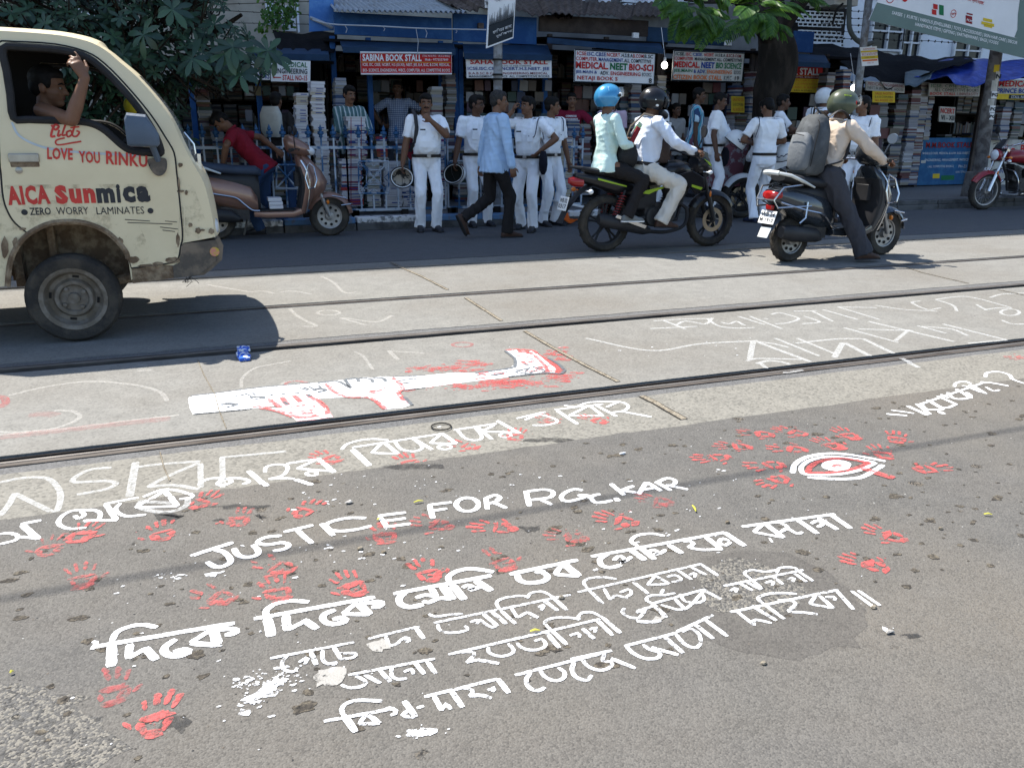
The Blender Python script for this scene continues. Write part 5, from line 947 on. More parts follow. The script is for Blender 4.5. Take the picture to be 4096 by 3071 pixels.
nt_=MB();sh=lambda k:V((b.x,11.5,0.145)).lerp(t_+V((0.15,0,1.2)),k)
Hh=(t_+V((0.15,0,1.2))).z-0.145
def on_pole(mb,zc,h,a0,a1,m,tx=None,r_=0.121):
 k=(zc-0.145)/Hh;rr=0.125+(0.085-0.125)*k+0.003;c=sh(k);c2=sh(k+h/Hh);n=8;pr=None
 for i in range(n):
  p0,p1_=[R(a0+(a1-a0)*j/n)for j in(i,i+1)];f=lambda c_,a:c_+V((rr*math.cos(a),rr*math.sin(a),0));mb.quad(f(c,p0),f(c,p1_),f(c2,p1_),f(c2,p0),m)
 if tx:
  a=R((a0+a1)/2);u=V((-math.sin(a),math.cos(a),0));o=c.lerp(c2,0.25)+V((math.cos(a),math.sin(a),0))*(rr+0.004);put_text(mb,tx,o-u*rr*0.55,u,V((0,0,1)),rr*1.1,h*0.5,K_,0.04)
on_pole(nt_,1.86,0.12,-130,-70,W_,'PG');on_pole(nt_,1.62,0.12,-128,-66,W_,'PG');on_pole(nt_,1.98,0.18,-140,-80,O_);on_pole(nt_,2.15,0.16,-118,-60,O_,'N');on_pole(nt_,1.50,0.11,-120,-70,W_,'PG');on_pole(nt_,1.74,0.11,-150,-95,O_);on_pole(nt_,2.3,0.12,-140,-90,Y_)
wb(nt_,'torn_notices',SM,p2,smooth=False)
b=AY(3438,760,11.6);p3=pole('thin grey pole with a small red and yellow notice, left of the banner',V((AY(3445,400,11.6).x-0.10,11.6,0.145)),0.062,AY(3500,-200,11.6),0.06,M_POLE)
sign('small white, red and yellow notice wrapped on the thin pole',(3440,190),(3507,186),(3448,266),11.5,[(0.84,.92,[('ADMISSION',.15,.85,R_,0)]),(.55,.68,[('BCC & NTA NET',.06,.95,R_,.0)]),(.41,.47,[('OPEN NOW',.2,.8,K_,0)]),(.12,.2,[('CALL US',.3,.7,R_,0)])],back=W_,bands=((0,1,.36,.52,Y_),(0.05,.95,.24,.33,N_),(0,1,.71,.8,Y_)),name='pole_notice',depth=0.004)
pp=sign('black and white crowd poster with Bengali words tied to the grey pole',(1955,-20),(2066,-60),(1944,195),11.25,[(.80,.90,[('শহর',.22,.52,K_,0)]),(.80,.9,[('জাগো',.62,.9,M_,0)]),(.22,.30,[('যদি শহর জাগে',.22,.9,W_,0)]),(.12,.19,[('তুমি আসবে',.35,.95,W_,0)])],back=W_,bands=((.06,.97,.03,.42,K_),),name='crowd_poster',depth=0.006)
mb=MB();a,b_,c=AY(1955,-20,11.238),AY(2066,-60,11.238),AY(1944,195,11.238)
for i in range(46):
 u=0.07+0.9*i/46;h0=0.42;h1=0.47+0.30*rnd.random()*(0.5+0.6*u);o=lambda uu,vv:c+(b_-a)*uu+(a-c)*vv;mb.quad(o(u,h0),o(u+0.017,h0),o(u+0.011,h1),o(u+0.004,h1))
wb(mb,'raised_hands',S_BLK,pp,smooth=False)
sign('small white plate above the crowd poster reading 96',(1938,-25),(1953,-22),(1940,32),11.3,[(.2,.5,[('96',.1,.9,K_)])],back=W_,name='pole_notice',depth=0.004)
# big tilted banner
bt=thing('advert_banner','large tilted white and green banner listing sarees, kurtis and jewelleries','banner',tuple(AY(3800,100,10.7)))
YB=10.7;B0,B1=AY(3476,82,YB),AY(4300,283,YB);ux=(B1-B0);wB=ux.length;ux.normalize();uz=V((-ux.z,0,ux.x))if ux.x>0 else V((0,0,1));uz=(AY(3521,-20,YB)-B0).normalized();HB=1.9
def bq(mb,x0,x1,z0,z1,m,off=0.0):
 f=lambda x,z:B0+ux*(wB*x)+uz*(HB*z)+V((0,-off,0));mb.quad(f(x0,z0),f(x1,z0),f(x1,z1),f(x0,z1),m)
mb=MB();f=lambda x,z,y:B0+ux*(wB*x)+uz*(HB*z)+V((0,y,0));mb.prism([f(0,0,0),f(1,0,0),f(1,1,0),f(0,1,0)],(0,0.012,0))
M_BANW=mat('banner_white',(0.62,0.62,0.63),0.6,var=0.06,scale=2,bump=0.3,bscale=3);M_BANG=mat('banner_green',(0.11,0.16,0.145),0.6,var=0.1,scale=2)
wb(mb,'sheet',M_BANW,bt,smooth=False)
mb=MB();bq(mb,0,1,0.0,0.145,0,0.003);wb(mb,'green_strip',M_BANG,bt,smooth=False)
mb=MB()
def btext(t,px0,py0,px1,py1,h,m,bold=0.01):
 a,b=AY(px0,py0,YB),AY(px1,py1,YB);a.y=b.y=YB-0.006;u=b-a;wd=u.length;u.normalize();put_text(mb,t,a,u,V((-u.z,0,u.x)),wd,h,m,bold)
btext('SAREES  |  KURTIS | VARIOUS JEWELLERIES | TOYS | ACCESSORIES | SKIN-HAIR CARE | DECOR',3565,62,4066,183,0.062,0);btext('HANDMADE ITEMS | GIFTING | EARTHENWARE | BAGS | FOODS',3658,108,3990,184,0.062,0)
btext('কলেজ স্কোয়ারে',3850,2,3938,26,0.07,1,0.02)
def bdisc(px,py,r,m,ring_=False):
 c=AY(px,py,YB);c.y=YB-0.005;k=[c+V((r*math.cos(t*0.35),0,r*math.sin(t*0.35)))for t in range(18)]
 if ring_:mb.add(k+[c+(q-c)*0.85 for q in k],[(i,(i+1)%18,18+(i+1)%18,18+i)for i in range(18)],m)
 else:mb.add(k,[tuple(range(18))],m)
def brect(px0,py0,px1,py1,m):
 a,b,c,d=[AY(x,y,YB)for x,y in((px0,py0),(px1,py0+(px1-px0)*0.22),(px1,py1+(px1-px0)*0.22),(px0,py1))]
 for q in(a,b,c,d):q.y=YB-0.0045
 mb.quad(a,b,c,d,m)
brect(3732,16,3750,36,1);brect(3727,38,3745,58,1);brect(3756,20,3774,60,3);bdisc(3813,56,0.06,1,True);btext('বই',3803,62,3823,66,0.05,1);brect(3862,62,3888,92,4);btext('FILM',3865,84,3886,90,0.03,0);brect(3866,52,3890,58,4);brect(3932,72,3968,84,5);brect(3925,86,3976,98,5);brect(3935,99,3968,107,5);bdisc(3560,-8,0.08,1,True);bdisc(3620,-8,0.06,1)
f2=MB();f2.prism([AY(x,y,YB-0.004)for x,y in((4058,150),(4070,120),(4072,60),(4080,0),(4130,0),(4130,190),(4100,180),(4085,160))],(0,0.002,0));wb(f2,'green_figure',M_BANG,bt,smooth=False)
wb(mb,'lettering',[S_W,S_RED,S_BLUE,S_GRN,S_MAR,S_YEL],bt,smooth=False)
# barbed wire over the stall roofs, cables
for i,(y0,y1)in enumerate(((40,62),(68,98),(95,126),(122,152),(150,178))):
 mb=MB();a,b_=AY(3330,y0,15.9),AY(4096,y1,15.9);a=a-(b_-a)*0.05;n=60;P=[a.lerp(b_,k/n)+V((0,0,-0.02*math.sin(math.pi*((k%15)/15))))for k in range(n+1)];mb.tube(P,0.006,4)
 for q in P[::2]:mb.box(q,(0.008,0.03,0.05),rot=Matrix.Rotation(rnd.random()*3,3,'X'));mb.box(q,(0.05,0.008,0.010),rot=Matrix.Rotation(rnd.random()*3,3,'Y'))
 mb.build('barbed_wire',M_BLACK,smooth=False,label='strand of barbed wire before the white building, number %s from the top'%('one two three four five'.split()[i]),cat='barbed wire',group='barbed wire strands')
mb=MB()
for y0,y1 in((18,4),(44,66),(92,100)):
 a,b_=AY(900,y0,15.6),AY(1340,y1,15.6);P=[a.lerp(b_,k/24)for k in range(25)];mb.tube(P,0.005,4)
 for q in P[::3]:mb.box(q,(0.04,0.006,0.006),rot=Matrix.Rotation(rnd.random()*3,3,'Y'))
for y0,y1 in((16,22),(30,38)):
 a,b_=AY(1800,y0,15.6),AY(2680,y1,15.6);P=[a.lerp(b_,k/40)for k in range(41)];mb.tube(P,0.005,4)
 for q in P[::3]:mb.box(q,(0.04,0.006,0.006),rot=Matrix.Rotation(rnd.random()*3,3,'Y'))
mb.build('barbed_wire',M_BLACK,smooth=False,label='rusty barbed wire above the left and middle stall roofs',cat='barbed wire',group='barbed wire strands')
mb=MB();P=crom([AY(x,y,12.4)for x,y in((1250,80),(1330,98),(1500,105),(1700,115),(1945,120))],6);mb.tube(P,0.009,5)
for k,ln_ in((8,0.10),(13,0.06),(17,0.35),(18,0.12),(21,0.05)):
 q=P[min(k,len(P)-1)];mb.tube([q,q+V((0.03,0,-ln_*0.5)),q+V((0.01,0,-ln_))],0.005,4)
mb.build('sagging_cord',mat('pale_cord',(0.35,0.37,0.40),0.8),label='pale knotted cord strung across the blue stall front',cat='cord')
mb=MB();P=crom([AY(x,y,12.0)for x,y in((3402,-60),(3396,60),(3400,120),(3425,160),(3460,178),(3490,172))],8);mb.tube(P,0.04,8);mb.build('cable_loop',mat('grey_cable_sheath',(0.10,0.11,0.10),0.6),label='thick grey cable looping down to the thin pole',cat='cable')
for x,y,Y,lb in((2545,142,13.0,'left one, above the white NETAJI sign'),(2916,172,13.0,'right one, above the faded off-white sign'),(1925,103,13.0,'brown one on the blue panel beside the poster')):
 mb=MB();wbx(mb,x-11,y-11,x+11,y+12,Y,0.06);mb.build('switch_box',S_W if x>2000 else M_CORRB,bevel=0.006,smooth=False,label='small square switch box, '+lb,cat='switch box',group='switch boxes on the stall fronts')
 # ---- railing along the kerb
M_RAILP=mat('pale_blue_railing_paint',(0.40,0.45,0.50),0.6,col2=(0.04,0.11,0.22),scale=4,thr=(0.50,0.56));M_SPIKE=mat('blue_spike_paint',(0.03,0.09,0.19),0.6)
YR=11.25;zb_,zt_=AY(1600,836,YR).z,AY(1600,590,YR).z
def railing(label,pa,pb,scroll=None,cross=()):
 xa,xb=AY(pa,600,YR).x,AY(pb,600,YR).x;t=thing('iron_railing',label,'railing',((xa+xb)/2,YR,0.145),group='iron railings along the kerb')
 mb=MB();mb.box(((xa+xb)/2,YR,zt_),(xb-xa,0.03,0.035));mb.box(((xa+xb)/2,YR,zb_),(xb-xa,0.03,0.035));wb(mb,'rail_bar',M_RAILP,t,smooth=False)
 n=max(2,int(round((xb-xa)/0.165)));up=MB();sk=MB();ft=MB()
 for i in range(n+1):
  x=xa+(xb-xa)*i/n
  sx=scroll and AY(scroll[0],600,YR).x-0.02<x<AY(scroll[1],600,YR).x+0.02
  z_end=AY(1600,650,YR).z if sx else zb_
  up.box((x,YR,(zt_+0.12+z_end)/2),(0.021,0.021,zt_+0.12-z_end))
  if sx:up.box((x,YR,(AY(1600,775,YR).z+zb_)/2),(0.021,0.021,AY(1600,775,YR).z-zb_))
  z=zt_+0.12;sk.lathe([(0.016,0),(0.03,0.015),(0.02,0.03),(0.036,0.05),(0.03,0.07),(0.014,0.09),(0.026,0.10),(0.002,0.165)],(x,YR,z),'z',6);
  for s in(-1,1):sk.tube([(x,YR,z+0.03),(x+s*0.035,YR,z+0.05),(x+s*0.03,YR,z+0.08)],0.008,4)
  if i%4==0:ft.box((x+0.08,YR,(0.14+zb_)/2),(0.09,0.09,zb_-0.14),0)
 wb(up,'uprights',M_RAILP,t,smooth=False);wb(sk,'spear_heads',M_SPIKE,t);wb(ft,'feet',M_BLACK,t,smooth=False)
 if scroll:
  mb=MB();Q=lambda x,y:AY(1300+x/3.16,500+y/3.16,YR-0.012)
  def sc_(*pts,r=0.008,c=True):P=[Q(x,y)for x,y in zip(pts[::2],pts[1::2])];mb.tube(crom(P,5)if c else P,r,5)
  sc_(420,462,805,462,r=0.013,c=False);sc_(430,865,805,865,r=0.013,c=False);sc_(420,462,430,865,r=0.011,c=False);sc_(805,462,805,865,r=0.011,c=False)
  for r in((520,570,705,570),(520,755,705,755),(525,570,525,755),(705,570,705,755),(525,570,705,755),(525,755,705,570),(430,470,525,570),(800,470,705,570),(430,860,525,755),(800,860,705,755),(430,620,480,665,430,720),(800,620,750,665,800,720),(560,470,615,525,670,470),(560,860,615,810,670,860)):sc_(*r,r=0.007,c=False)
  for cx,cy in((480,505),(760,505),(480,820),(760,820),(565,610),(665,610),(565,715),(665,715),(520,540),(710,540),(520,785),(710,785),(450,550),(780,550),(450,790),(780,790)):sc_(*sum(([cx+(26-i*1.6)*math.cos(i*0.75),cy+(26-i*1.6)*math.sin(i*0.75)]for i in range(13)),[]),r=0.006)
  wb(mb,'scroll_panel',M_RAILP,t)
 if cross:
  mb=MB()
  for c in cross:
   a=[AY(c[i],c[j],YR-0.012)for i,j in((0,1),(2,1),(2,3),(0,3))];mb.tube([a[0],a[2]],0.012,4);mb.tube([a[1],a[3]],0.012,4)
   for p_,q in zip(a,a[1:]+a[:1]):mb.tube([p_,q],0.012,4)
  wb(mb,'cross_panel',M_RAILP,t,smooth=False)
railing('stretch of blue railing with a crossed panel behind the parked brown scooter',760,1385,cross=((1105,660,1190,755),))
railing('stretch of blue railing with a scrolled iron panel beside the first policeman',1385,1780,scroll=(1430,1556))
railing('stretch of blue railing half hidden behind the policemen and the walking man',1790,2215,cross=((1800,645,1880,735),))
railing('short end of blue railing left of the motorcycle',2225,2330)
mb=MB();q=G(1760,835,0.145);mb.sph((q.x,q.y-0.05,0.20),(0.13,0.09,0.075),9);mb.build('stone',M_KERB,label='rough grey stone under the railing beside the policeman',cat='stone',smooth=False)
# orange cloth and pale board on the kerb by the motorcycle
sheet_cloth('orange_cloth','crumpled orange cloth lying on the kerb behind the motorcycle',[[(2215,825),(2240,818),(2265,850)],[(2210,835),(2245,850),(2275,885)],[(2235,870),(2260,895),(2310,892)]],(11.0,10.9,10.75),mat('orange_cloth',(0.55,0.10,0.01),0.8,bump=0.4),n=10,amp=0.05)['category']='cloth'
mb=MB();mb.box(tuple(G(2270,815,0.3)+V((0,0,0))),(0.42,0.26,0.03),rot=Matrix.Rotation(R(12),3,'Y'));mb.build('pale_board',S_W,label='pale board resting on the kerb left of the motorcycle',cat='board',bevel=0.004)
# ------------------------------------------------------------ trees
def leaf_mat(name,c0,c1,trans=0.35):
 m=bpy.data.materials.new(name);m.use_nodes=True;nt=m.node_tree;N,L=nt.nodes,nt.links;b=N['Principled BSDF'];b.inputs['Roughness'].default_value=0.42
 r=N.new('ShaderNodeValToRGB');r.color_ramp.elements[0].color=(*c0,1);r.color_ramp.elements[1].color=(*c1,1);L.new(N.new('ShaderNodeNewGeometry').outputs['Random Per Island'],r.inputs[0])
 L.new(r.outputs[0],b.inputs['Base Color']);t=N.new('ShaderNodeBsdfTranslucent');hs=N.new('ShaderNodeHueSaturation');hs.inputs['Value'].default_value=1.6;hs.inputs['Hue'].default_value=0.47;L.new(r.outputs[0],hs.inputs['Color']);L.new(hs.outputs[0],t.inputs[0])
 mx=N.new('ShaderNodeMixShader');mx.inputs[0].default_value=trans;L.new(b.outputs[0],mx.inputs[1]);L.new(t.outputs[0],mx.inputs[2]);L.new(mx.outputs[0],N['Material Output'].inputs[0]);return m
M_LEAF=leaf_mat('broad_leaf',(0.011,0.034,0.022),(0.040,0.092,0.045),0.25)
M_FROND=leaf_mat('feathery_leaf',(0.028,0.085,0.016),(0.085,0.21,0.028),0.45)
M_BARK=mat('dark_bark',(0.014,0.011,0.008),0.95,col2=(0.034,0.026,0.020),scale=7,stretch=(1,1,0.3),bump=0.9,bscale=18)
rt=random.Random(11)
def leaf(mb,base,d,up,L_,W_,bend=0.25):
 s=d.cross(up).normalized();n=s.cross(d).normalized();prof=((0,0.06),(0.18,0.35),(0.45,0.85),(0.68,1.0),(0.86,0.72),(1.0,0.06));vs=[]
 for t,w_ in prof:
  c=base+d*(L_*t)-n*(bend*L_*t*t);vs+=[c+s*(W_*w_)+n*(0.10*W_*w_),c,c-s*(W_*w_)+n*(0.10*W_*w_)]
 mb.add(vs,[(3*i+j,3*i+j+1,3*i+j+4,3*i+j+3)for i in range(len(prof)-1)for j in(0,1)])
def rosette(mb,c,axis,L_,k=8,lift=0.35):
 axis=axis.normalized();a=axis.orthogonal().normalized();b=axis.cross(a);ph=rt.random()*6.28
 for i in range(k):
  t=ph+6.283*i/k+rt.uniform(-0.15,0.15);d=(a*math.cos(t)+b*math.sin(t)+axis*rt.uniform(lift-0.45,lift+0.15)).normalized();leaf(mb,c,d,axis,L_*rt.uniform(0.75,1.1),L_*rt.uniform(0.15,0.19),rt.uniform(0.1,0.45))
def inpoly(x,y,P):
 r=False
 for(x0,y0),(x1,y1)in zip(P,P[1:]+P[:1]):
  if(y0>y)!=(y1>y)and x<(x1-x0)*(y-y0)/(y1-y0)+x0:r=not r
 return r
tr=thing('broad_leaved_tree','dark tree with whorls of long broad leaves standing behind the cream truck','tree',(AY(660,700,11.2).x,11.2,0.145))
P_=[(-200,-260),(930,-260),(915,30),(870,95),(960,105),(1030,165),(1100,225),(1075,290),(960,340),(860,335),(790,330),(700,400),(690,560),(640,640),(420,650),(200,620),(-200,580)]
cr=MB();tw=MB();tops=[]
while len(tops)<1350:
 x,y=rt.uniform(-200,1110),rt.uniform(-260,650)
 if not inpoly(x,y,P_):continue
 Y=rt.uniform(9.7,11.7)if y<300 else rt.uniform(10.4,11.6);tops.append((x,y,Y))
cen=AY(500,100,11.0)
for x,y,Y in tops:
 c=AY(x,y,Y);ax=((c-cen)*0.35+V((rt.gauss(0,0.5),-0.55+rt.gauss(0,0.35),0.75))).normalized();rosette(cr,c,ax,rt.uniform(0.08,0.155),rt.choice((5,6,7,8)))
 if rt.random()<0.5:tw.tube([c,c-ax*0.25+V((0,0.1,-0.05)),c.lerp(cen,0.4)-V((0,0,0.2))],[0.006,0.01,0.015],5)
for x,y in((1071,205),(1100,228),(900,215),(770,235),(575,140),(690,40),(930,190),(960,300)):
 c=AY(x,y,9.6);rosette(cr,c,V((rt.gauss(0,0.2),-0.8,0.5)),0.21,8,0.15)
wb(cr,'crown',M_LEAF,tr,angle=180);x_=AY(660,700,11.2).x
tw.tube([(x_,11.2,0.14),(x_+0.03,11.2,0.9),(x_-0.05,11.15,1.6),(x_-0.35,11.0,2.6),(x_-0.6,10.9,3.6)],[0.11,0.095,0.085,0.06,0.03],10);tw.tube([(x_-0.05,11.15,1.5),(x_+0.5,11.0,2.2),(x_+1.0,10.6,2.5)],[0.06,0.045,0.02],8);tw.tube([(x_-0.1,11.15,1.3),(x_-0.9,10.9,2.0),(x_-1.7,10.6,2.6)],[0.06,0.045,0.02],8)
wb(tw,'trunk',M_BARK,tr)
# dark lower undergrowth seen through the cab window
cr=MB();rt.seed(4)
for i in range(150):
 x,y=rt.uniform(-250,760),rt.uniform(380,860);c=AY(x,y,rt.uniform(11.3,12.0))
 if c.z>0.3:rosette(cr,c,V((rt.gauss(0,0.4),-0.6,0.7)),0.17,7)
bs=cr.build('leafy_shrub',M_LEAF,angle=180,label='dark leafy shrub low behind the truck cab',cat='shrub')
# thin vine by the pale wall
vm=MB()
for i in range(6):
 a=AY(1040+i*22,125-(i%3)*12,15.3);P=crom([a,a+V((0.15,-0.05,0.35)),a+V((rt.uniform(-0.2,0.5),-0.1,rt.uniform(0.5,0.95)))],8);vm.tube(P,0.006,4)
 for q in P:
  for k in range(4):leaf(vm,q+V((rt.gauss(0,0.05),rt.gauss(0,0.05),rt.gauss(0,0.05))),V((rt.gauss(0,1),rt.gauss(0,0.6),rt.gauss(0,1))).normalized(),V((0,-1,0.3)),0.085,0.02)
vm.build('climbing_vine',M_FROND,label='thin green vine climbing before the pale wall and its narrow window',cat='vine')
# big tree with feathery leaves
t2=thing('feathery_tree','thick dark tree trunk with feathery bright green leaves among the stalls','tree',(AY(3070,745,12.3).x,12.3,0.145))
tm=MB();pts=[AY(3068,760,12.3),AY(3070,560,12.3),AY(3078,400,12.3),AY(3112,265,12.3),AY(3100,140,12.3),AY(3070,0,12.4),AY(3050,-300,12.6)];pts[0].z=0.1
pp_=crom(pts,6);rr_=[]
for i in range(len(pp_)):k=i/(len(pp_)-1);rr_.append((0.46-0.22*min(1,k*4)if k<0.25 else 0.27+0.07*math.exp(-((k-0.5)/0.12)**2)-0.06*max(0,k-0.6))*(1+0.10*noise.noise((k*9,0,0))))
tm.tube(pp_,rr_,18);tm.tube([AY(3100,160,12.3),AY(3020,60,12.0),AY(2930,-40,11.6),AY(2800,-250,11.3)],[0.2,0.15,0.11,0.07],12);tm.tube([AY(3090,150,12.3),AY(3190,20,12.0),AY(3300,-120,11.8),AY(3400,-350,11.5)],[0.18,0.13,0.1,0.06],12);tm.tube([AY(2960,0,11.7),AY(2820,5,10.6),AY(2740,0,9.7)],[0.06,0.04,0.02],8)
tm.tube([AY(3330,100,13),AY(3345,40,13),AY(3372,15,13)],0.02,6)
for q in range(len(tm.v)):x,y,z=tm.v[q];d=0.035*noise.noise((x*5,y*5,z*1.2));tm.v[q]=(x+d,y+d,z)
wb(tm,'trunk',M_BARK,t2)
fm_=MB();rt.seed(23)
def frond(mb,a,b,wd=0.16,pairs=12):
 L_=(b-a).length;P=crom([a,a.lerp(b,0.5)+V((0,-0.03,0.10*L_)),b],8);mb.tube(P,0.004,4);n=len(P)
 for i in range(pairs):
  k=0.12+0.88*i/pairs;j=min(n-2,int(k*(n-1)));q=P[j].lerp(P[j+1],k*(n-1)-j);t=(P[j+1]-P[j]).normalized();s=t.cross(V((0.1,-0.5,0.9))).normalized();up=s.cross(t)
  ln=wd*(math.sin(math.pi*(0.18+0.75*k))*0.8+0.25)
  for sd in(-1,1):
   d=(s*sd+t*0.6-V((0,0,0.2))).normalized();e=d.cross(up).normalized();w_=0.0095;mb.add([q,q+d*ln*0.25+e*w_,q+d*ln*0.8+e*w_*0.9,q+d*ln-up*ln*0.12,q+d*ln*0.8-e*w_*0.9,q+d*ln*0.25-e*w_],[(0,1,2,3),(0,3,4,5)])
fr=[((2760,20),(2660,70),9.3),((2780,40),(2850,130),9.4),((2800,50),(2930,75),8.9),((2760,30),(2720,150),9.8),((2850,60),(2790,180),9.9),((2700,-20),(2640,30),9.6),((2850,-30),(2900,30),8.9),((2830,70),(2760,110),9.6),((3020,20),(2975,50),8.8),((3040,10),(3110,30),8.8),((3060,40),(3180,55),8.8),((3010,40),(2985,130),9.8),((3060,60),(2965,110),9.9),((3080,60),(3100,145),9.9),((3050,50),(3030,150),10.2),((3120,20),(3230,60),10.5),((3150,0),(3300,20),10.8),((2920,10),(2990,0),9.0),((3000,90),(2880,160),10.6),((3090,90),(3150,150),10.4),((2880,60),(2830,150),10.2),((2960,-40),(3050,5),8.9),((3200,-30),(3260,40),11.0),((2740,-40),(2800,10),9.0),((2960,90),(2990,160),10.8)]
for a,b,Y in fr:
 for k in range(3):frond(fm_,AY(a[0]+rt.uniform(-25,25),a[1]+rt.uniform(-15,15),Y),AY(b[0]+rt.uniform(-30,30),b[1]+rt.uniform(-20,20),Y-rt.uniform(-0.15,0.25)),rt.uniform(0.11,0.16),20)
for i in range(110):
 x,z=rt.uniform(7.2,14.5),rt.uniform(3.7,6.2);y=rt.uniform(8.2+0.46*z,13.6);a=V((x,y,z));frond(fm_,a,a+V((rt.gauss(0,0.35),rt.gauss(-0.1,0.3),-0.1+rt.gauss(0,0.2))),0.16,8)
wb(fm_,'crown',M_FROND,t2,smooth=False)
# ------------------------------------------------------------ books
PAL=[(0.44,0.44,0.47),(0.50,0.49,0.50),(0.36,0.36,0.41),(0.42,0.38,0.31),(0.28,0.20,0.13),(0.03,0.06,0.19),(0.04,0.16,0.25),(0.30,0.03,0.03),(0.02,0.11,0.07),(0.12,0.03,0.10),(0.38,0.26,0.05),(0.02,0.02,0.03),(0.08,0.20,0.30),(0.33,0.10,0.05)]
M_PAGES=mat('book_pages',(0.47,0.45,0.40),0.9,var=0.15,scale=30,stretch=(1,1,14));M_PAGEW=mat('white_book_pages',(0.56,0.56,0.58),0.9,var=0.12,scale=30,stretch=(1,1,14))
def book_mesh(i,col):
 """a book lying flat, 1 thick in z: two covers, a rounded spine to the road on half of them, page block"""
 mb=MB();mc=mat('book_cover_%d'%i,col,0.5,var=0.12,scale=9);white=i<3
 w_,d_=0.20,0.26;mb.box((0,0,0.5),(w_-0.008,d_-0.008,0.84),1);mb.box((0,0,0.04),(w_,d_,0.08),0);mb.box((0,0,0.96),(w_,d_,0.08),0)
 if i%2:mb.box((0,-d_/2+0.002,0.5),(w_,0.006,0.84),0);mb.box((0.02,-d_/2-0.0025,0.5),(w_*0.5,0.003,0.3),2)
 else:mb.box((-w_/2+0.002,0,0.5),(0.006,d_,0.84),0)
 return mb.mesh('book',[mc,M_PAGEW if white else M_PAGES,S_W if col[0]<0.3 else S_BLUE],smooth=False)
BM=[book_mesh(i,c)for i,c in enumerate(PAL)]
rb=random.Random(3);nbook=[0];loose=MB();loose_w=MB()
def stack(px,yt,yb,wpx,Y,pal,label,group,things=True):
 a,b=AY(px,yb,Y),AY(px,yt,Y);z,zt=max(0.147,a.z),b.z;w_=wpx/CF*(b-V((0,0,CH))).length;lx=0
 while z<zt:
  h=rb.choice((0.018,0.022,0.026,0.03,0.036,0.042));i=rb.choice(pal);sx=w_/0.20*rb.uniform(0.88,1.04);lx+=rb.gauss(0,0.004);yaw=rb.gauss(0,0.05);c=(a.x+lx,Y+0.12+rb.gauss(0,0.006),z)
  if things and nbook[0]<296:
   o=bpy.data.objects.new('book',BM[i]);COL.objects.link(o);o.location=c;o.scale=(sx,rb.uniform(0.85,1.0),h);o.rotation_euler=(0,0,yaw);tag(o,label,'book',group);nbook[0]+=1
  else:(loose_w if(pal and sum(k<5 for k in pal)>len(pal)*0.7)else loose).box((c[0],c[1],z+h/2),(0.2*sx,0.24,h*0.94),rz=yaw)
  z+=h+0.0012
WH=[0,0,1,1,2,2,3,4];MIX=list(range(14));DK=[4,5,6,7,8,9,11,12,13,2,3];CRM=[3,3,3,4,0,10]
for px,yt,yb,w_,Y,pal,lab in((1304,328,790,52,11.75,WH+[0,1,2],'the tallest white stack, left of the striped seller'),(1236,376,790,46,11.8,WH,'the second tall white stack, behind the scooter handlebar'),(1428,470,640,74,11.55,WH+[1,9,5],'the upper half of the tied bundle in front of the striped seller'),(1412,642,826,84,11.5,[0,1,2,2,0,1,5,7],'the wide lower half of the tied bundle behind the scooter wheel'),(1577,655,826,74,11.55,[0,1,2,0],'the white stack behind the scrolled railing panel'),(1498,640,826,56,11.6,[2,2,1,5,8],'the greyish stack behind the middle of the scrolled panel'),(1532,545,640,44,12.0,DK,'the dark coloured stack above the scrolled panel'),(1640,755,826,54,11.55,[0,2,6,1,5],'the low stack left of the first policeman'),(1768,548,800,44,11.7,WH+[7,5],'the white stack between the first two policemen'),(2256,552,786,60,11.6,CRM,'the cream stack beside the man talking on the phone')):
 stack(px,yt,yb,w_,Y,pal,'book in '+lab,'books in '+lab)
for q in((845,345,700,46,11.9,MIX),(893,470,790,44,11.8,MIX),(945,560,800,44,11.8,MIX),(1000,520,800,44,11.9,DK),(1060,560,800,44,11.9,MIX),(1120,560,800,46,11.8,MIX),(1172,590,800,46,11.8,MIX),(1343,560,800,30,11.9,DK),(1373,322,800,40,12.5,CRM),(1744,350,640,44,12.7,WH),(1690,560,800,44,12.0,DK),(1620,560,760,44,12.2,MIX),(1800,300,640,40,12.9,CRM+DK),(1850,600,800,44,12.0,DK),(1960,560,800,60,12.3,MIX),(2280,480,780,50,12.2,CRM),(2340,500,780,50,12.3,CRM),(2634,312,700,38,12.8,WH[:6]),(2535,336,700,44,12.8,CRM),(2490,350,700,36,12.9,DK+[10,13]),(2990,286,700,36,12.9,WH[:6]),(2950,460,700,46,12.9,DK),(2930,350,700,30,12.95,WH),(3336,278,700,34,13.0,[0,1]),(3300,290,600,36,13.0,[7,7,3,13]),(3560,380,740,50,13.6,DK),(3615,360,740,44,13.6,[4,4,3,13]),(3650,330,740,40,13.8,CRM+[4]),(3700,360,560,40,14.0,WH),(3500,400,700,46,13.6,DK),(4010,430,560,44,13.8,WH),(4055,430,560,40,13.8,MIX),(2410,430,700,40,12.9,DK)):
 stack(*q,'','',things=False)
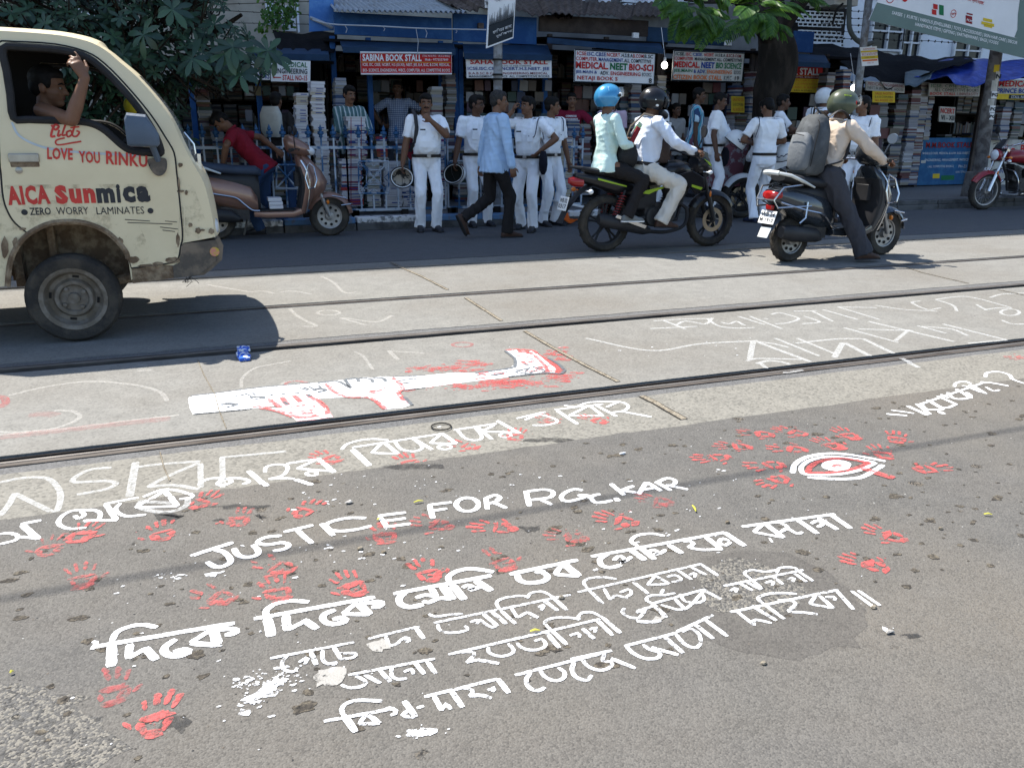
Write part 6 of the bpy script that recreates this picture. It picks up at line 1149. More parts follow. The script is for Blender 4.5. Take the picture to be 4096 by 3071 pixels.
for(t,xa,xb,zt)in stalls:
 Yb=15.6 if t.location.y<13.5 else 16.2
 for Yq,za,zb in((Yb-0.32,0.77,zt-0.15),):
  z=za;k=0
  while z<zb-0.15:
   x=xa+0.06;zz=0.75+0.48*k+0.02;top=min(zt-0.05,zz+0.44)
   while x<xb-0.25:
    if rb.random()<0.45:
     n=rb.randint(3,9)
     for i in range(n):
      h=rb.uniform(0.18,0.28);w_=rb.uniform(0.018,0.045);loose.box((x+w_/2,Yq,zz+h/2),(w_*0.94,0.2,h));x+=w_
    else:
     w_=rb.uniform(0.18,0.26);zq=zz
     while zq<top-0.05:h=rb.uniform(0.015,0.045);loose.box((x+w_/2,Yq+rb.gauss(0,0.01),zq+h/2),(w_*rb.uniform(0.9,1),0.22,h*0.94));zq+=h
     x+=w_
    x+=rb.uniform(0,0.03)
   k+=1;z=0.75+0.48*k
   # piles on the counter
 x=xa+0.1
 while x<xb-0.3:
  w_=rb.uniform(0.18,0.26);z=0.70;top=0.70+rb.uniform(0.05,0.65)
  while z<top:h=rb.uniform(0.018,0.045);loose.box((x+w_/2,t.location.y+0.5+rb.gauss(0,0.02),z+h/2),(w_*rb.uniform(0.9,1),0.24,h*0.94),rz=rb.gauss(0,0.04));z+=h
  x+=w_+rb.uniform(0.0,0.12)
for x0,x1,y0,y1,Y in((2690,2975,332,540,13.1),(3150,3300,378,560,13.2),(3460,3560,420,600,13.5),(1868,2180,322,470,13.1),(2300,2500,345,520,13.1),(980,1180,345,520,13.0),(1490,1720,322,430,13.9),(3990,4096,410,540,13.9)):
 y=y0
 while y<y1:
  x=x0;hh=rb.uniform(40,56)
  while x<x1:
   w_=rb.uniform(26,40)
   if rb.random()<0.62:a,b=AY(x,y,Y),AY(x+w_*0.9,y+hh*0.92,Y);loose.box(((a.x+b.x)/2,Y+rb.uniform(-0.02,0.06),(a.z+b.z)/2),(b.x-a.x,0.025,a.z-b.z),rot=Matrix.Rotation(rb.gauss(0,0.04),3,'Y'))
   x+=w_
  y+=hh
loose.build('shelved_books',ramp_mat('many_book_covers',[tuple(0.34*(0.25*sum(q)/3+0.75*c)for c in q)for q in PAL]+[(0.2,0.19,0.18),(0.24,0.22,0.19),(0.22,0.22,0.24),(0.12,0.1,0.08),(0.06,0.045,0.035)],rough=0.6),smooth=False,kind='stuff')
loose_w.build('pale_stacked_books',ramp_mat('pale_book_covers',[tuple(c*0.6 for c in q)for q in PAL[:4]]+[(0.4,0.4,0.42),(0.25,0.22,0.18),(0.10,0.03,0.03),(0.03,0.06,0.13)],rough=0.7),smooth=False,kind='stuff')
for x,y0,y1,Y in((1404,470,826,11.48),(1445,470,826,11.48)):
 mb=MB();mb.tube([AY(x,y0,Y),AY(x,y1,Y-0.03)],0.005,5);mb.build('tie_string',S_MAR,label='maroon string tied round the big book bundle, %s one'%('left' if x<1420 else 'right'),cat='string',group='strings round the book bundle')
 # ------------------------------------------------------------ scooters and motorcycles (local frame: x forward, y left, z up, rear wheel on the origin)
M_CHROME=mat('chrome',(0.55,0.55,0.56),0.18,0.95,var=0.1);M_ALU=mat('dull_alloy',(0.30,0.29,0.28),0.45,0.7,var=0.2,scale=12);M_BLKPL=mat('black_plastic',(0.022,0.022,0.024),0.45,var=0.2);M_ENG=mat('engine_metal',(0.055,0.053,0.052),0.6,0.4,var=0.3,scale=20,bump=0.2)
M_BRONZE=mat('bronze_brown_paint',(0.24,0.135,0.10),0.32,0.35,var=0.08,coat=0.6);M_NAVY=mat('dark_blue_grey_paint',(0.035,0.042,0.052),0.22,0.4,var=0.1,coat=0.8);M_SEAT=mat('black_seat_vinyl',(0.020,0.021,0.024),0.55,bump=0.15,bscale=50);M_SEATB=mat('worn_blue_seat_vinyl',(0.035,0.048,0.075),0.6,bump=0.15)
M_BIKEB=mat('gloss_black_paint',(0.010,0.010,0.012),0.3,coat=0.25);M_LIME=mat('lime_stripe',(0.30,0.43,0.03),0.4);M_TAIL=mat('red_tail_lamp',(0.28,0.010,0.010),0.2,coat=0.6);M_AMB=mat('amber_indicator',(0.60,0.16,0.01),0.25,coat=0.5);M_REDB=mat('dark_red_paint',(0.22,0.012,0.018),0.3,coat=0.6);M_WHB=mat('white_bike_paint',(0.62,0.64,0.66),0.35,coat=0.4);M_SILV=mat('pale_silver_plastic',(0.60,0.62,0.60),0.35,0.2);M_PLATE=mat('number_plate_white',(0.72,0.72,0.70),0.5);M_DISC=mat('brake_disc',(0.36,0.30,0.22),0.4,0.7,var=0.2);M_SPRING=mat('red_spring',(0.20,0.025,0.025),0.5)
def wheel(par,x,r,w_,kind,name='wheel',disc=0,spokes=6):
 mb=MB();ri=r*(0.76 if kind!='small' else 0.62)
 mb.lathe([(ri,w_*0.42),(r*0.90,w_*0.5),(r*0.97,w_*0.36),(r,w_*0.12),(r,-w_*0.12),(r*0.97,-w_*0.36),(r*0.90,-w_*0.5),(ri,-w_*0.42)],(x,0,r),'y',40,closed=True)
 for k in range(44):
  a=k*math.pi/22
  mb.box((x+r*math.cos(a),(0.12 if k%2 else-0.12)*w_,r+r*math.sin(a)),(0.004,w_*0.38,0.02),rot=Matrix.Rotation(-a,3,'Y'))
 t=mb.build(name,M_TYRE,par);mb=MB()
 mb.lathe([(ri*1.01,w_*0.40),(ri*0.93,w_*0.36),(ri*0.90,w_*0.2),(ri*0.90,-w_*0.2),(ri*0.93,-w_*0.36),(ri*1.01,-w_*0.40)],(x,0,r),'y',36,closed=True)
 mb.lathe([(0.02,0.055),(0.045,0.05),(0.05,0.02),(0.05,-0.02),(0.045,-0.05),(0.02,-0.055)],(x,0,r),'y',18)
 if kind=='small':
  mb.lathe([(0.05,0.012),(ri*0.92,0.02),(ri*0.92,-0.02),(0.05,-0.012)],(x,0,r),'y',36,closed=True)
 elif kind=='wire':
  for k in range(28):
   a=k*2*math.pi/28;b=a+(0.5 if k%2 else-0.5);mb.tube([(x+0.045*math.cos(b),0.03 if k%4<2 else-0.03,r+0.045*math.sin(b)),(x+ri*0.92*math.cos(a),0,r+ri*0.92*math.sin(a))],0.0025,4)
 else:
  for k in range(5):
   a=k*2*math.pi/5+0.3
   for s in(-0.13,0.13):mb.tube([(x+0.04*math.cos(a+s*2),0,r+0.04*math.sin(a+s*2)),(x+ri*0.55*math.cos(a+s*0.7),0,r+ri*0.55*math.sin(a+s*0.7)),(x+ri*0.93*math.cos(a+s),0,r+ri*0.93*math.sin(a+s))],[0.016,0.011,0.014],6)
 mb.build('rim',M_ALU if kind!='cast' else M_BLKPL,t)
 if kind=='small':
  mb=MB()
  for k in range(9):
   a=k*2*math.pi/9
   for s in(-1,1):mb.lathe([(0.0,0),(0.017,0),(0.017,0.003*s)],(x+ri*0.68*math.cos(a),0.021*s,r+ri*0.68*math.sin(a)),'y',9,caps=False)
  mb.build('rim_holes',M_BLACK,t,smooth=False)
 if disc:
  mb=MB();mb.lathe([(disc,-0.052),(disc,-0.057),(disc*0.66,-0.057),(disc*0.66,-0.052)],(x,0,r),'y',32,closed=True)
  for k in range(6):a=k*math.pi/3;mb.tube([(x+0.04*math.cos(a+.3),-0.05,r+0.04*math.sin(a+.3)),(x+disc*0.7*math.cos(a),-0.054,r+disc*0.7*math.sin(a))],0.007,5)
  mb.build('brake_disc',M_DISC,t)
 return t
def arc_fender(mb,x,r,w_,a0,a1,n=12,lift=0.02):
 rows=[]
 for i in range(n+1):
  a=R(a0+(a1-a0)*i/n);k=1-0.25*(2*i/n-1)**4;row=[]
  for j in range(9):
   v=-1+j/4;rr=r+lift-0.035*v*v-0.02*abs(v)**6;row.append(V((x+rr*math.cos(a),w_*k*v,r+rr*math.sin(a))))
  rows.append(row)
 for a,b in zip(rows,rows[1:]):
  for j in range(8):
   mb.quad(a[j],a[j+1],b[j+1],b[j]);mb.quad(*[q-V((math.cos(0),0,0))*0.0+V((0,0,-0.006))for q in(a[j],a[j+1],b[j+1],b[j])])
def plate(par,c,ry,wd,ht,rows,name='number_plate'):
 t=MB();M=Matrix.Rotation(R(ry),3,'Y');t.box(c,(0.006,wd,ht),rot=M);o=t.build(name,M_PLATE,par,bevel=0.003,smooth=False);mb=MB();n=M@V((-1,0,0));up=M@V((0,0,1));ux=V((0,-1,0))
 for i,tx in enumerate(rows):put_text(mb,tx,V(c)+n*0.0045+ux*-wd*0.42+up*(ht*(0.42-(i+1)*0.84/len(rows)+0.06)),ux,up,wd*0.84,ht*0.62/len(rows),0,0.02)
 mb.build('plate_number',M_BLKP,o,smooth=False)
def scooter(label,body,seat,dark=M_BLKPL,rail=M_SILV,guards=True,rack=False,plate_rows=None,group='scooters'):
 t=thing('scooter',label,'scooter',group=group)
 wheel(t,0,0.218,0.10,'small');wheel(t,1.27,0.232,0.09,'small')
 mb=MB()
 for s in(-1,1):mb.tube([(1.27,s*0.062,0.232),(1.20,s*0.062,0.42),(1.14,s*0.05,0.58)],[0.022,0.024,0.024],8)
 mb.tube([(1.14,0,0.55),(0.98,0,0.98)],0.03,8);mb.build('fork',M_ALU,t)
 mb=MB();arc_fender(mb,1.27,0.232,0.085,8,158,14,0.05);mb.build('front_fender',body,t,angle=60)
 mb=MB()
 S=((0.30,0.96,0.05,0.16),(0.42,1.00,0.07,0.19),(0.55,1.035,0.085,0.205),(0.68,1.035,0.085,0.205),(0.80,1.00,0.075,0.185),(0.88,0.965,0.05,0.13),(0.92,0.95,0.03,0.09))
 mb.loft([((x,0,z),(0,1,0),(1,0,-0.1),hw,hd,2.6)for z,x,hd,hw in S],20);mb.loft([((1.04,0,0.40),(0,1,0),(1,0,0.2),0.10,0.08),((1.10,0,0.50),(0,1,0),(1,0,0.2),0.14,0.14),((1.12,0,0.60),(0,1,0),(1,0,0.2),0.15,0.15),((1.09,0,0.72),(0,1,0),(1,0,0.2),0.13,0.12),((1.03,0,0.84),(0,1,0),(1,0,0.2),0.10,0.08),((0.99,0,0.93),(0,1,0),(1,0,0.2),0.05,0.05)],16);mb.build('front_apron',body,t,angle=60)
 mb=MB();mb.loft([((x-hd*0.5,0,z),(0,1,0),(1,0,-0.1),hw*0.93,hd*0.62,3)for z,x,hd,hw in S[:5]],16);mb.box((0.92,0,0.66),(0.05,0.16,0.16));mb.build('inner_shield',dark,t,bevel=0.004)
 mb=MB();mb.loftx([(0.42,0,0.285,0.15,0.035),(0.55,0,0.275,0.165,0.04),(0.85,0,0.275,0.17,0.04),(0.98,0,0.32,0.15,0.05)],16,e=5);mb.build('floorboard',body,t,angle=50)
 mb=MB();mb.box((0.68,0,0.321),(0.44,0.28,0.012));mb.build('floor_mat',dark,t,bevel=0.003)
 mb=MB()
 mb.loftx([(0.47,0,0.40,0.10,0.10),(0.40,0,0.46,0.13,0.16),(0.25,0,0.50,0.16,0.18),(0.05,0,0.545,0.175,0.165),(-0.15,0,0.60,0.17,0.13),(-0.33,0,0.645,0.135,0.09),(-0.44,0,0.665,0.08,0.055)],20,e=2.8);mb.build('rear_body',body,t,angle=60)
 mb=MB();mb.loftx([(0.50,0,0.50,0.075,0.20),(0.44,0,0.53,0.09,0.22),(0.36,0,0.58,0.11,0.16),(0.25,0,0.64,0.13,0.09),(-0.30,0,0.70,0.12,0.05)],16,e=3);mb.build('seat_base',dark,t,angle=60)
 mb=MB();mb.loftx([(0.53,0,0.735,0.085,0.035),(0.48,0,0.755,0.115,0.055),(0.25,0,0.765,0.14,0.055),(0.08,0,0.785,0.145,0.055),(-0.15,0,0.81,0.135,0.05),(-0.33,0,0.83,0.10,0.035)],18,e=2.6);mb.build('seat',seat,t,angle=60)
 mb=MB()
 for s in(-1,1):mb.tube([(0.10,s*0.16,0.735),(-0.10,s*0.172,0.795),(-0.30,s*0.16,0.85),(-0.44,s*0.10,0.872)],[0.014,0.022,0.024,0.022],8,flat=0.7)
 mb.tube([(-0.44,-0.10,0.872),(-0.48,0,0.878),(-0.44,0.10,0.872)],0.022,8);mb.build('grab_rail',rail,t)
 mb=MB();mb.loftx([(-0.40,0,0.665,0.125,0.05),(-0.455,0,0.66,0.10,0.045),(-0.475,0,0.655,0.05,0.03)],14);mb.build('tail_light',M_TAIL,t)
 mb=MB();mb.loft([((-0.30,0,0.60),(0,1,0),(1,0,0.3),0.09,0.05),((-0.40,0,0.50),(0,1,0),(1,0,0.3),0.085,0.025),((-0.45,0,0.36),(0,1,0),(1,0,0.3),0.08,0.012)],12,e=4);mb.build('rear_mudguard',dark,t)
 mb=MB();mb.loft([((-0.455,0,0.36),(0,1,0),(1,0,0.3),0.075,0.006),((-0.50,0,0.26),(0,1,0),(1,0,0.3),0.07,0.006)],8,e=5);mb.build('mud_flap',M_SILV if rack else dark,t)
 if plate_rows:plate(t,(-0.455,0,0.45),18,0.22,0.13,plate_rows);mb=MB();mb.box((-0.435,0,0.545),(0.04,0.09,0.05));mb.build('brake_lamp',M_TAIL,t,bevel=0.01)
 mb=MB();mb.loftx([(0.30,0.13,0.26,0.05,0.085),(0.05,0.135,0.255,0.055,0.09),(-0.06,0.13,0.25,0.05,0.075),(-0.12,0.13,0.24,0.03,0.04)],14);mb.box((0.22,0,0.30),(0.3,0.2,0.14));mb.build('engine_case',M_ENG,t,angle=50)
 mb=MB();mb.loftx([(0.26,-0.14,0.24,0.03,0.03),(0.18,-0.15,0.27,0.055,0.07),(-0.12,-0.155,0.30,0.06,0.08),(-0.26,-0.155,0.32,0.045,0.055)],14);mb.build('muffler',M_BLKPL,t)
 mb=MB();mb.tube([(0.02,0.10,0.25),(-0.03,0.11,0.62)],0.024,8);mb.tube([(0.35,0.12,0.22),(0.30,0.20,0.02)],0.012,6);mb.build('shock_absorber',M_ALU,t)
 mb=MB()
 for s in(-1,1):
  mb.tube(crom([V(q)for q in((-0.40,s*0.135,0.60),(-0.15,s*0.185,0.545),(0.12,s*0.188,0.50),(0.24,s*0.182,0.47),(0.32,s*0.18,0.40),(0.40,s*0.175,0.335),(0.48,s*0.175,0.325))],5),0.010,6)
  mb.tube(crom([V(q)for q in((0.99,s*0.175,0.29),(1.02,s*0.205,0.42),(1.045,s*0.218,0.60),(1.02,s*0.205,0.76),(0.97,s*0.15,0.87))],5),0.009,6)
 mb.build('chrome_trim',M_CHROME,t)
 if guards:
  mb=MB()
  for s in(-1,1):
   mb.tube([(1.06,s*0.17,0.84),(1.10,s*0.22,0.80),(1.12,s*0.27,0.66),(1.09,s*0.28,0.58),(1.03,s*0.23,0.56),(1.00,s*0.22,0.68),(1.03,s*0.2,0.80)],0.009,6,closed=True);mb.tube([(1.12,s*0.05,0.74),(1.12,s*0.20,0.72)],0.008,6)
  mb.tube(crom([V(q)for q in((1.40,-0.10,0.36),(1.52,-0.07,0.37),(1.54,0,0.37),(1.52,0.07,0.37),(1.40,0.10,0.36))],4),0.008,6);mb.tube([(1.30,-0.085,0.47),(1.47,-0.07,0.44)],0.006,5);mb.tube([(1.30,0.085,0.47),(1.47,0.07,0.44)],0.006,5);mb.build('crash_guard',M_CHROME,t)
 if rack:
  mb=MB()
  for s in(-1,1):mb.tube([(-0.20,s*0.16,0.76),(-0.42,s*0.15,0.74),(-0.50,s*0.12,0.62),(-0.47,s*0.15,0.55),(-0.1,s*0.2,0.56)],0.010,6);mb.tube([(-0.14,s*0.19,0.60),(-0.16,s*0.20,0.45),(-0.22,s*0.19,0.40)],0.012,6)
  mb.tube([(-0.50,-0.12,0.62),(-0.50,0.12,0.62)],0.01,6);mb.build('rear_guard',M_CHROME,t)
 mb=MB();mb.loft([((0.92,0,0.93),(0,1,0),(1,0,-0.3),0.07,0.08),((0.96,0,0.97),(0,1,0),(1,0,-0.3),0.15,0.15),((0.97,0,1.03),(0,1,0),(1,0,-0.35),0.15,0.17),((0.95,0,1.085),(0,1,0),(1,0,-0.4),0.12,0.13),((0.92,0,1.125),(0,1,0),(1,0,-0.4),0.05,0.06)],18);mb.build('handlebar_cowl',body,t,angle=60)
 mb=MB();mb.loft([((1.04,0,0.985),(0,1,0),(0.3,0,1),0.13,0.055),((1.10,0,0.965),(0,1,0),(0.3,0,1),0.11,0.05),((1.14,0,0.95),(0,1,0),(0.3,0,1),0.05,0.03)],14);mb.build('headlight',M_HEADL,t)
 mb=MB();mb.tube(crom([V(q)for q in((0.84,-0.345,0.985),(0.90,-0.2,0.99),(0.94,0,0.985),(0.90,0.2,0.99),(0.84,0.345,0.985))],5),0.014,8);mb.build('handlebar',M_CHROME,t)
 for ch in t.children:
  if ch.name.split('.')[0]in('tail_light','rear_mudguard','mud_flap','number_plate','brake_lamp','rear_guard'):ch.location.x+=0.15
  if ch.name.split('.')[0]in('rear_body','seat','grab_rail','seat_base','chrome_trim'):
   for v in ch.data.vertices:
    if v.co.x<0.05:v.co.x=0.05+(v.co.x-0.05)*0.72
 for s in(-1,1):
  mb=MB();mb.tube([(0.875,s*0.255,0.989),(0.838,s*0.36,0.985)],0.019,8);mb.tube([(0.885,s*0.2,1.0),(0.95,s*0.26,0.995),(0.93,s*0.36,0.985)],0.006,5);mb.build('grip',M_RUBBER,t)
  mb=MB();mb.tube([(0.91,s*0.19,1.0),(0.90,s*0.25,1.10),(0.90,s*0.28,1.15)],0.006,6);mb.loft([((0.93,s*0.30,1.19),(0,1,0),(0,0,1),0.035,0.03),((0.91,s*0.30,1.19),(0,1,0),(0,0,1),0.062,0.05),((0.893,s*0.30,1.19),(0,1,0),(0,0,1),0.060,0.048)],14);mb.build('mirror',M_BLKPL if not rack else M_MIRG,t)
  mb=MB();mb.sph((1.25,s*0.10,0.40),(0.02,0.022,0.028),8);mb.build('reflector',M_AMB,t)
 return t
def motorcycle(label,paint,accent,style='sport',plate_rows=None,tail=M_TAIL):
 t=thing('motorcycle',label,'motorcycle',group='motorcycles');WB=1.37;r=0.305;kind='cast' if style=='sport' else 'wire'
 wheel(t,0,r,0.115,kind);wheel(t,WB,r,0.095,kind,disc=0.135 if style=='sport' else 0)
 mb=MB()
 for s in(-1,1):mb.tube([(WB,s*0.085,r),(1.265,s*0.085,0.60)],0.027,8);mb.tube([(1.265,s*0.085,0.60),(1.13,s*0.085,0.98)],0.019,8)
 mb.box((1.20,0,0.80),(0.06,0.22,0.04),rot=Matrix.Rotation(R(-19),3,'Y'));mb.box((1.135,0,0.955),(0.06,0.22,0.035),rot=Matrix.Rotation(R(-19),3,'Y'));mb.build('fork',M_BLKPL if style=='sport' else M_CHROME,t)
 mb=MB();arc_fender(mb,WB,r,0.075,30,150,14,0.03);mb.build('front_fender',paint,t,angle=60)
 mb=MB();mb.loftx([(0.50,0,0.80,0.07,0.05),(0.58,0,0.81,0.11,0.085),(0.72,0,0.845,0.135,0.105),(0.88,0,0.86,0.14,0.11),(1.00,0,0.85,0.11,0.09),(1.06,0,0.83,0.06,0.05)],18);mb.build('fuel_tank',paint,t,angle=60)
 if style=='sport':
  for s in(-1,1):
   mb=MB();mb.prism([(0.72,s*0.145,0.80),(0.98,s*0.155,0.86),(1.14,s*0.15,0.78),(1.16,s*0.14,0.66),(1.04,s*0.15,0.60),(0.96,s*0.155,0.68)],(0,s*0.022,0));mb.build('tank_shroud',paint,t,bevel=0.006)
   mb=MB();mb.prism([(0.78,s*0.1685,0.765),(1.12,s*0.178,0.675),(1.10,s*0.178,0.650),(0.80,s*0.1685,0.74)],(0,s*0.003,0));mb.prism([(0.42,s*0.142,0.655),(0.66,s*0.142,0.70),(0.64,s*0.142,0.675),(0.52,s*0.142,0.64),(0.46,s*0.142,0.615),(0.38,s*0.142,0.625)],(0,s*0.004,0));mb.prism([(-0.16,s*0.126,0.795),(0.18,s*0.14,0.71),(0.18,s*0.14,0.695),(-0.16,s*0.126,0.775)],(0,s*0.004,0));mb.build('lime_stripe',accent,t)
 mb=MB();mb.loftx([(0.62,0,0.80,0.08,0.035),(0.50,0,0.785,0.12,0.045),(0.30,0,0.775,0.135,0.045),(0.18,0,0.795,0.13,0.05),(0.02,0,0.835,0.12,0.045),(-0.20,0,0.865,0.095,0.035),(-0.28,0,0.87,0.05,0.02)],16);mb.build('seat',M_SEAT,t,angle=60)
 mb=MB();mb.loftx([(0.50,0,0.62,0.10,0.10),(0.35,0,0.645,0.13,0.10),(0.10,0,0.70,0.13,0.09),(-0.15,0,0.765,0.11,0.07),(-0.32,0,0.80,0.075,0.045),(-0.38,0,0.81,0.04,0.025)],16,e=3);mb.build('tail_cowl',paint,t,angle=60)
 mb=MB();mb.loftx([(-0.30,0,0.745,0.085,0.05),(-0.40,0,0.755,0.07,0.05),(-0.44,0,0.765,0.03,0.03)],12);mb.build('tail_light',tail,t)
 mb=MB();mb.tube([(-0.15,-0.13,0.86),(-0.34,-0.11,0.90),(-0.42,0,0.905),(-0.34,0.11,0.90),(-0.15,0.13,0.86)],0.016,8);mb.build('grab_rail',M_BLKPL,t)
 mb=MB();mb.loft([((-0.22,0,0.70),(0,1,0),(1,0,0.5),0.08,0.06),((-0.36,0,0.60),(0,1,0),(1,0,0.6),0.06,0.03),((-0.48,0,0.45),(0,1,0),(1,0,0.6),0.065,0.012),((-0.54,0,0.33),(0,1,0),(1,0,0.6),0.07,0.008)],12,e=4);mb.build('rear_mudguard',M_BLKPL,t)
 if plate_rows:plate(t,(-0.50,0,0.53),16,0.21,0.15,plate_rows)
 for s in(-1,1):
  mb=MB();mb.tube([(-0.28,s*0.10,0.66),(-0.28,s*0.19,0.66)],0.008,6);mb.sph((-0.28,s*0.21,0.66),(0.028,0.026,0.026),10);mb.build('indicator',M_PLATE if s<0 else M_AMB,t)
  mb=MB();mb.tube([(1.17,s*0.09,0.84),(1.17,s*0.20,0.84)],0.008,6);mb.sph((1.18,s*0.22,0.84),(0.03,0.026,0.024),10);mb.build('indicator',M_HEADL if style=='sport' else M_AMB,t)
  mb=MB();mb.sph((1.275,s*0.115,0.60),(0.014,0.01,0.035),8);mb.build('reflector',M_AMB,t)
  mb=MB();mb.tube([(0.03,s*0.135,0.33),(0.17,s*0.135,0.66)],0.014,8)
  pts=[V((0.055,s*0.135,0.39)).lerp(V((0.155,s*0.135,0.625)),i/60)+V((math.cos(i*0.9)*0.030,math.sin(i*0.9)*0.034,-math.cos(i*0.9)*0.012))for i in range(61)];sp_=MB();sp_.tube(pts,0.0065,5);o=mb.build('shock_absorber',M_BLKPL,t);sp_.build('spring',M_SPRING if style=='sport' else M_CHROME,o)
  mb=MB();mb.tube([(0.0,s*0.09,r),(0.45,s*0.10,0.36)],0.024,6);mb.tube([(0.34,s*0.14,0.33),(0.34,s*0.25,0.33)],0.012,6);mb.tube([(0.08,s*0.13,0.40),(0.14,s*0.24,0.41)],0.012,6);mb.build('swingarm_and_pegs',M_ENG,t)
 mb=MB();mb.box((0.62,0,0.40),(0.36,0.22,0.22));mb.lathe([(0.10,-0.14),(0.11,-0.12),(0.11,0.12),(0.10,0.14)],(0.55,0,0.37),'y',20);mb.lathe([(0.075,-0.13),(0.08,-0.11),(0.08,0.11),(0.075,0.13)],(0.74,0,0.38),'y',18)
 for k in range(8):mb.box((0.80+0.012*k,0,0.50+0.028*k),(0.17,0.19,0.012),rot=Matrix.Rotation(R(-25),3,'Y'))
 mb.box((0.83,0,0.58),(0.11,0.13,0.24),rot=Matrix.Rotation(R(-25),3,'Y'));mb.build('engine',M_ENG,t,angle=35)
 mb=MB();mb.box((0.42,0,0.55),(0.34,0.22,0.22));mb.build('side_panel',M_BLKPL,t,bevel=0.03)
 mb=MB();mb.tube([(1.12,0,0.78),(0.98,0,0.56),(0.92,0,0.32),(0.40,0,0.26)],0.022,8);mb.tube([(1.10,0,0.86),(0.75,0,0.74),(0.45,0,0.70),(-0.2,0,0.74)],0.022,8);mb.build('frame',M_BLKPL,t)
 mb=MB();mb.tube(crom([V(q)for q in((0.93,-0.05,0.50),(1.00,-0.08,0.42),(0.95,-0.11,0.26),(0.70,-0.14,0.20),(0.45,-0.16,0.22))],5),0.02,8);mb.loft([((0.48,-0.16,0.225),(0,1,0),(0,0,1),0.03,0.03),((0.38,-0.17,0.25),(0,1,0),(0,0,1),0.055,0.065),((-0.12,-0.185,0.36),(0,1,0),(0,0,1),0.06,0.075),((-0.17,-0.185,0.37),(0,1,0),(0,0,1),0.045,0.055)],14);mb.build('muffler',M_BLKPL if style=='sport' else M_CHROME,t)
 mb=MB();mb.prism([(0.40,-0.232,0.29),(0.02,-0.247,0.42),(0.0,-0.247,0.39),(0.22,-0.24,0.31),(0.38,-0.232,0.255)],(0,-0.006,0));mb.build('heat_shield',M_CHROME,t,bevel=0.002)
 mb=MB();hb=((0.88,-0.37,1.045),(0.98,-0.22,1.065),(1.07,-0.08,1.02),(1.07,0.08,1.02),(0.98,0.22,1.065),(0.88,0.37,1.045));mb.tube(crom([V(q)for q in hb],5),0.013,8);mb.build('handlebar',M_CHROME if style!='sport' else M_BLKPL,t)
 for s in(-1,1):
  mb=MB();mb.tube([(0.945,s*0.27,1.06),(0.88,s*0.37,1.045)],0.019,8);mb.tube([(0.97,s*0.22,1.07),(1.03,s*0.28,1.06),(0.98,s*0.38,1.04)],0.006,5);mb.build('grip',M_RUBBER,t)
  mb=MB();mb.tube([(1.0,s*0.2,1.07),(1.0,s*0.26,1.16),(0.99,s*0.30,1.22)],0.007,6);mb.loft([((1.02,s*0.32,1.27),(0,1,0),(0,0,1),0.03,0.035),((1.0,s*0.32,1.27),(0,1,0),(0,0,1),0.05,0.065),((0.985,s*0.32,1.27),(0,1,0),(0,0,1),0.048,0.063)],12);mb.build('mirror',M_BLKPL,t)
 if style=='sport':
  mb=MB();mb.loftx([(1.10,0,0.90,0.10,0.10),(1.20,0,0.90,0.125,0.11),(1.28,0,0.87,0.10,0.08),(1.32,0,0.85,0.06,0.05)],14,e=3);mb.prism([(1.12,-0.09,0.99),(1.12,0.09,0.99),(1.27,0.06,0.94),(1.27,-0.06,0.94)],(-0.03,0,0.10));mb.build('headlight_cowl',paint,t,angle=50)
  mb=MB();mb.loftx([(1.26,0,0.87,0.09,0.055),(1.33,0,0.86,0.05,0.03)],12);mb.build('headlight',M_HEADL,t)
  mb=MB()
  for s in(-1,1):mb.prism([(1.15,s*0.118,0.985),(1.24,s*0.112,0.94),(1.27,s*0.10,0.90),(1.23,s*0.115,0.915)],(0,s*0.006,0))
  mb.build('lime_flash',accent,t)
 else:
  mb=MB();mb.lathe([(0.04,-0.10),(0.085,-0.03),(0.095,0.03),(0.09,0.04)],(1.25,0,0.88),'x',22);mb.build('headlight_shell',paint,t)
  mb=MB();mb.lathe([(0.088,0.035),(0.07,0.055),(0.03,0.065),(0.0,0.068)],(1.25,0,0.88),'x',22,caps=False);mb.build('headlight',M_HEADL,t)
  mb=MB();mb.loft([((1.24,0,0.97),(0,1,0),(0.3,0,1),0.11,0.02),((1.20,0,1.03),(0,1,0),(0.3,0,1),0.10,0.02),((1.13,0,1.12),(0,1,0),(0.3,0,1),0.06,0.012)],12);mb.build('windscreen',M_NAVY,t)
  mb=MB()
  for s in(-1,1):mb.tube(crom([V(q)for q in((1.02,s*0.05,0.66),(1.05,s*0.22,0.62),(1.02,s*0.29,0.48),(0.95,s*0.24,0.30),(0.92,s*0.05,0.28))],5),0.011,6);mb.sph((1.14,s*0.16,0.78),(0.035,0.04,0.04),10)
  mb.build('leg_guard',M_CHROME,t)
 return t
def place(t,x,y,heading,s=1.0,roll=0.0):
 t.location=(x,y,0);t.rotation_euler=(R(roll),0,R(heading));t.scale=(s,s,s)
 # the two ridden machines
MOTO=motorcycle('black motorcycle with lime stripes carrying two riders',M_BIKEB,M_LIME,'sport',['WB 02','0317'])
mo=G(2412,1005);place(MOTO,mo.x,mo.y,0.4,1.0)
ScR=scooter('dark blue-grey scooter with chrome guards, ridden by the man in the green helmet',M_NAVY,M_SEAT,plate_rows=['WB 24','M 1910'],rack=True)
so=G(3148,1046);place(ScR,so.x,so.y,3.0,1.02)
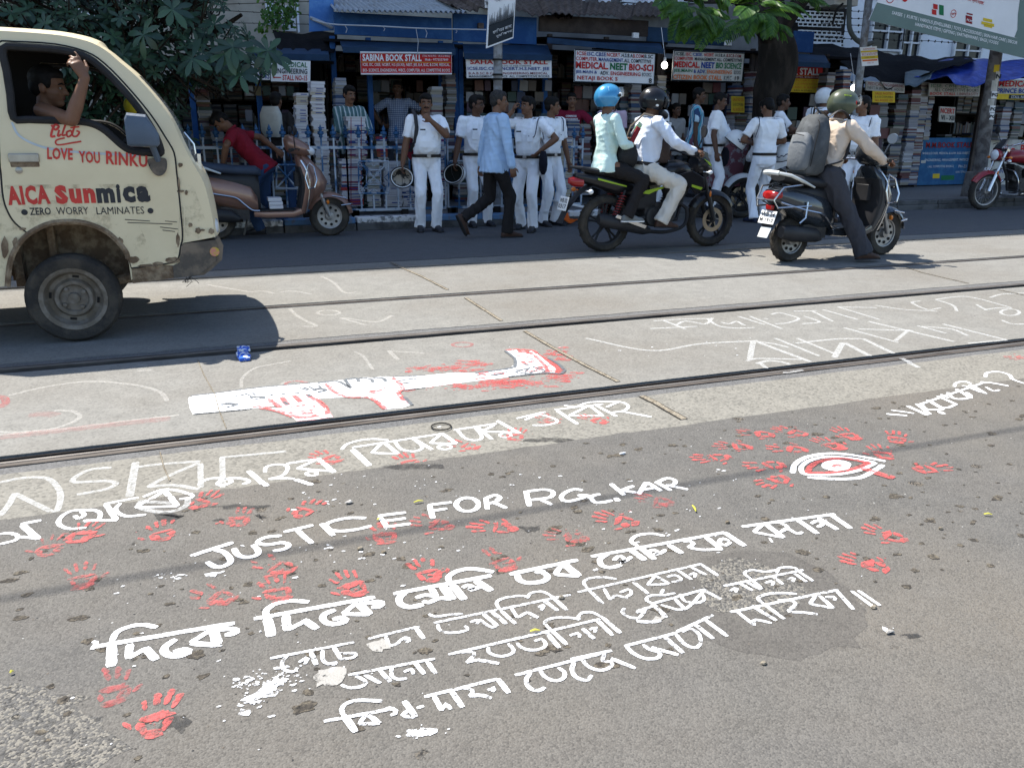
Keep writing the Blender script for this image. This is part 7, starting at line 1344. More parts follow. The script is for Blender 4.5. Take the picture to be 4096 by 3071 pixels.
# parked brown scooter
ScL=scooter('parked bronze-brown scooter behind the truck, with the man in the red shirt leaning over it',M_BRONZE,M_SEATB)
q=G(1322,943);place(ScL,q.x-1.27*1.05*math.cos(R(-2)),q.y-1.27*1.05*math.sin(R(-2)),-2,1.05)
mb=MB()
for i in range(3):mb.box((0.66+rnd.uniform(-.01,.01),rnd.uniform(-.01,.01),0.355+i*0.042),(0.15,0.21,0.038))
mb.moved(Matrix.Translation(ScL.location)@Matrix.Rotation(R(-2),4,'Z')@Matrix.Scale(1.05,4));mb.build('paper_parcel',M_PAGEW,bevel=0.004,label='small white paper parcel standing on the footboard of the brown scooter',cat='parcel')
RED=motorcycle('dark red police motorcycle cut by the right edge of the photo',M_REDB,M_LIME,'classic')
q=G(3936,839);hd=174;place(RED,q.x-1.37*math.cos(R(hd)),q.y-1.37*math.sin(R(hd)),hd,1.04)
mb=MB();put_text(mb,'KP',V((1.44,-0.02,0.632)),V((0,-1,0))*-1,V((-0.35,0,1)).normalized(),0.10,0.055,0,0.03);put_text(mb,'KP',V((1.20,-0.079,0.648)),V((1,0,0)),V((0,0.5,1)).normalized(),0.10,0.05,0,0.03);put_text(mb,'POLICE',V((1.268,0.10,0.985)),V((0,-1,0))*-1,V((-0.5,0,1)).normalized(),0.2,0.04,0,0.02)
o=mb.build('lettering',S_W,RED,smooth=False)
WHB=motorcycle('white police motorcycle parked among the policemen, mostly hidden by them',M_WHB,M_WHB,'sport')
q=G(2975,872);hd=172;place(WHB,q.x-1.37*math.cos(R(hd)),q.y-1.37*math.sin(R(hd)),hd,1.05)
mb=MB();mb.loftx([(-0.30,0,0.62,0.22,0.14),(-0.1,0,0.66,0.26,0.16),(0.25,0,0.66,0.24,0.14),(0.4,0,0.66,0.15,0.08)],16);mb.build('side_boxes',M_WHB,WHB)
# ------------------------------------------------------------ people
SK=[mat('skin_brown',(0.155,0.078,0.046),0.5,var=0.1,scale=14,sss=0.06),mat('skin_dark_brown',(0.105,0.053,0.033),0.5,var=0.1,scale=14,sss=0.05),mat('skin_light_brown',(0.235,0.125,0.075),0.5,var=0.1,scale=14,sss=0.06)]
M_HAIR=mat('black_hair',(0.008,0.007,0.0065),0.6,var=0.3,scale=40,bump=0.12,bscale=90,spec=0.12);M_HAIRG=mat('greying_hair',(0.030,0.028,0.027),0.65,var=0.5,scale=60,bump=0.15,bscale=90,spec=0.12);M_EYE=mat('eye_dark',(0.02,0.015,0.012),0.3);M_EYEW=mat('eye_white',(0.22,0.20,0.18),0.5);M_LIP=mat('lip_brown',(0.13,0.05,0.04),0.5)
def cloth(name,c,fold=0.5,**k):return mat(name,c,0.85,var=0.05,scale=5,bump=fold,bscale=k.pop('bscale',16),spec=0.15,**k)
def stripe_mat(name,cols,scale,axis='X'):
 m=bpy.data.materials.new(name);m.use_nodes=True;nt=m.node_tree;N,L=nt.nodes,nt.links;b=N['Principled BSDF'];b.inputs['Roughness'].default_value=0.85
 sx=N.new('ShaderNodeSeparateXYZ');L.new(N.new('ShaderNodeTexCoord').outputs['Object'],sx.inputs[0]);a=N.new('ShaderNodeMath');a.operation='MULTIPLY';a.inputs[1].default_value=scale;L.new(sx.outputs[axis],a.inputs[0]);f=N.new('ShaderNodeMath');f.operation='FRACT';L.new(a.outputs[0],f.inputs[0])
 r=N.new('ShaderNodeValToRGB');r.color_ramp.interpolation='CONSTANT';e=r.color_ramp.elements
 while len(e)<len(cols):e.new(0.5)
 for i,c in enumerate(cols):e[i].position=i/len(cols);e[i].color=(*c,1)
 L.new(f.outputs[0],r.inputs[0]);L.new(r.outputs[0],b.inputs['Base Color']);return m
def check_mat(name,c0,c1,scale):
 m=bpy.data.materials.new(name);m.use_nodes=True;nt=m.node_tree;N,L=nt.nodes,nt.links;b=N['Principled BSDF'];b.inputs['Roughness'].default_value=0.85;s=N.new('ShaderNodeSeparateXYZ');L.new(N.new('ShaderNodeTexCoord').outputs['Object'],s.inputs[0]);outs=[]
 for ax in('Y','Z'):
  a=N.new('ShaderNodeMath');a.operation='MULTIPLY';a.inputs[1].default_value=scale;L.new(s.outputs[ax],a.inputs[0]);f=N.new('ShaderNodeMath');f.operation='FRACT';L.new(a.outputs[0],f.inputs[0]);g_=N.new('ShaderNodeMath');g_.operation='LESS_THAN';g_.inputs[1].default_value=0.28;L.new(f.outputs[0],g_.inputs[0]);outs.append(g_.outputs[0])
 mx=N.new('ShaderNodeMath');mx.operation='MAXIMUM';L.new(outs[0],mx.inputs[0]);L.new(outs[1],mx.inputs[1]);mm=N.new('ShaderNodeMix');mm.data_type='RGBA';mm.inputs[6].default_value=(*c0,1);mm.inputs[7].default_value=(*c1,1);L.new(mx.outputs[0],mm.inputs[0]);L.new(mm.outputs[2],b.inputs['Base Color']);return m
C_WHITE=cloth('white_uniform',(0.82,0.83,0.85));C_WHITET=cloth('white_uniform_trousers',(0.79,0.80,0.83));C_LBLUE=cloth('light_blue_shirt',(0.36,0.50,0.68));C_BLK=cloth('black_trousers',(0.018,0.016,0.016));C_MINT=cloth('pale_mint_shirt',(0.56,0.72,0.66));C_PALEB=cloth('pale_blue_white_shirt',(0.62,0.67,0.76));C_KHAKI=cloth('pale_khaki_trousers',(0.58,0.54,0.47));C_BEIGE=cloth('beige_shirt',(0.56,0.46,0.37));C_GREY=cloth('dark_grey_trousers',(0.045,0.045,0.052));C_RED=cloth('dark_red_shirt',(0.20,0.012,0.024));C_MAR=cloth('maroon_tshirt',(0.17,0.010,0.028));C_JEAN=cloth('blue_jeans',(0.03,0.06,0.13));C_GSH=cloth('grey_shirt',(0.30,0.29,0.28));C_NIGHT=cloth('dark_vest',(0.02,0.018,0.018))
C_STRIPE=stripe_mat('green_white_stripes',[(0.06,0.13,0.13),(0.42,0.46,0.46),(0.08,0.16,0.16),(0.05,0.10,0.11)],17,'Y');C_TURQ=stripe_mat('turquoise_maroon_stripes',[(0.10,0.38,0.50),(0.48,0.62,0.68),(0.02,0.05,0.13),(0.10,0.36,0.48),(0.45,0.42,0.45),(0.16,0.06,0.09)],6.5,'Y');C_CHECK=check_mat('blue_white_check',(0.34,0.38,0.46),(0.06,0.09,0.19),32)
M_BELT=mat('black_leather_belt',(0.018,0.014,0.013),0.45);M_SHOE=mat('black_shoe_leather',(0.018,0.018,0.022),0.4,var=0.2);M_SHOEN=mat('navy_shoe',(0.015,0.02,0.045),0.7);M_SNEAK=mat('grey_sneaker',(0.14,0.15,0.15),0.8);M_SHOEB=mat('brown_shoe',(0.05,0.026,0.018),0.5);M_LANY=mat('navy_lanyard',(0.015,0.02,0.05),0.7)
def ik(a,b,l1,l2,pole):
 d=b-a;L_=min(d.length,(l1+l2)*0.999);u=d.normalized();k=(l1*l1-l2*l2+L_*L_)/(2*L_);h=math.sqrt(max(0.0,l1*l1-k*k));p_=pole-u*pole.dot(u)
 p_=p_.normalized()if p_.length>1e-6 else u.orthogonal().normalized();return a+u*k+p_*h,a+u*L_
def remesh(mb,vox,name,m,parent,sm=3,fold=0.0,fs=11.0,seed=0.0,shift=None):
 me=mb.mesh('work',m,smooth=False);out=evaluated(me,[('REMESH',{'mode':'VOXEL','voxel_size':vox}),('SMOOTH',{'factor':0.5,'iterations':sm})]);bpy.data.meshes.remove(me)
 n=len(out.vertices);co=np.empty(n*3,'f');out.vertices.foreach_get('co',co);co=co.reshape(-1,3)
 if fold:
  nr=np.empty(n*3,'f');out.vertices.foreach_get('normal',nr);nr=nr.reshape(-1,3)
  for i in range(n):
   x,y,z=co[i]
   if name=='trousers':v=noise.noise((x*13+seed,y*13,z*2.6));v2=noise.noise((x*7+seed,y*7,z*9+x*9))
   else:v=noise.noise((x*8+seed,y*8,z*4.5+(x-y)*5));v2=noise.noise((x*5-z*3+seed,y*5+z*4,z*15))
   co[i]+=nr[i]*fold*(0.5-1.9*min(0.45,abs(v))-0.55*min(0.4,abs(v2)))
  out.vertices.foreach_set('co',co.ravel())
 out.name=name;out.materials.clear();out.materials.append(m);out.polygons.foreach_set('use_smooth',[True]*len(out.polygons));out.update();return link_mesh(name,out,parent)
def cap(mb,a,b,ra,rb,n=10,steps=4):
 """closed limb from a to b with rounded ends"""
 a,b=V(a),V(b);d=(b-a);u=d.normalized()if d.length>1e-6 else V((0,0,1))
 pts,rs=[],[]
 for k in(0.08,0.5,0.85):pts.append(a-u*ra*(1-k));rs.append(ra*math.sqrt(max(0.01,1-(1-k)**2)))
 for i in range(steps+1):t=i/steps;pts.append(a.lerp(b,t));rs.append(ra+(rb-ra)*t)
 for k in(0.85,0.5,0.08):pts.append(b+u*rb*(1-k));rs.append(rb*math.sqrt(max(0.01,1-(1-k)**2)))
 mb.tube(pts,rs,n)
def hand(mb,w_,d,pn,side,curl=0.5,spread=0.12,thumb=None,s=1.0,fr=0.0088):
 """palm and five separate fingers from the wrist w_ along d; pn = palm normal (towards which the fingers curl); side = direction of the thumb"""
 d=d.normalized();pn=(pn-d*pn.dot(d)).normalized();sd=(side-d*side.dot(d)-pn*side.dot(pn)).normalized()
 mb.loft([(w_-d*0.01*s,sd,pn,0.026*s,0.020*s),(w_+d*0.025*s,sd,pn,0.034*s,0.019*s),(w_+d*0.065*s,sd,pn,0.042*s,0.016*s),(w_+d*0.092*s,sd,pn,0.040*s,0.013*s)],12,e=2.6)
 for i,(o,ln,a)in enumerate(((0.031,0.072,1),(0.0105,0.080,0.35),(-0.0105,0.075,-0.35),(-0.031,0.058,-1))):
  q=w_+d*(0.086-0.006*abs(a))*s+sd*(o*s);dd=(d+sd*(a*spread)).normalized();c=curl if not isinstance(curl,(list,tuple))else curl[i];pts=[q];ang=0
  for seg,kk in((0.44,0.55),(0.32,0.95),(0.24,0.7)):
   ang+=c*kk;v=dd*math.cos(ang)+pn*math.sin(ang);q=q+v*(ln*seg*s);pts.append(q)
  for k in range(3):cap(mb,pts[k],pts[k+1],fr*s*(1.06-0.08*k),fr*s*(1.0-0.09*k),8,2)
 b=w_+d*0.028*s+sd*0.026*s;t1=b+(sd*0.75+d*0.6+pn*0.25).normalized()*0.036*s;tv=thumb or(sd*0.35+d*0.85+pn*(0.3+curl*0.25 if not isinstance(curl,(list,tuple))else 0.4));t2=t1+tv.normalized()*0.045*s
 cap(mb,b,t1,0.014*s,0.0115*s,8,2);cap(mb,t1,t2,0.0112*s,0.009*s,8,2)
def person(label,loc,face,H=1.70,pelvis=None,lean=0.0,side_lean=0.0,twist=0.0,neck=(0.0,0.0),head_yaw=0.0,head_pitch=0.0,feet=None,hands=None,elbows=(None,None),knees=(None,None),fat=0.0,belly=0.0,skin=0,hair=M_HAIR,hair_style='short',moustache=False,glasses=False,shirt=None,sleeve='short',tucked=True,trousers=None,belt=True,shoes=M_SHOE,hand_curl=(0.5,0.5),hand_dirs=(None,None),palm=(None,None),vox=0.0095,legs=True,collar=True,bare_feet=False,lanyard=0,badge=False,skirt_len=0.14,flare=0.0,helmet=None,vest=False,trouser_w=1.0,toe=None,shrug=0.0):
 """local frame: x forward, y left, z up, on the ground at loc; feet = ((x,y,z),(x,y,z)) left, right; hands likewise"""
 s=H/1.72;t=thing('person',label,'person',loc,R(face));S_=skin
 P=V(pelvis)if pelvis else V((0,0,0.93*s));la,sl=R(lean),R(side_lean)
 up=V((math.sin(la),-math.sin(sl),math.cos(la)*math.cos(sl))).normalized();tw=R(twist);lf0=V((0,1,0));lf=V((-math.sin(tw),math.cos(tw),0));lf=(lf-up*lf.dot(up)).normalized();fw=lf.cross(up).normalized();fw0=lf0.cross(up).normalized()
 sp_=lambda k:P+up*(k*s)+fw*(0.03*s*math.sin(k*5.2))
 sh=[sp_(0.46)+lf*(0.178*s+0.02*fat)*q-up*0.0 for q in(1,-1)];sh[1]=sh[1]+up*shrug;nb=sp_(0.515);hc=nb+(up*0.143+fw*(0.035+neck[0]))*s+lf*neck[1]*s
 hy,hp=R(head_yaw),R(head_pitch);hf=(fw*math.cos(hy)+lf*math.sin(hy)).normalized();hl=(lf*math.cos(hy)-fw*math.sin(hy)).normalized();hu=hf.cross(hl).normalized();hf,hu=(hf*math.cos(hp)-hu*math.sin(hp)),(hu*math.cos(hp)+hf*math.sin(hp))
 HM=Matrix((hf,hl,hu)).transposed()
 hip=[P+lf0*(0.088*s*q)-up*0.03 for q in(1,-1)]
 feet=feet or((0.02,0.11,0),(0.02,-0.11,0));ank=[V(q)+V((-0.0,0,0.085*s))for q in feet];kn=[]
 for i in(0,1):
  k,a=ik(hip[i],ank[i],0.43*s,0.425*s,V(knees[i])if knees[i]else V((1,0.12*(1,-1)[i],0.0)));kn.append(k);ank[i]=a
 hands=hands or((0.06,0.235,0.80*s),(0.06,-0.235,0.80*s));el,wr=[],[]
 for i in(0,1):
  e,w_=ik(sh[i],V(hands[i]),0.285*s,0.255*s,V(elbows[i])if elbows[i]else V((-1,0.22*(1,-1)[i],-0.3)));el.append(e);wr.append(w_)
  # body: one continuous skin
 mb=MB();up_arm=lambda r:r*s*(1+0.25*fat)
 mb.loft([(sp_(k),lf if k>0.2 else lf0,fw if k>0.2 else fw0,a*s*0.86,b*s*0.82)for k,a,b in((-0.09,0.10,0.07),(-0.04,0.15,0.10),(0.06,0.145,0.10),(0.16,0.13,0.09),(0.30,0.15,0.10),(0.42,0.155,0.095),(0.50,0.10,0.065),(0.53,0.06,0.055))],18)
 cap(mb,nb-up*0.03*s,hc-hu*0.02*s-hf*0.012*s,0.057*s,0.054*s,12)
 hs=s*0.98;hq=lambda x,y,z:hc+HM@V((x*hs,y*hs,z*hs))
 mb.sph(hq(-0.008,0,0.045),(0.098*hs,0.077*hs,0.088*hs),18,M=HM);mb.sph(hq(0.025,0,-0.02),(0.070*hs,0.064*hs,0.085*hs),16,M=HM);mb.sph(hq(0.055,0,-0.078),(0.036*hs,0.040*hs,0.028*hs),12,M=HM)
 mb.sph(hq(0.062,0.030,-0.018),(0.026*hs,0.026*hs,0.026*hs),10,M=HM);mb.sph(hq(0.062,-0.030,-0.018),(0.026*hs,0.026*hs,0.026*hs),10,M=HM)
 cap(mb,hq(0.085,0,0.028),hq(0.108,0,-0.018),0.010*hs,0.0145*hs,8);
 for q in(1,-1):mb.sph(hq(0.094,0.012*q,-0.020),0.011*hs,8,M=HM);mb.sph(hq(-0.008,0.078*q,0.0),(0.022*hs,0.012*hs,0.034*hs),10,M=HM);cap(mb,hq(0.084,0.014*q,0.036),hq(0.070,0.046*q,0.034),0.0095*hs,0.008*hs,8)
 cap(mb,hq(0.082,0.018,-0.046),hq(0.082,-0.018,-0.046),0.010*hs,0.010*hs,8)
 for i in(0,1):
  q=(1,-1)[i];cap(mb,sh[i],el[i],up_arm(0.049),up_arm(0.039),12);cap(mb,el[i],el[i].lerp(wr[i],0.35),up_arm(0.040),up_arm(0.041),12,2);cap(mb,el[i].lerp(wr[i],0.3),wr[i],up_arm(0.041),up_arm(0.027),12)
  fd=(wr[i]-el[i]).normalized();d=V(hand_dirs[i]).normalized()if hand_dirs[i]else fd;pn=V(palm[i])if palm[i]else V((0.2,-q,0));tn=pn.cross(d)*(q)
  hand(mb,wr[i],d,pn,-tn if palm[i]else V((1,0,0.2)),hand_curl[i],s=s)
  if legs:
   cap(mb,hip[i],kn[i],0.078*s,0.052*s,12);cap(mb,kn[i],kn[i].lerp(ank[i],0.35),0.052*s,0.053*s,12,2);cap(mb,kn[i].lerp(ank[i],0.3),ank[i],0.053*s,0.034*s,12)
   tv=V(toe[i]).normalized()if toe and toe[i]else V((1,0.15*q,-0.05)).normalized();f0=ank[i]-V((0,0,0.05*s))-tv*0.05*s;mb.loft([(f0-tv*0.01,V((0,1,0)),V((0,0,1)),0.026*s,0.025*s),(f0+tv*0.06*s,V((0,1,0)),V((0,0,1)),0.034*s,0.035*s),(f0+tv*0.15*s-V((0,0,0.012)),V((0,1,0)),V((0,0,1)),0.042*s,0.020*s),(f0+tv*0.20*s-V((0,0,0.016)),V((0,1,0)),V((0,0,1)),0.03*s,0.013*s)],12)
 remesh(mb,vox,'body',SK[S_],t,2)
 # face
 mb=MB()
 for q in(1,-1):mb.sph(hq(0.0815,0.030*q,0.012),(0.009*hs,0.014*hs,0.0075*hs),10,0,HM);mb.sph(hq(0.0885,0.030*q,0.012),(0.004*hs,0.0065*hs,0.0065*hs),8,1,HM)
 mb.build('eyes',[M_EYEW,M_EYE],t)
 mb=MB();mb.sph(hq(0.0885,0,-0.043),(0.008*hs,0.022*hs,0.0045*hs),10,0,HM);mb.sph(hq(0.0875,0,-0.052),(0.008*hs,0.019*hs,0.0055*hs),10,0,HM);mb.build('lips',M_LIP,t)
 mb=MB()
 for q in(1,-1):mb.tube([hq(0.092,0.012*q,0.036),hq(0.090,0.030*q,0.042),hq(0.076,0.052*q,0.034)],[0.0045,0.006,0.003],6)
 if moustache:mb.tube([hq(0.084,0.034,-0.040),hq(0.099,0.012,-0.031),hq(0.100,0,-0.030),hq(0.099,-0.012,-0.031),hq(0.084,-0.034,-0.040)],[0.003,0.0085,0.0085,0.0085,0.003],8)
 if not helmet:
  hb=MB();hb.sph(hq(-0.020,0,0.058),(0.100*hs,0.083*hs,0.088*hs),20,M=HM);hb.sph(hq(-0.055,0,0.005),(0.060*hs,0.073*hs,0.065*hs),16,M=HM)
  for q in(1,-1):hb.sph(hq(0.008,0.066*q,0.040),(0.032*hs,0.017*hs,0.038*hs),10,M=HM)
  if hair_style=='full':hb.sph(hq(0.035,0,0.098),(0.065*hs,0.068*hs,0.045*hs),14,M=HM);hb.sph(hq(0.07,0.02,0.082),(0.028*hs,0.045*hs,0.026*hs),12,M=HM)
  elif hair_style=='short':hb.sph(hq(0.030,0,0.088),(0.062*hs,0.066*hs,0.043*hs),14,M=HM)
  ho=remesh(hb,0.007,'hair',hair,t,2,0.004,26,rnd.random()*20)
 mb.build('facial_hair',hair,t)
 if glasses:
  mb=MB()
  for q in(1,-1):mb.tube([hq(0.096-0.004*abs(math.sin(a*0.52)),0.030*q+0.021*math.cos(a*0.52),0.010+0.016*math.sin(a*0.52))for a in range(12)],0.0022,5,closed=True);mb.tube([hq(0.090,0.051*q,0.014),hq(0.0,0.078*q,0.018)],0.002,5)
  mb.tube([hq(0.098,0.009,0.014),hq(0.098,-0.009,0.014)],0.002,5);mb.build('glasses',M_BLACK,t)
  # shirt
 k0=-0.02 if tucked else-skirt_len;mb=MB();b_=belly
 prof=[(k0,0.150,0.100),(0.045,0.152,0.104+0.15*b_),(0.085,0.156,0.112+0.75*b_),(0.14,0.152,0.112+b_),(0.22,0.155,0.113+0.8*b_),(0.32,0.168,0.118+0.25*b_),(0.42,0.172,0.108),(0.475,0.135,0.085),(0.515,0.072,0.066)]
 if not tucked:prof=[(k0,0.182+flare,0.150+flare+0.3*b_),(0.0,0.172+flare*0.5,0.132+0.5*b_)]+prof[2:]
 mb.loft([(sp_(k)+fw*(0.55*(d-0.11)*s if d>0.122 else 0),lf if k>0.15 else(lf+lf0).normalized()if k>0.05 else lf0,fw if k>0.15 else fw0,a*s*(1+0.22*fat),d*s*(1+0.22*fat),2.3)for k,a,d in prof],22)
 for i in(0,1):
  r0=up_arm(0.066);top=sh[i]+up*0.004
  if vest:cap(mb,sp_(0.44)+lf*0.10*s*(1,-1)[i],top-lf*0.03*(1,-1)[i],0.05*s,0.045*s,12);continue
  cap(mb,sp_(0.45)+lf*0.08*s*(1,-1)[i],top,up_arm(0.066),r0,14)
  if sleeve=='short':
   e=sh[i].lerp(el[i],0.74);mb.tube([top,sh[i].lerp(el[i],0.3),sh[i].lerp(el[i],0.62),e],[r0*0.98,up_arm(0.064),up_arm(0.062),up_arm(0.063)],16)
  else:
   k=0.97 if sleeve=='long' else 0.35;w2=el[i].lerp(wr[i],k);cap(mb,top,el[i],r0,up_arm(0.056),14);cap(mb,el[i],w2,up_arm(0.056),up_arm(0.041 if k>0.9 else 0.052),14)
 remesh(mb,max(vox,0.010),'shirt',shirt,t,3,0.018 if sleeve!='none' else 0.003,10,rnd.random()*30)
 if collar and not vest:
  mb=MB();a0=nb+up*0.012*s;ring=[]
  for j in range(13):
   a=R(-158+316*j/12);ring.append((a0+(-fw*math.cos(math.pi-a)*-1)*0.0,a))
  pts=[a0+(fw*math.cos(R(28+304*j/12))*0.066+lf*math.sin(R(28+304*j/12))*0.068)*s-up*(0.030*s*max(0,math.cos(R(28+304*j/12))))for j in range(13)]
  mb.tube(pts,0.016*s,6,flat=0.55)
  for q in(1,-1):p0=a0+fw*0.066*s+lf*0.026*s*q-up*0.02;mb.prism([p0,p0+lf*0.05*s*q-up*0.012*s+fw*0.004,p0+lf*0.045*s*q-up*0.058*s+fw*0.026*s,p0-up*0.028*s+fw*0.018*s],fw*0.004)
  mb.build('collar',shirt,t)
 if trousers and legs:
  mb=MB();g_=trouser_w;tk=1.0 if tucked else 0.88
  mb.loft([(sp_(k),lf0,fw0,a*s*(1+0.2*fat)*tk,d*s*(1+0.2*fat)*tk+0.35*b_*q*(tk>0.9),2.3)for k,a,d,q in((0.045,0.156,0.112,1),(0.0,0.160,0.115,0.7),(-0.05,0.166,0.118,0.2),(-0.10,0.155,0.108,0),(-0.15,0.10,0.07,0))],20)
  for i in(0,1):
   cap(mb,hip[i]+up*(0.02 if tucked else-0.03),hip[i].lerp(kn[i],0.5),(0.094 if tucked else 0.086)*s*g_,0.083*s*g_,16);cap(mb,hip[i].lerp(kn[i],0.45),kn[i],0.084*s*g_,0.069*s*g_,16);cap(mb,kn[i],kn[i].lerp(ank[i],0.5),0.069*s*g_,0.068*s*g_,16)
   d=(ank[i]-kn[i]).normalized();mb.tube([kn[i].lerp(ank[i],0.45),kn[i].lerp(ank[i],0.8),ank[i]+d*0.028*s],[0.068*s*g_,0.067*s*g_,0.072*s*g_],16)
  remesh(mb,max(vox,0.010),'trousers',trousers,t,3,0.018,9,rnd.random()*30)
  if belt and tucked:
   mb=MB();c=sp_(0.035);n=28;ra,rb_=0.168*s*(1+0.2*fat),0.124*s*(1+0.2*fat)+0.36*b_;rr=[]
   for z in(-0.019,0.019):
    for e in(0,1):rr.append([c+up*(z*s)+lf0*((ra+0.006*e)*math.cos(6.2832*j/n))+fw0*((rb_+0.006*e)*math.sin(6.2832*j/n))for j in range(n)])
   mb.rings([rr[0],rr[1],rr[3],rr[2]],0,caps=False,closed=True);o=mb.build('belt',M_BELT,t);mb=MB();mb.box(c+fw0*(rb_+0.008),(0.012,0.05,0.042));mb.build('buckle',M_ALU,o,bevel=0.004)
 if legs and not bare_feet:
  for i in(0,1):
   q=(1,-1)[i];mb=MB();tv=V(toe[i]).normalized()if toe and toe[i]else V((1,0.15*q,0)).normalized();sd=V((-tv.y,tv.x,0)).normalized();uz=tv.cross(sd)*-1
   if uz.z<0:uz=-uz
   uz=sd.cross(tv)*-1 if(sd.cross(tv)).z<0 else sd.cross(tv);f0=ank[i]-uz*0.083*s-tv*0.075*s
   mb.loft([(f0+tv*x*s+uz*(h*s),sd,uz,w_*s,h*s,3.2)for x,w_,h in((0.0,0.022,0.03),(0.02,0.036,0.042),(0.09,0.040,0.050),(0.15,0.043,0.040),(0.20,0.047,0.030),(0.25,0.042,0.024),(0.275,0.022,0.016))],14);o=mb.build('shoe',shoes,t,angle=60)
   mb=MB();mb.loft([(f0+tv*x*s+uz*0.008*s,sd,uz,w_*s*1.04,0.009*s,4)for x,w_ in((-0.004,0.022),(0.02,0.037),(0.09,0.041),(0.2,0.048),(0.26,0.040),(0.28,0.022))],12);mb.build('sole',M_RUBBER if shoes is not M_SNEAK else M_PLATE,o)
 if lanyard:
  q=lanyard;k=0 if q>0 else 1;mb=MB();a=sh[k]+up*0.065*s-lf*0.02*q;mb.tube(crom([a-fw*0.06,a+up*0.006,a+fw*0.075*s-up*0.04,sh[k]+fw*0.105*s-up*0.16-lf*0.05*q,sp_(0.30)+fw*(0.135*s+0.3*b_)+lf*0.06*q],6),0.006,6);mb.tube(crom([a-fw*0.06,a-fw*0.075-up*0.1,sh[k]-fw*0.06-up*0.2+lf*0.02*q],6),0.006,6);mb.build('lanyard',M_LANY,t)
  for q2 in(0,1):mb=MB();c=sh[q2]+up*0.070*s-lf*0.035*(1,-1)[q2];mb.box(c,(0.045,0.09,0.010),rot=Matrix((fw,lf,up)).transposed());mb.build('shoulder_strap',C_WHITE,t,bevel=0.003)
 if badge:
  mb=MB();b0=sp_(0.355);mb.box(b0-lf*0.075*s+fw*(0.132*s*(1+0.2*fat)+0.1*b_),(0.006,0.065,0.016),rot=Matrix((fw,lf,up)).transposed());mb.build('name_badge',M_BLKP,t)
  mb=MB()
  for q in(1,-1):c=sp_(0.30)+lf*0.078*s*q+fw*(0.127*s*(1+0.2*fat)+0.42*b_);mb.box(c+up*0.028,(0.006,0.085,0.032),rot=Matrix((fw,lf,up)).transposed());mb.box(c-up*0.03,(0.005,0.080,0.085),rot=Matrix((fw,lf,up)).transposed())
  mb.build('chest_pocket',shirt,t,bevel=0.003)
 t_info=dict(t=t,sh=sh,el=el,wr=wr,hc=hc,HM=HM,hs=hs,up=up,fw=fw,lf=lf,sp=sp_,s=s,hq=hq);return t_info
def WLD(inf,p_):return Matrix.Translation(inf['t'].location)@Matrix.Rotation(inf['t'].rotation_euler.z,4,'Z')@V(p_)
def full_helmet(inf,shell,visor,style='open',deco=None):
 """worn helmet: shell with rim, visor, strap"""
 hq,HM,k=inf['hq'],inf['HM'],inf['hs'];mb=MB();rows=[]
 zlo=-0.105 if style=='full' else-0.085
 for i in range(15):
  th=math.pi*i/14*0.5;rows_=[]
 n=28
 for i in range(13):
  v=i/12;ring=[]
  for j in range(n):
   a=2*math.pi*j/n;ca,sa=math.cos(a),math.sin(a)
   el0=(1-v)*math.pi/2;low=-0.62 if ca<0.25 else(-0.62+(0.80 if style=='open' else 0.72)*min(1,(ca-0.25)/0.30));el1=math.pi/2+(low*1.15-math.pi/2)*v
   r=0.152;x=r*1.10*math.cos(el1)*ca-0.012;y=r*0.97*math.cos(el1)*sa;z=0.150*math.sin(el1)+0.032
   ring.append(hq(x,y,z))
  rows.append(ring)
 inner=[[hc+(q-hc)*0.93 for q,hc in((p_,inf['hc'])for p_ in r)]for r in rows]
 mb.rings(rows,0,caps=False);mb.rings(inner,0,caps=False);mb.rings([rows[-1],inner[-1]],0,caps=False);o=mb.build('helmet',shell,inf['t'],angle=60)
 mb=MB();vr=[]
 for i in range(6):
  el1=0.42-0.80*i/5;vr.append([hq(0.158*1.10*math.cos(el1)*math.cos(a)-0.006,0.157*math.cos(el1)*math.sin(a),0.153*math.sin(el1)+0.035)for a in[R(-72+12*j)for j in range(13)]])
 if style=='open':vr=[[inf['hc']+(q-inf['hc'])*1.03+HM@V((0.0,0,0.035))for q in r]for r in vr[:5]]
 for a,b in zip(vr,vr[1:]):
  for j in range(12):mb.quad(a[j],a[j+1],b[j+1],b[j])
 mb.build('visor',visor,o)
 mb=MB()
 for q in(1,-1):mb.lathe([(0.016,-0.006),(0.016,0.006)],hq(0.055,0.145*q,0.05),'y',12)
 if style=='full':
  cb=[]
  for j in range(13):
   a=R(-80+160*j/12);cb.append(hq(0.150*math.cos(a)*1.05+0.004,0.128*math.sin(a),-0.072-0.02*math.cos(a)))
  mb.tube(cb,0.032*k,10)
 else:mb.tube(crom([hq(0.02,0.12,-0.03),hq(0.045,0.075,-0.10),hq(0.05,0,-0.125),hq(0.045,-0.075,-0.10),hq(0.02,-0.12,-0.03)],4),0.007,5,flat=0.4)
 mb.build('chin_bar' if style=='full' else 'chin_strap',M_BLKPL,o)
 if deco:
  mb=MB();deco(mb,hq);mb.build('markings',[M_PLATE,M_LIME,M_REDP,mat('pale_blue_mark',(0.35,0.60,0.80),0.4)],o)
 return o
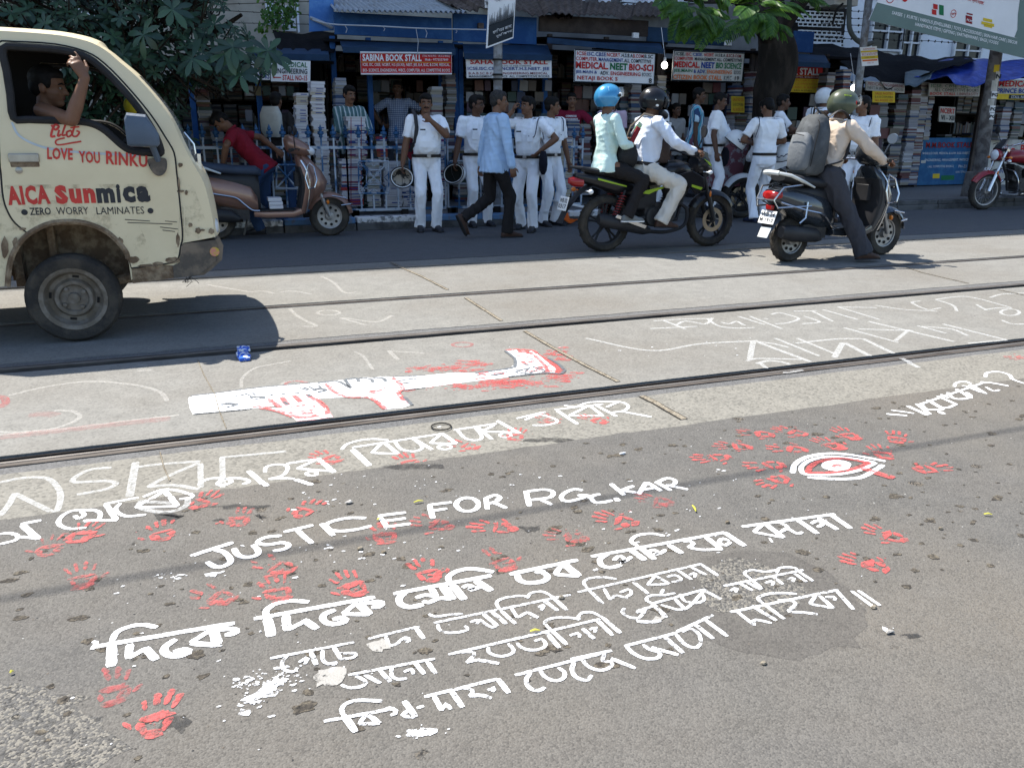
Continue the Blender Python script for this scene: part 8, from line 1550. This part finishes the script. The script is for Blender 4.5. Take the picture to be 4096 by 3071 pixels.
def loose_helmet(name,label,c,rot,shell,inner,r=0.135,group=None):
 """an open police helmet seen from below or the side"""
 t=thing(name,label,'helmet',tuple(c),group=group);M=Euler(rot).to_matrix();n=26;ro,ri=[],[]
 for i in range(10):
  el=math.pi/2*(1-i/9)-0.30*i/9;k=r*math.cos(el);ro.append([M@V((k*1.12*math.cos(a),k*math.sin(a),r*math.sin(el)))for a in[2*math.pi*j/n for j in range(n)]]);ri.append([q*0.88 for q in ro[-1]])
 mb=MB();mb.rings(ro,0,caps=False);mb.rings([ro[-1],ri[-1]],0,caps=False);mb.build('shell',shell,t,angle=60);mb=MB();mb.rings(ri,0,caps=False);mb.build('lining',inner,t,angle=60)
 mb=MB();mb.tube([q*1.01 for q in ro[-1]],0.007,6,closed=True);mb.build('rim',M_RUBBER,t)
 mb=MB();mb.tube([ri[-1][6],M@V((0,0,-0.09)),ri[-1][19]],0.007,5,flat=0.4);mb.build('strap',M_BLKPL,t)
 mb=MB()
 for i in range(12):
  for k in(0,1):
   if(i+k)%2==0:continue
   a0,a1=R(200+i*12),R(212+i*12);f=lambda a,z:M@V((math.sqrt(max(0,r*r-z*z))*1.125*math.cos(a),math.sqrt(max(0,r*r-z*z))*1.005*math.sin(a),z))*1.004;z0,z1=0.02+k*0.014,0.034+k*0.014;mb.quad(f(a0,z0),f(a1,z0),f(a1,z1),f(a0,z1))
 mb.build('checker_band',M_LANY,t,smooth=False);return t
M_HWHITE=mat('white_helmet_shell',(0.62,0.63,0.63),0.35,coat=0.4);M_HIN=mat('black_helmet_lining',(0.02,0.022,0.02),0.9);M_HINP=mat('pale_helmet_padding',(0.42,0.38,0.33),0.9,col2=(0.05,0.05,0.05),scale=9,thr=(0.5,0.54))
VIEW=-21.5
def at_g(px,py):q=G(px,py);return(q.x,q.y,0)
def at_h(px,py,Y,H,base=0.145):
 """feet point of a standing person whose head top shows at this pixel and who stands on the plane Y"""
 q=AY(px,py,Y);return(q.x,Y,max(base,q.z-H)if q.z-H<0.6 else q.z-H)
UNI=dict(shirt=C_WHITE,trousers=C_WHITET,sleeve='short',lanyard=1,badge=True)
# 1 policeman with rucksack, holding an upturned helmet
I1=person('stout policeman in white with a red rucksack, hand at his mouth',at_g(1712,925),-72+VIEW,1.70,feet=((0.05,0.10,0),(-0.02,-0.10,0)),hands=((0.26,0.02,1.37),(0.05,-0.33,0.80)),elbows=((-0.3,1.2,-0.9),(-0.5,-0.6,0)),palm=((-1,-0.3,0.2),None),head_yaw=-8,head_pitch=2,fat=0.5,belly=0.05,moustache=True,hair_style='full',hand_curl=(1.0,0.9),**UNI)
c=WLD(I1,V(I1['wr'][1])+V((0.02,-0.02,-0.17)));loose_helmet('police_helmet','upturned white-rimmed helmet hanging from the stout policeman\'s hand',c,(R(-98),R(8),R(-12)),M_HWHITE,M_HINP,0.135,'helmets carried by hand')
rk=thing('rucksack','red and black rucksack on the stout policeman\'s back','bag',tuple(WLD(I1,(-0.2,0,1.2))));mb=MB();mb.loft([(WLD(I1,(-0.20,-0.03,z)),I1['lf'],V((1,0,0)),a,b,3)for z,a,b in((0.92,0.12,0.06),(1.0,0.16,0.09),(1.2,0.165,0.10),(1.36,0.14,0.07),(1.42,0.08,0.03))],14)
RM=Matrix.Rotation(I1['t'].rotation_euler.z,3,'Z')
mb=MB();mb.loft([(WLD(I1,(-0.19,-0.05,z)),RM@V((0,1,0)),RM@V((1,0,0)),a,b,3)for z,a,b in((0.90,0.13,0.05),(0.98,0.19,0.085),(1.2,0.20,0.095),(1.38,0.15,0.07),(1.43,0.08,0.03))],14);wb(mb,'pack',mat('red_rucksack',(0.20,0.015,0.03),0.8,col2=(0.03,0.03,0.05),scale=4,thr=(0.5,0.55)),rk)
mb=MB();mb.tube([WLD(I1,q)for q in((-0.14,-0.13,1.42),(0.0,-0.155,1.505),(0.11,-0.15,1.44),(0.150,-0.145,1.30),(0.13,-0.165,1.12),(-0.02,-0.20,1.02),(-0.14,-0.18,1.0))],0.024,8,flat=0.4);wb(mb,'shoulder_belt',M_BLKP,rk)
# 2 policeman with glasses behind the walking man
I2=person('policeman in white with glasses and a helmet in his hand, half behind the walking man',at_g(1905,905),-66+VIEW,1.71,feet=((0.0,0.16,0),(0.03,-0.08,0)),hands=((0.1,0.28,0.85),(0.08,-0.34,0.82)),head_yaw=42,glasses=True,fat=0.3,belly=0.03,hair_style='full',hand_curl=(0.6,0.9),skin=1,**dict(UNI,lanyard=0))
c=WLD(I2,V(I2['wr'][1])+V((0.03,-0.02,-0.16)));loose_helmet('police_helmet','cream helmet with dark lining held by the policeman with glasses',c,(R(-105),R(-15),R(-38)),M_HWHITE,M_HIN,0.135,'helmets carried by hand')
# 3 walking man
I3=person('man in a light blue shirt and black trousers striding to the right',at_g(1975,950),28+VIEW,1.72,feet=((-0.36,0.09,0.16),(0.14,-0.09,0)),knees=((1,0.1,0),None),toe=((0.45,0,-0.9),None),hands=((-0.05,0.28,0.80),(0.10,-0.30,0.82)),elbows=((-1,0.4,0),(-1,-0.4,0)),head_yaw=-22,hair=M_HAIRG,shirt=C_LBLUE,sleeve='long',tucked=False,skirt_len=0.15,trousers=C_BLK,fat=0.25,belly=0.02,shoes=M_SHOEB,belt=False,hand_curl=(0.6,0.7),skin=0,lean=2)
# 4 policeman on the phone
I4=person('policeman in white talking on a mobile phone, other hand on his hip',at_g(2110,922),-112+VIEW,1.68,feet=((0.12,0.12,0),(-0.10,-0.13,0)),hands=((0.10,0.20,1.02),(0.20,-0.14,1.50)),elbows=((-0.3,1.2,0.1),(0.2,-0.8,-1.0)),hand_dirs=((0.3,-0.6,-0.6),(-0.2,0.35,1)),palm=((0,-1,0),(-0.6,0.8,0)),head_yaw=-28,head_pitch=-2,hair_style='full',hand_curl=(0.7,0.9),fat=0.1,belly=0.01,**UNI)
mb=MB();w_=V(I4['wr'][1]);mb.box(WLD(I4,w_+V((-0.045,0.055,0.085))),(0.012,0.065,0.13),rot=Matrix.Rotation(R(-20),3,'Y'));mb.build('mobile_phone',M_BLKPL,bevel=0.005,label='dark mobile phone held to the policeman\'s ear',cat='phone')
mb=MB();q=WLD(I4,V(I4['wr'][0])+V((0.02,0.05,-0.10)));RZ=Matrix.Rotation(I4['t'].rotation_euler.z,3,'Z');mb.loft([(q+V((0,0,z)),RZ@V((0.9,0.45,0)),RZ@V((-0.4,0.9,0)),a,b,2.4)for z,a,b in((0.10,0.05,0.03),(0.04,0.09,0.05),(-0.06,0.105,0.055),(-0.14,0.09,0.045),(-0.19,0.04,0.02))],14);mb.build('beret',mat('navy_felt',(0.010,0.010,0.018),0.9),label='navy beret hanging at the hip of the policeman on the phone',cat='beret')
# 5 policeman just behind him
I5=person('policeman in white looking right, close behind the one on the phone',at_g(2192,902),-52+VIEW,1.70,hands=((0.08,0.29,0.84),(0.06,-0.29,0.84)),head_yaw=48,fat=0.1,hair_style='short',**UNI)
# 6..: sellers and shoppers in the shade
I6=person('bookseller in a maroon T-shirt with white print, arms spread on his counter',at_h(2288,372,12.55,1.68),-95+VIEW,1.68,hands=((0.30,0.42,1.02),(0.30,-0.42,1.02)),elbows=((-0.4,1,0),(-0.4,-1,0)),shirt=C_MAR,tucked=False,trousers=C_JEAN,belt=False,head_yaw=10,collar=False,hand_curl=(0.3,0.3),skin=0)
mb=MB()
for i,(tx,w_)in enumerate((('CAMBRIDGE',0.17),('WOODSIDE',0.21),('BOSTON',0.12))):put_text(mb,tx,V((0.150,-w_/2,1.315-i*0.045)),V((0,1,0)),V((0,0,1)),w_,0.028,0,0.03)
mb.build('shirt_print',S_W,I6['t'],smooth=False)
I7=person('bookseller in a green and white striped shirt with folded hands behind the book bundle',at_h(1392,378,12.15,1.70),-58+VIEW,1.70,hands=((0.30,0.06,1.02),(0.28,-0.06,0.98)),elbows=((-0.2,1,-0.5),(-0.2,-1,-0.5)),shirt=C_STRIPE,tucked=False,trousers=C_BLK,belt=False,sleeve='half',moustache=True,head_yaw=10,head_pitch=10,hair_style='full',skin=0)
I8=person('bookseller in a blue checked shirt, hands on hips, inside the stall under the red sign',at_h(1590,325,13.35,1.66),-88+VIEW,1.66,hands=((0.02,0.27,1.02),(0.02,-0.27,1.02)),elbows=((-0.3,1,0),(-0.3,-1,0)),hand_dirs=((0.6,-0.7,-0.3),(0.6,0.7,-0.3)),shirt=C_CHECK,tucked=False,trousers=C_GREY,belt=False,skin=1,fat=0.1)
I9=person('shopper with a pale bag on the back, turned away, left of the tall white stacks',at_h(1100,415,11.75,1.58),84+VIEW,1.58,shirt=C_NIGHT,trousers=C_JEAN,belt=False,tucked=False,skin=1,hair_style='full')
q=WLD(I9,(-0.17,0.0,1.22));RZ=Matrix.Rotation(I9['t'].rotation_euler.z,3,'Z');mb=MB();mb.loft([(q+V((0,0,z)),RZ@V((0,1,0)),RZ@V((1,0,0)),a,b,3)for z,a,b in((-0.2,0.10,0.05),(-0.12,0.14,0.08),(0.08,0.14,0.08),(0.18,0.10,0.05))],14);mb.build('shoulder_bag',mat('pale_bag_cloth',(0.36,0.36,0.33),0.8,var=0.15),label='pale greenish bag on the back of the turned shopper',cat='bag')
I10=person('man in a dark red shirt bending over the parked brown scooter',(AY(1060,700,11.0).x,11.02,0.0),190+VIEW,1.70,pelvis=(0.02,0,0.86),lean=38,feet=((0.10,0.12,0),(-0.22,-0.12,0)),hands=((0.44,0.32,0.86),(-0.15,-0.10,1.02)),elbows=((-0.1,1,0.4),(-0.6,-0.6,0.8)),head_pitch=22,head_yaw=18,shirt=C_RED,tucked=False,skirt_len=0.12,trousers=C_JEAN,belt=False,hair_style='full',skin=0,hand_curl=(0.2,0.6))
I11=person('man in a turquoise striped shirt looking right, between the motorcycle rider and a stout policeman',at_h(2787,352,12.1,1.72),-8+VIEW,1.72,hands=((0.08,0.27,0.84),(0.02,-0.27,0.84)),shirt=C_TURQ,tucked=False,trousers=C_GREY,belt=False,head_yaw=-16,skin=1)
I12=person('stout policeman in white in profile, behind the front wheel of the motorcycle',at_h(2868,394,10.75,1.66),-12+VIEW,1.66,hands=((0.10,0.30,0.86),(0.04,-0.29,0.84)),head_yaw=-10,head_pitch=12,fat=0.45,belly=0.075,skin=1,**dict(UNI,lanyard=0))
mb=MB();q=WLD(I12,(0.16,0.22,0.80));mb.loft([(q+V((0,0,z)),V((1,0,0)),V((0,1,0)),a,b,2.4)for z,a,b in((0.10,0.05,0.03),(0.04,0.09,0.05),(-0.06,0.10,0.05),(-0.14,0.08,0.04),(-0.18,0.04,0.02))],14);mb.build('beret',mat('navy_felt',(0.01,0.01,0.018),0.9),label='dark beret in the far hand of the stout policeman in profile',cat='beret')
I13=person('policeman in white seen from behind, head bowed, in navy running shoes',at_g(3035,890),104+VIEW,1.72,feet=((0.0,0.10,0),(0.05,-0.10,0)),hands=((0.22,0.14,1.12),(0.22,-0.12,1.12)),elbows=((-0.6,1,-0.2),(-0.6,-1,-0.2)),head_pitch=24,head_yaw=20,shoes=M_SHOEN,fat=0.3,hair_style='full',**dict(UNI,lanyard=1))
I14=person('policeman in white half hidden behind the turned one, holding out a hand',at_h(3122,398,11.1,1.68),-12+VIEW,1.68,hands=((0.36,0.12,1.12),(0.42,-0.10,1.14)),elbows=((-0.3,0.8,-0.8),(-0.3,-0.8,-0.8)),palm=((0,0,1),(0,0.4,1)),hand_curl=(0.2,0.15),skin=1,**UNI)
I15=person('policeman in white pointing left across his chest, behind the scooter rider',at_h(3345,358,10.35,1.72),-70+VIEW,1.72,hands=((0.16,0.28,0.9),(0.30,-0.34,1.40)),elbows=((-0.5,1,0),(0.0,-1,-0.7)),hand_dirs=(None,(0.1,-1,0.0)),palm=(None,(0,0,-1)),hand_curl=(0.5,[0.05,1.3,1.4,1.4]),head_yaw=50,skin=0,**UNI)
I16=person('policeman in a white helmet, hidden behind the pointing one',at_h(3298,362,11.0,1.70),60+VIEW,1.70,skin=0,helmet=True,**UNI)
full_helmet(I16,M_HWHITE,M_GLASS)
I17=person('policeman in white with a black cord and an identity card, facing left by the scooter',at_h(3462,380,9.65,1.74,0.0),222+VIEW,1.76,hands=((0.06,0.28,0.84),(0.12,-0.27,0.88)),head_yaw=-30,fat=0.6,belly=0.05,hair_style='full',skin=0,**dict(UNI,lanyard=1))
I17['t'].location.z=0.0
mb=MB();k_1=I17;mb.box((0.180,-0.02,1.24),(0.004,0.055,0.085));o=mb.build('identity_card',M_PLATE,I17['t'],bevel=0.002);mb=MB();mb.box((0.183,-0.02,1.25),(0.003,0.025,0.03));mb.build('card_photo',M_LANY,o,smooth=False);mb=MB();mb.sph((0.165,0.0,1.37),(0.012,0.022,0.022),10);mb.build('microphone',M_BLKPL,I17['t'])
I18=person('man in a grey shirt sitting in the dark stall left of the turquoise striped man',at_h(2700,425,12.9,1.58),-60+VIEW,1.58,shirt=C_GSH,tucked=False,trousers=C_GREY,belt=False,skin=1,hands=((0.25,0.12,0.95),(0.25,-0.12,0.95)))
I19=person('dark-haired customer in pale pink behind the pillion rider',at_h(2450,372,12.4,1.70),80+VIEW,1.70,shirt=cloth('pale_pink_shirt',(0.52,0.38,0.46)),trousers=C_GREY,belt=False,tucked=False,skin=1,hair_style='full')
I20=person('policeman in white mostly hidden behind the motorcycle rider',at_h(2640,400,10.9,1.68),-30+VIEW,1.68,skin=1,hands=((0.05,0.28,0.84),(0.1,-0.3,0.9)),**UNI)
# riders
mx_,my_=mo.x,mo.y
def on_bike(bx,by,hd,x,y=0.0):r=R(hd);return(bx+x*math.cos(r)-y*math.sin(r),by+x*math.sin(r)+y*math.cos(r),0)
HB=lambda y:(0.90,y,1.075)
I21=person('motorcycle rider in a pale blue-white shirt and black full-face helmet',on_bike(mx_,my_,0.4,0.42),0.4,1.72,pelvis=(0,0,0.90),lean=7,feet=((0.16,0.24,0.26),(0.16,-0.24,0.26)),knees=((1,0.35,0.6),(1,-0.35,0.6)),hands=((0.47,0.31,1.07),(0.47,-0.31,1.07)),elbows=((-0.3,1,-0.9),(-0.3,-1,-0.9)),hand_dirs=((1,0.25,-0.15),(1,-0.25,-0.15)),palm=((0,0,-1),(0,0,-1)),hand_curl=(1.25,1.25),shirt=C_PALEB,sleeve='long',tucked=True,trousers=C_KHAKI,trouser_w=1.12,fat=0.35,belly=0.03,shoes=M_SHOEB,helmet=True,head_pitch=6,vox=0.0085,toe=((1,0.1,-0.05),(1,-0.1,-0.05)))
def dec21(mb,hq):
 for j in range(7):a=R(60+12*j);mb.box(hq(0.10*math.cos(a)*1.0,-0.02+0.02*j-0.05,0.158-0.03*abs(math.cos(a))),(0.02,0.018,0.006),1)
 for x,y,z in((-0.11,-0.09,0.05),(-0.06,-0.128,0.03),(-0.12,-0.075,0.09),(-0.03,-0.13,-0.02)):mb.sph(hq(x,y,z),(0.022,0.012,0.016),8,0)
full_helmet(I21,M_BIKEB,mat('smoked_visor',(0.012,0.013,0.015),0.12),'full',dec21)
I22=person('pillion rider in a pale mint long-sleeved shirt and blue helmet',on_bike(mx_,my_,0.4,-0.02),0.4,1.62,pelvis=(0,0,0.955),lean=-2,feet=((0.13,0.22,0.36),(0.17,-0.25,0.335)),knees=((1,0.4,0.4),(1,-0.35,0.4)),hands=((0.26,0.10,1.17),(0.25,-0.10,1.12)),elbows=((-0.5,1,-0.5),(-0.55,-0.9,-0.6)),palm=((0,-1,0),(0,1,0)),hand_curl=(0.9,0.9),shirt=C_MINT,sleeve='long',tucked=False,skirt_len=0.11,trousers=C_BLK,belt=False,shoes=M_SNEAK,helmet=True,vox=0.0085,collar=False,toe=((1,0.1,-0.02),(1,-0.05,-0.02)),flare=0.01)
M_HBLUE=mat('metallic_blue_helmet',(0.045,0.25,0.46),0.25,0.2,coat=0.8)
full_helmet(I22,M_HBLUE,M_GLASS,'open',lambda mb,hq:(mb.sph(hq(0.075,-0.125,0.055),(0.026,0.010,0.026),10,0),mb.box(hq(-0.03,-0.10,0.12),(0.07,0.012,0.05),3,rot=Matrix.Rotation(R(-35),3,'X'))))
q=on_bike(mx_,my_,0.4,0.20);mb=MB();mb.loft([((q[0],q[1]-0.03,z),(1,0,0),(0,1,0),a,b,3)for z,a,b in((0.90,0.09,0.10),(0.94,0.12,0.14),(1.04,0.125,0.15),(1.13,0.10,0.12),(1.16,0.05,0.06))],14);mb.build('sling_bag',mat('black_nylon',(0.015,0.015,0.016),0.6,bump=0.3),label='black sling bag wedged between the pillion rider and the motorcycle rider',cat='bag')
mb=MB();mb.tube([I21['t'].location+V(p_)for p_ in((-0.16,0.12,1.10),(-0.13,0.02,1.32),(-0.06,-0.13,1.445),(0.05,-0.17,1.42),(0.15,-0.06,1.25),(0.18,0.05,1.08))],0.017,6,flat=0.35);mb.build('bag_strap',mat('brown_webbing',(0.10,0.085,0.07),0.8),label='brown shoulder strap across the back of the motorcycle rider',cat='strap')
q=on_bike(mx_,my_,0.4,0.64);mb=MB();mb.loft([((q[0],q[1]+0.02,z),(1,0,0),(0,1,0),a,b,3.5)for z,a,b in((0.94,0.08,0.12),(0.98,0.10,0.15),(1.18,0.10,0.15),(1.26,0.08,0.12))],14);mb.build('handbag',mat('brown_leather_bag',(0.045,0.030,0.026),0.55,bump=0.3),label='brown leather bag standing on the tank in front of the motorcycle rider',cat='bag')
w_=WLD(I22,I22['wr'][1])
mb=MB();mb.box(w_+V((0.03,-0.02,0.10)),(0.05,0.02,0.20),rot=Matrix.Rotation(R(28),3,'Y'));mb.build('red_folder',S_MAR,bevel=0.003,label='maroon folder held by the pillion rider',cat='folder')
mb=MB();mb.box(w_+V((0.07,0.01,0.17)),(0.06,0.012,0.16),rot=Matrix.Rotation(R(35),3,'Y'));mb.build('green_packet',mat('green_packet',(0.10,0.38,0.08),0.4,col2=(0.5,0.55,0.5),scale=15),bevel=0.003,label='green packet held above the maroon folder by the pillion rider',cat='packet')
mb=MB();mb.box(w_+V((0.02,-0.04,-0.12)),(0.05,0.02,0.14),rot=Matrix.Rotation(R(15),3,'Y'));mb.build('red_book',S_RED,bevel=0.003,label='red book pressed under the arm of the pillion rider',cat='book')
I23=person('scooter rider in a beige shirt, dark trousers and green helmet, one foot on the road',on_bike(so.x,so.y,3,0.36),3,1.70,pelvis=(0,0,0.875),lean=10,feet=((0.28,0.20,0.34),(0.34,-0.34,0.0)),knees=((1,0.3,0.3),(1,-0.35,0.2)),hands=((0.50,0.30,1.01),(0.49,-0.30,1.00)),elbows=((-0.3,1,-0.9),(-0.35,-1,-0.7)),hand_dirs=((1,0.2,-0.1),(1,-0.2,-0.1)),palm=((0,0,-1),(0,0,-1)),hand_curl=(1.2,1.2),shirt=C_BEIGE,sleeve='long',tucked=True,trousers=C_GREY,trouser_w=1.3,shoes=M_SHOEB,helmet=True,head_yaw=-4,fat=0.2,vox=0.0085)
M_HGRN=mat('dull_green_helmet',(0.070,0.082,0.050),0.35,col2=(0.05,0.06,0.04),scale=6,coat=0.4)
full_helmet(I23,M_HGRN,M_GLASS,'open',lambda mb,hq:(mb.sph(hq(0.03,-0.135,0.05),(0.022,0.008,0.022),10,2),[mb.box(hq(-0.10+0.018*(i%4),-0.105-0.006*(i%4),0.10-0.026*(i//4)),(0.014,0.012,0.012),1)for i in range(12)]))
bp2=thing('backpack','grey backpack worn by the scooter rider','bag',tuple(WLD(I23,(-0.22,0,1.15))));mb=MB();RZ=Matrix.Rotation(I23['t'].rotation_euler.z,3,'Z');L_=lambda x,y,z:WLD(I23,(x,y,z))
mb.loft([(L_(-0.215+0.10*(z-1.1),0.0,z),RZ@V((0,1,0)),RZ@V((1,0,0)),a,b,3)for z,a,b in((0.86,0.12,0.08),(0.90,0.165,0.125),(1.08,0.175,0.14),(1.28,0.165,0.125),(1.40,0.13,0.09),(1.44,0.08,0.04))],18);o=wb(mb,'pack',mat('grey_backpack_cloth',(0.055,0.06,0.064),0.75,col2=(0.085,0.092,0.098),scale=5,bump=0.4,bscale=22),bp2,angle=60)
mb=MB();mb.loft([(L_(-0.345+0.06*(z-1.05),0.0,z),RZ@V((0,1,0)),RZ@V((1,0,0)),a,b,3)for z,a,b in((0.91,0.10,0.03),(0.95,0.135,0.05),(1.12,0.14,0.055),(1.24,0.115,0.04),(1.27,0.06,0.02))],16);wb(mb,'front_pocket',mat('lighter_grey_pocket',(0.125,0.135,0.145),0.7,bump=0.3,bscale=20),bp2,angle=60)
mb=MB()
for q in(-1,1):mb.tube(crom([L_(*p_)for p_ in((-0.12,0.10*q,1.41),(0.0,0.135*q,1.475),(0.12,0.145*q,1.39),(0.145,0.15*q,1.22),(0.06,0.19*q,1.02),(-0.10,0.15*q,0.96))],5),0.024,8,flat=0.35)
mb.tube(crom([L_(*p_)for p_ in((-0.16,-0.06,1.43),(-0.20,0,1.50),(-0.16,0.06,1.43))],5),0.010,6);wb(mb,'straps',M_BLKPL,bp2)
mb=MB();mb.tube([L_(-0.405,-0.10,1.24),L_(-0.41,0.0,1.255),L_(-0.405,0.10,1.24)],0.004,5);mb.tube(crom([L_(*p_)for p_ in((-0.33,-0.15,0.95),(-0.31,-0.165,1.15),(-0.26,-0.14,1.36),(-0.25,0,1.415))],4),0.004,5);wb(mb,'zips',M_BLACK,bp2)
# driver
_h=AY(182,335,6.02);_e=AY(283,462,5.60);_w=AY(340,312,5.57);_l=V((_h.x-0.03,6.00,_h.z-1.57))
_q=lambda p_:tuple(p_-_l)
I24=person('truck driver in a dark vest, one hand raised out of the cab window',tuple(_l),0,1.68,pelvis=(-0.02,0.0,0.90),lean=2,side_lean=4,feet=((0.55,0.08,0.60),(0.55,-0.10,0.60)),knees=((1,0,0.8),(1,0,0.8)),hands=((0.45,0.05,1.05),_q(_w)),elbows=((0,0.5,-1),_q(_e)and tuple((_e-_l)-V((0.0,-0.18,1.37))+V((0,-0.1,-0.25)))),hand_dirs=(None,(-0.45,0.05,1)),palm=(None,(-0.6,0.8,0.1)),hand_curl=(0.8,[0.2,0.6,0.9,1.0]),shirt=C_NIGHT,vest=True,trousers=C_GREY,belt=False,sleeve='none',collar=False,head_pitch=4,head_yaw=-14,skin=0,vox=0.0072,hair_style='short',shrug=0.075)
for(px,py,Y,rot,lb)in((2943,565,10.4,(R(35),R(10),R(40)),'white chequered helmet on the parked police motorcycle, left of the bowed policeman'),(3145,615,10.2,(R(10),R(-25),R(-20)),'white police helmet on the saddle of the parked police motorcycle, right of the bowed policeman')):
 loose_helmet('police_helmet',lb,AY(px,py,Y),rot,M_HWHITE,M_HIN,0.16,'white helmets on the police motorcycle')
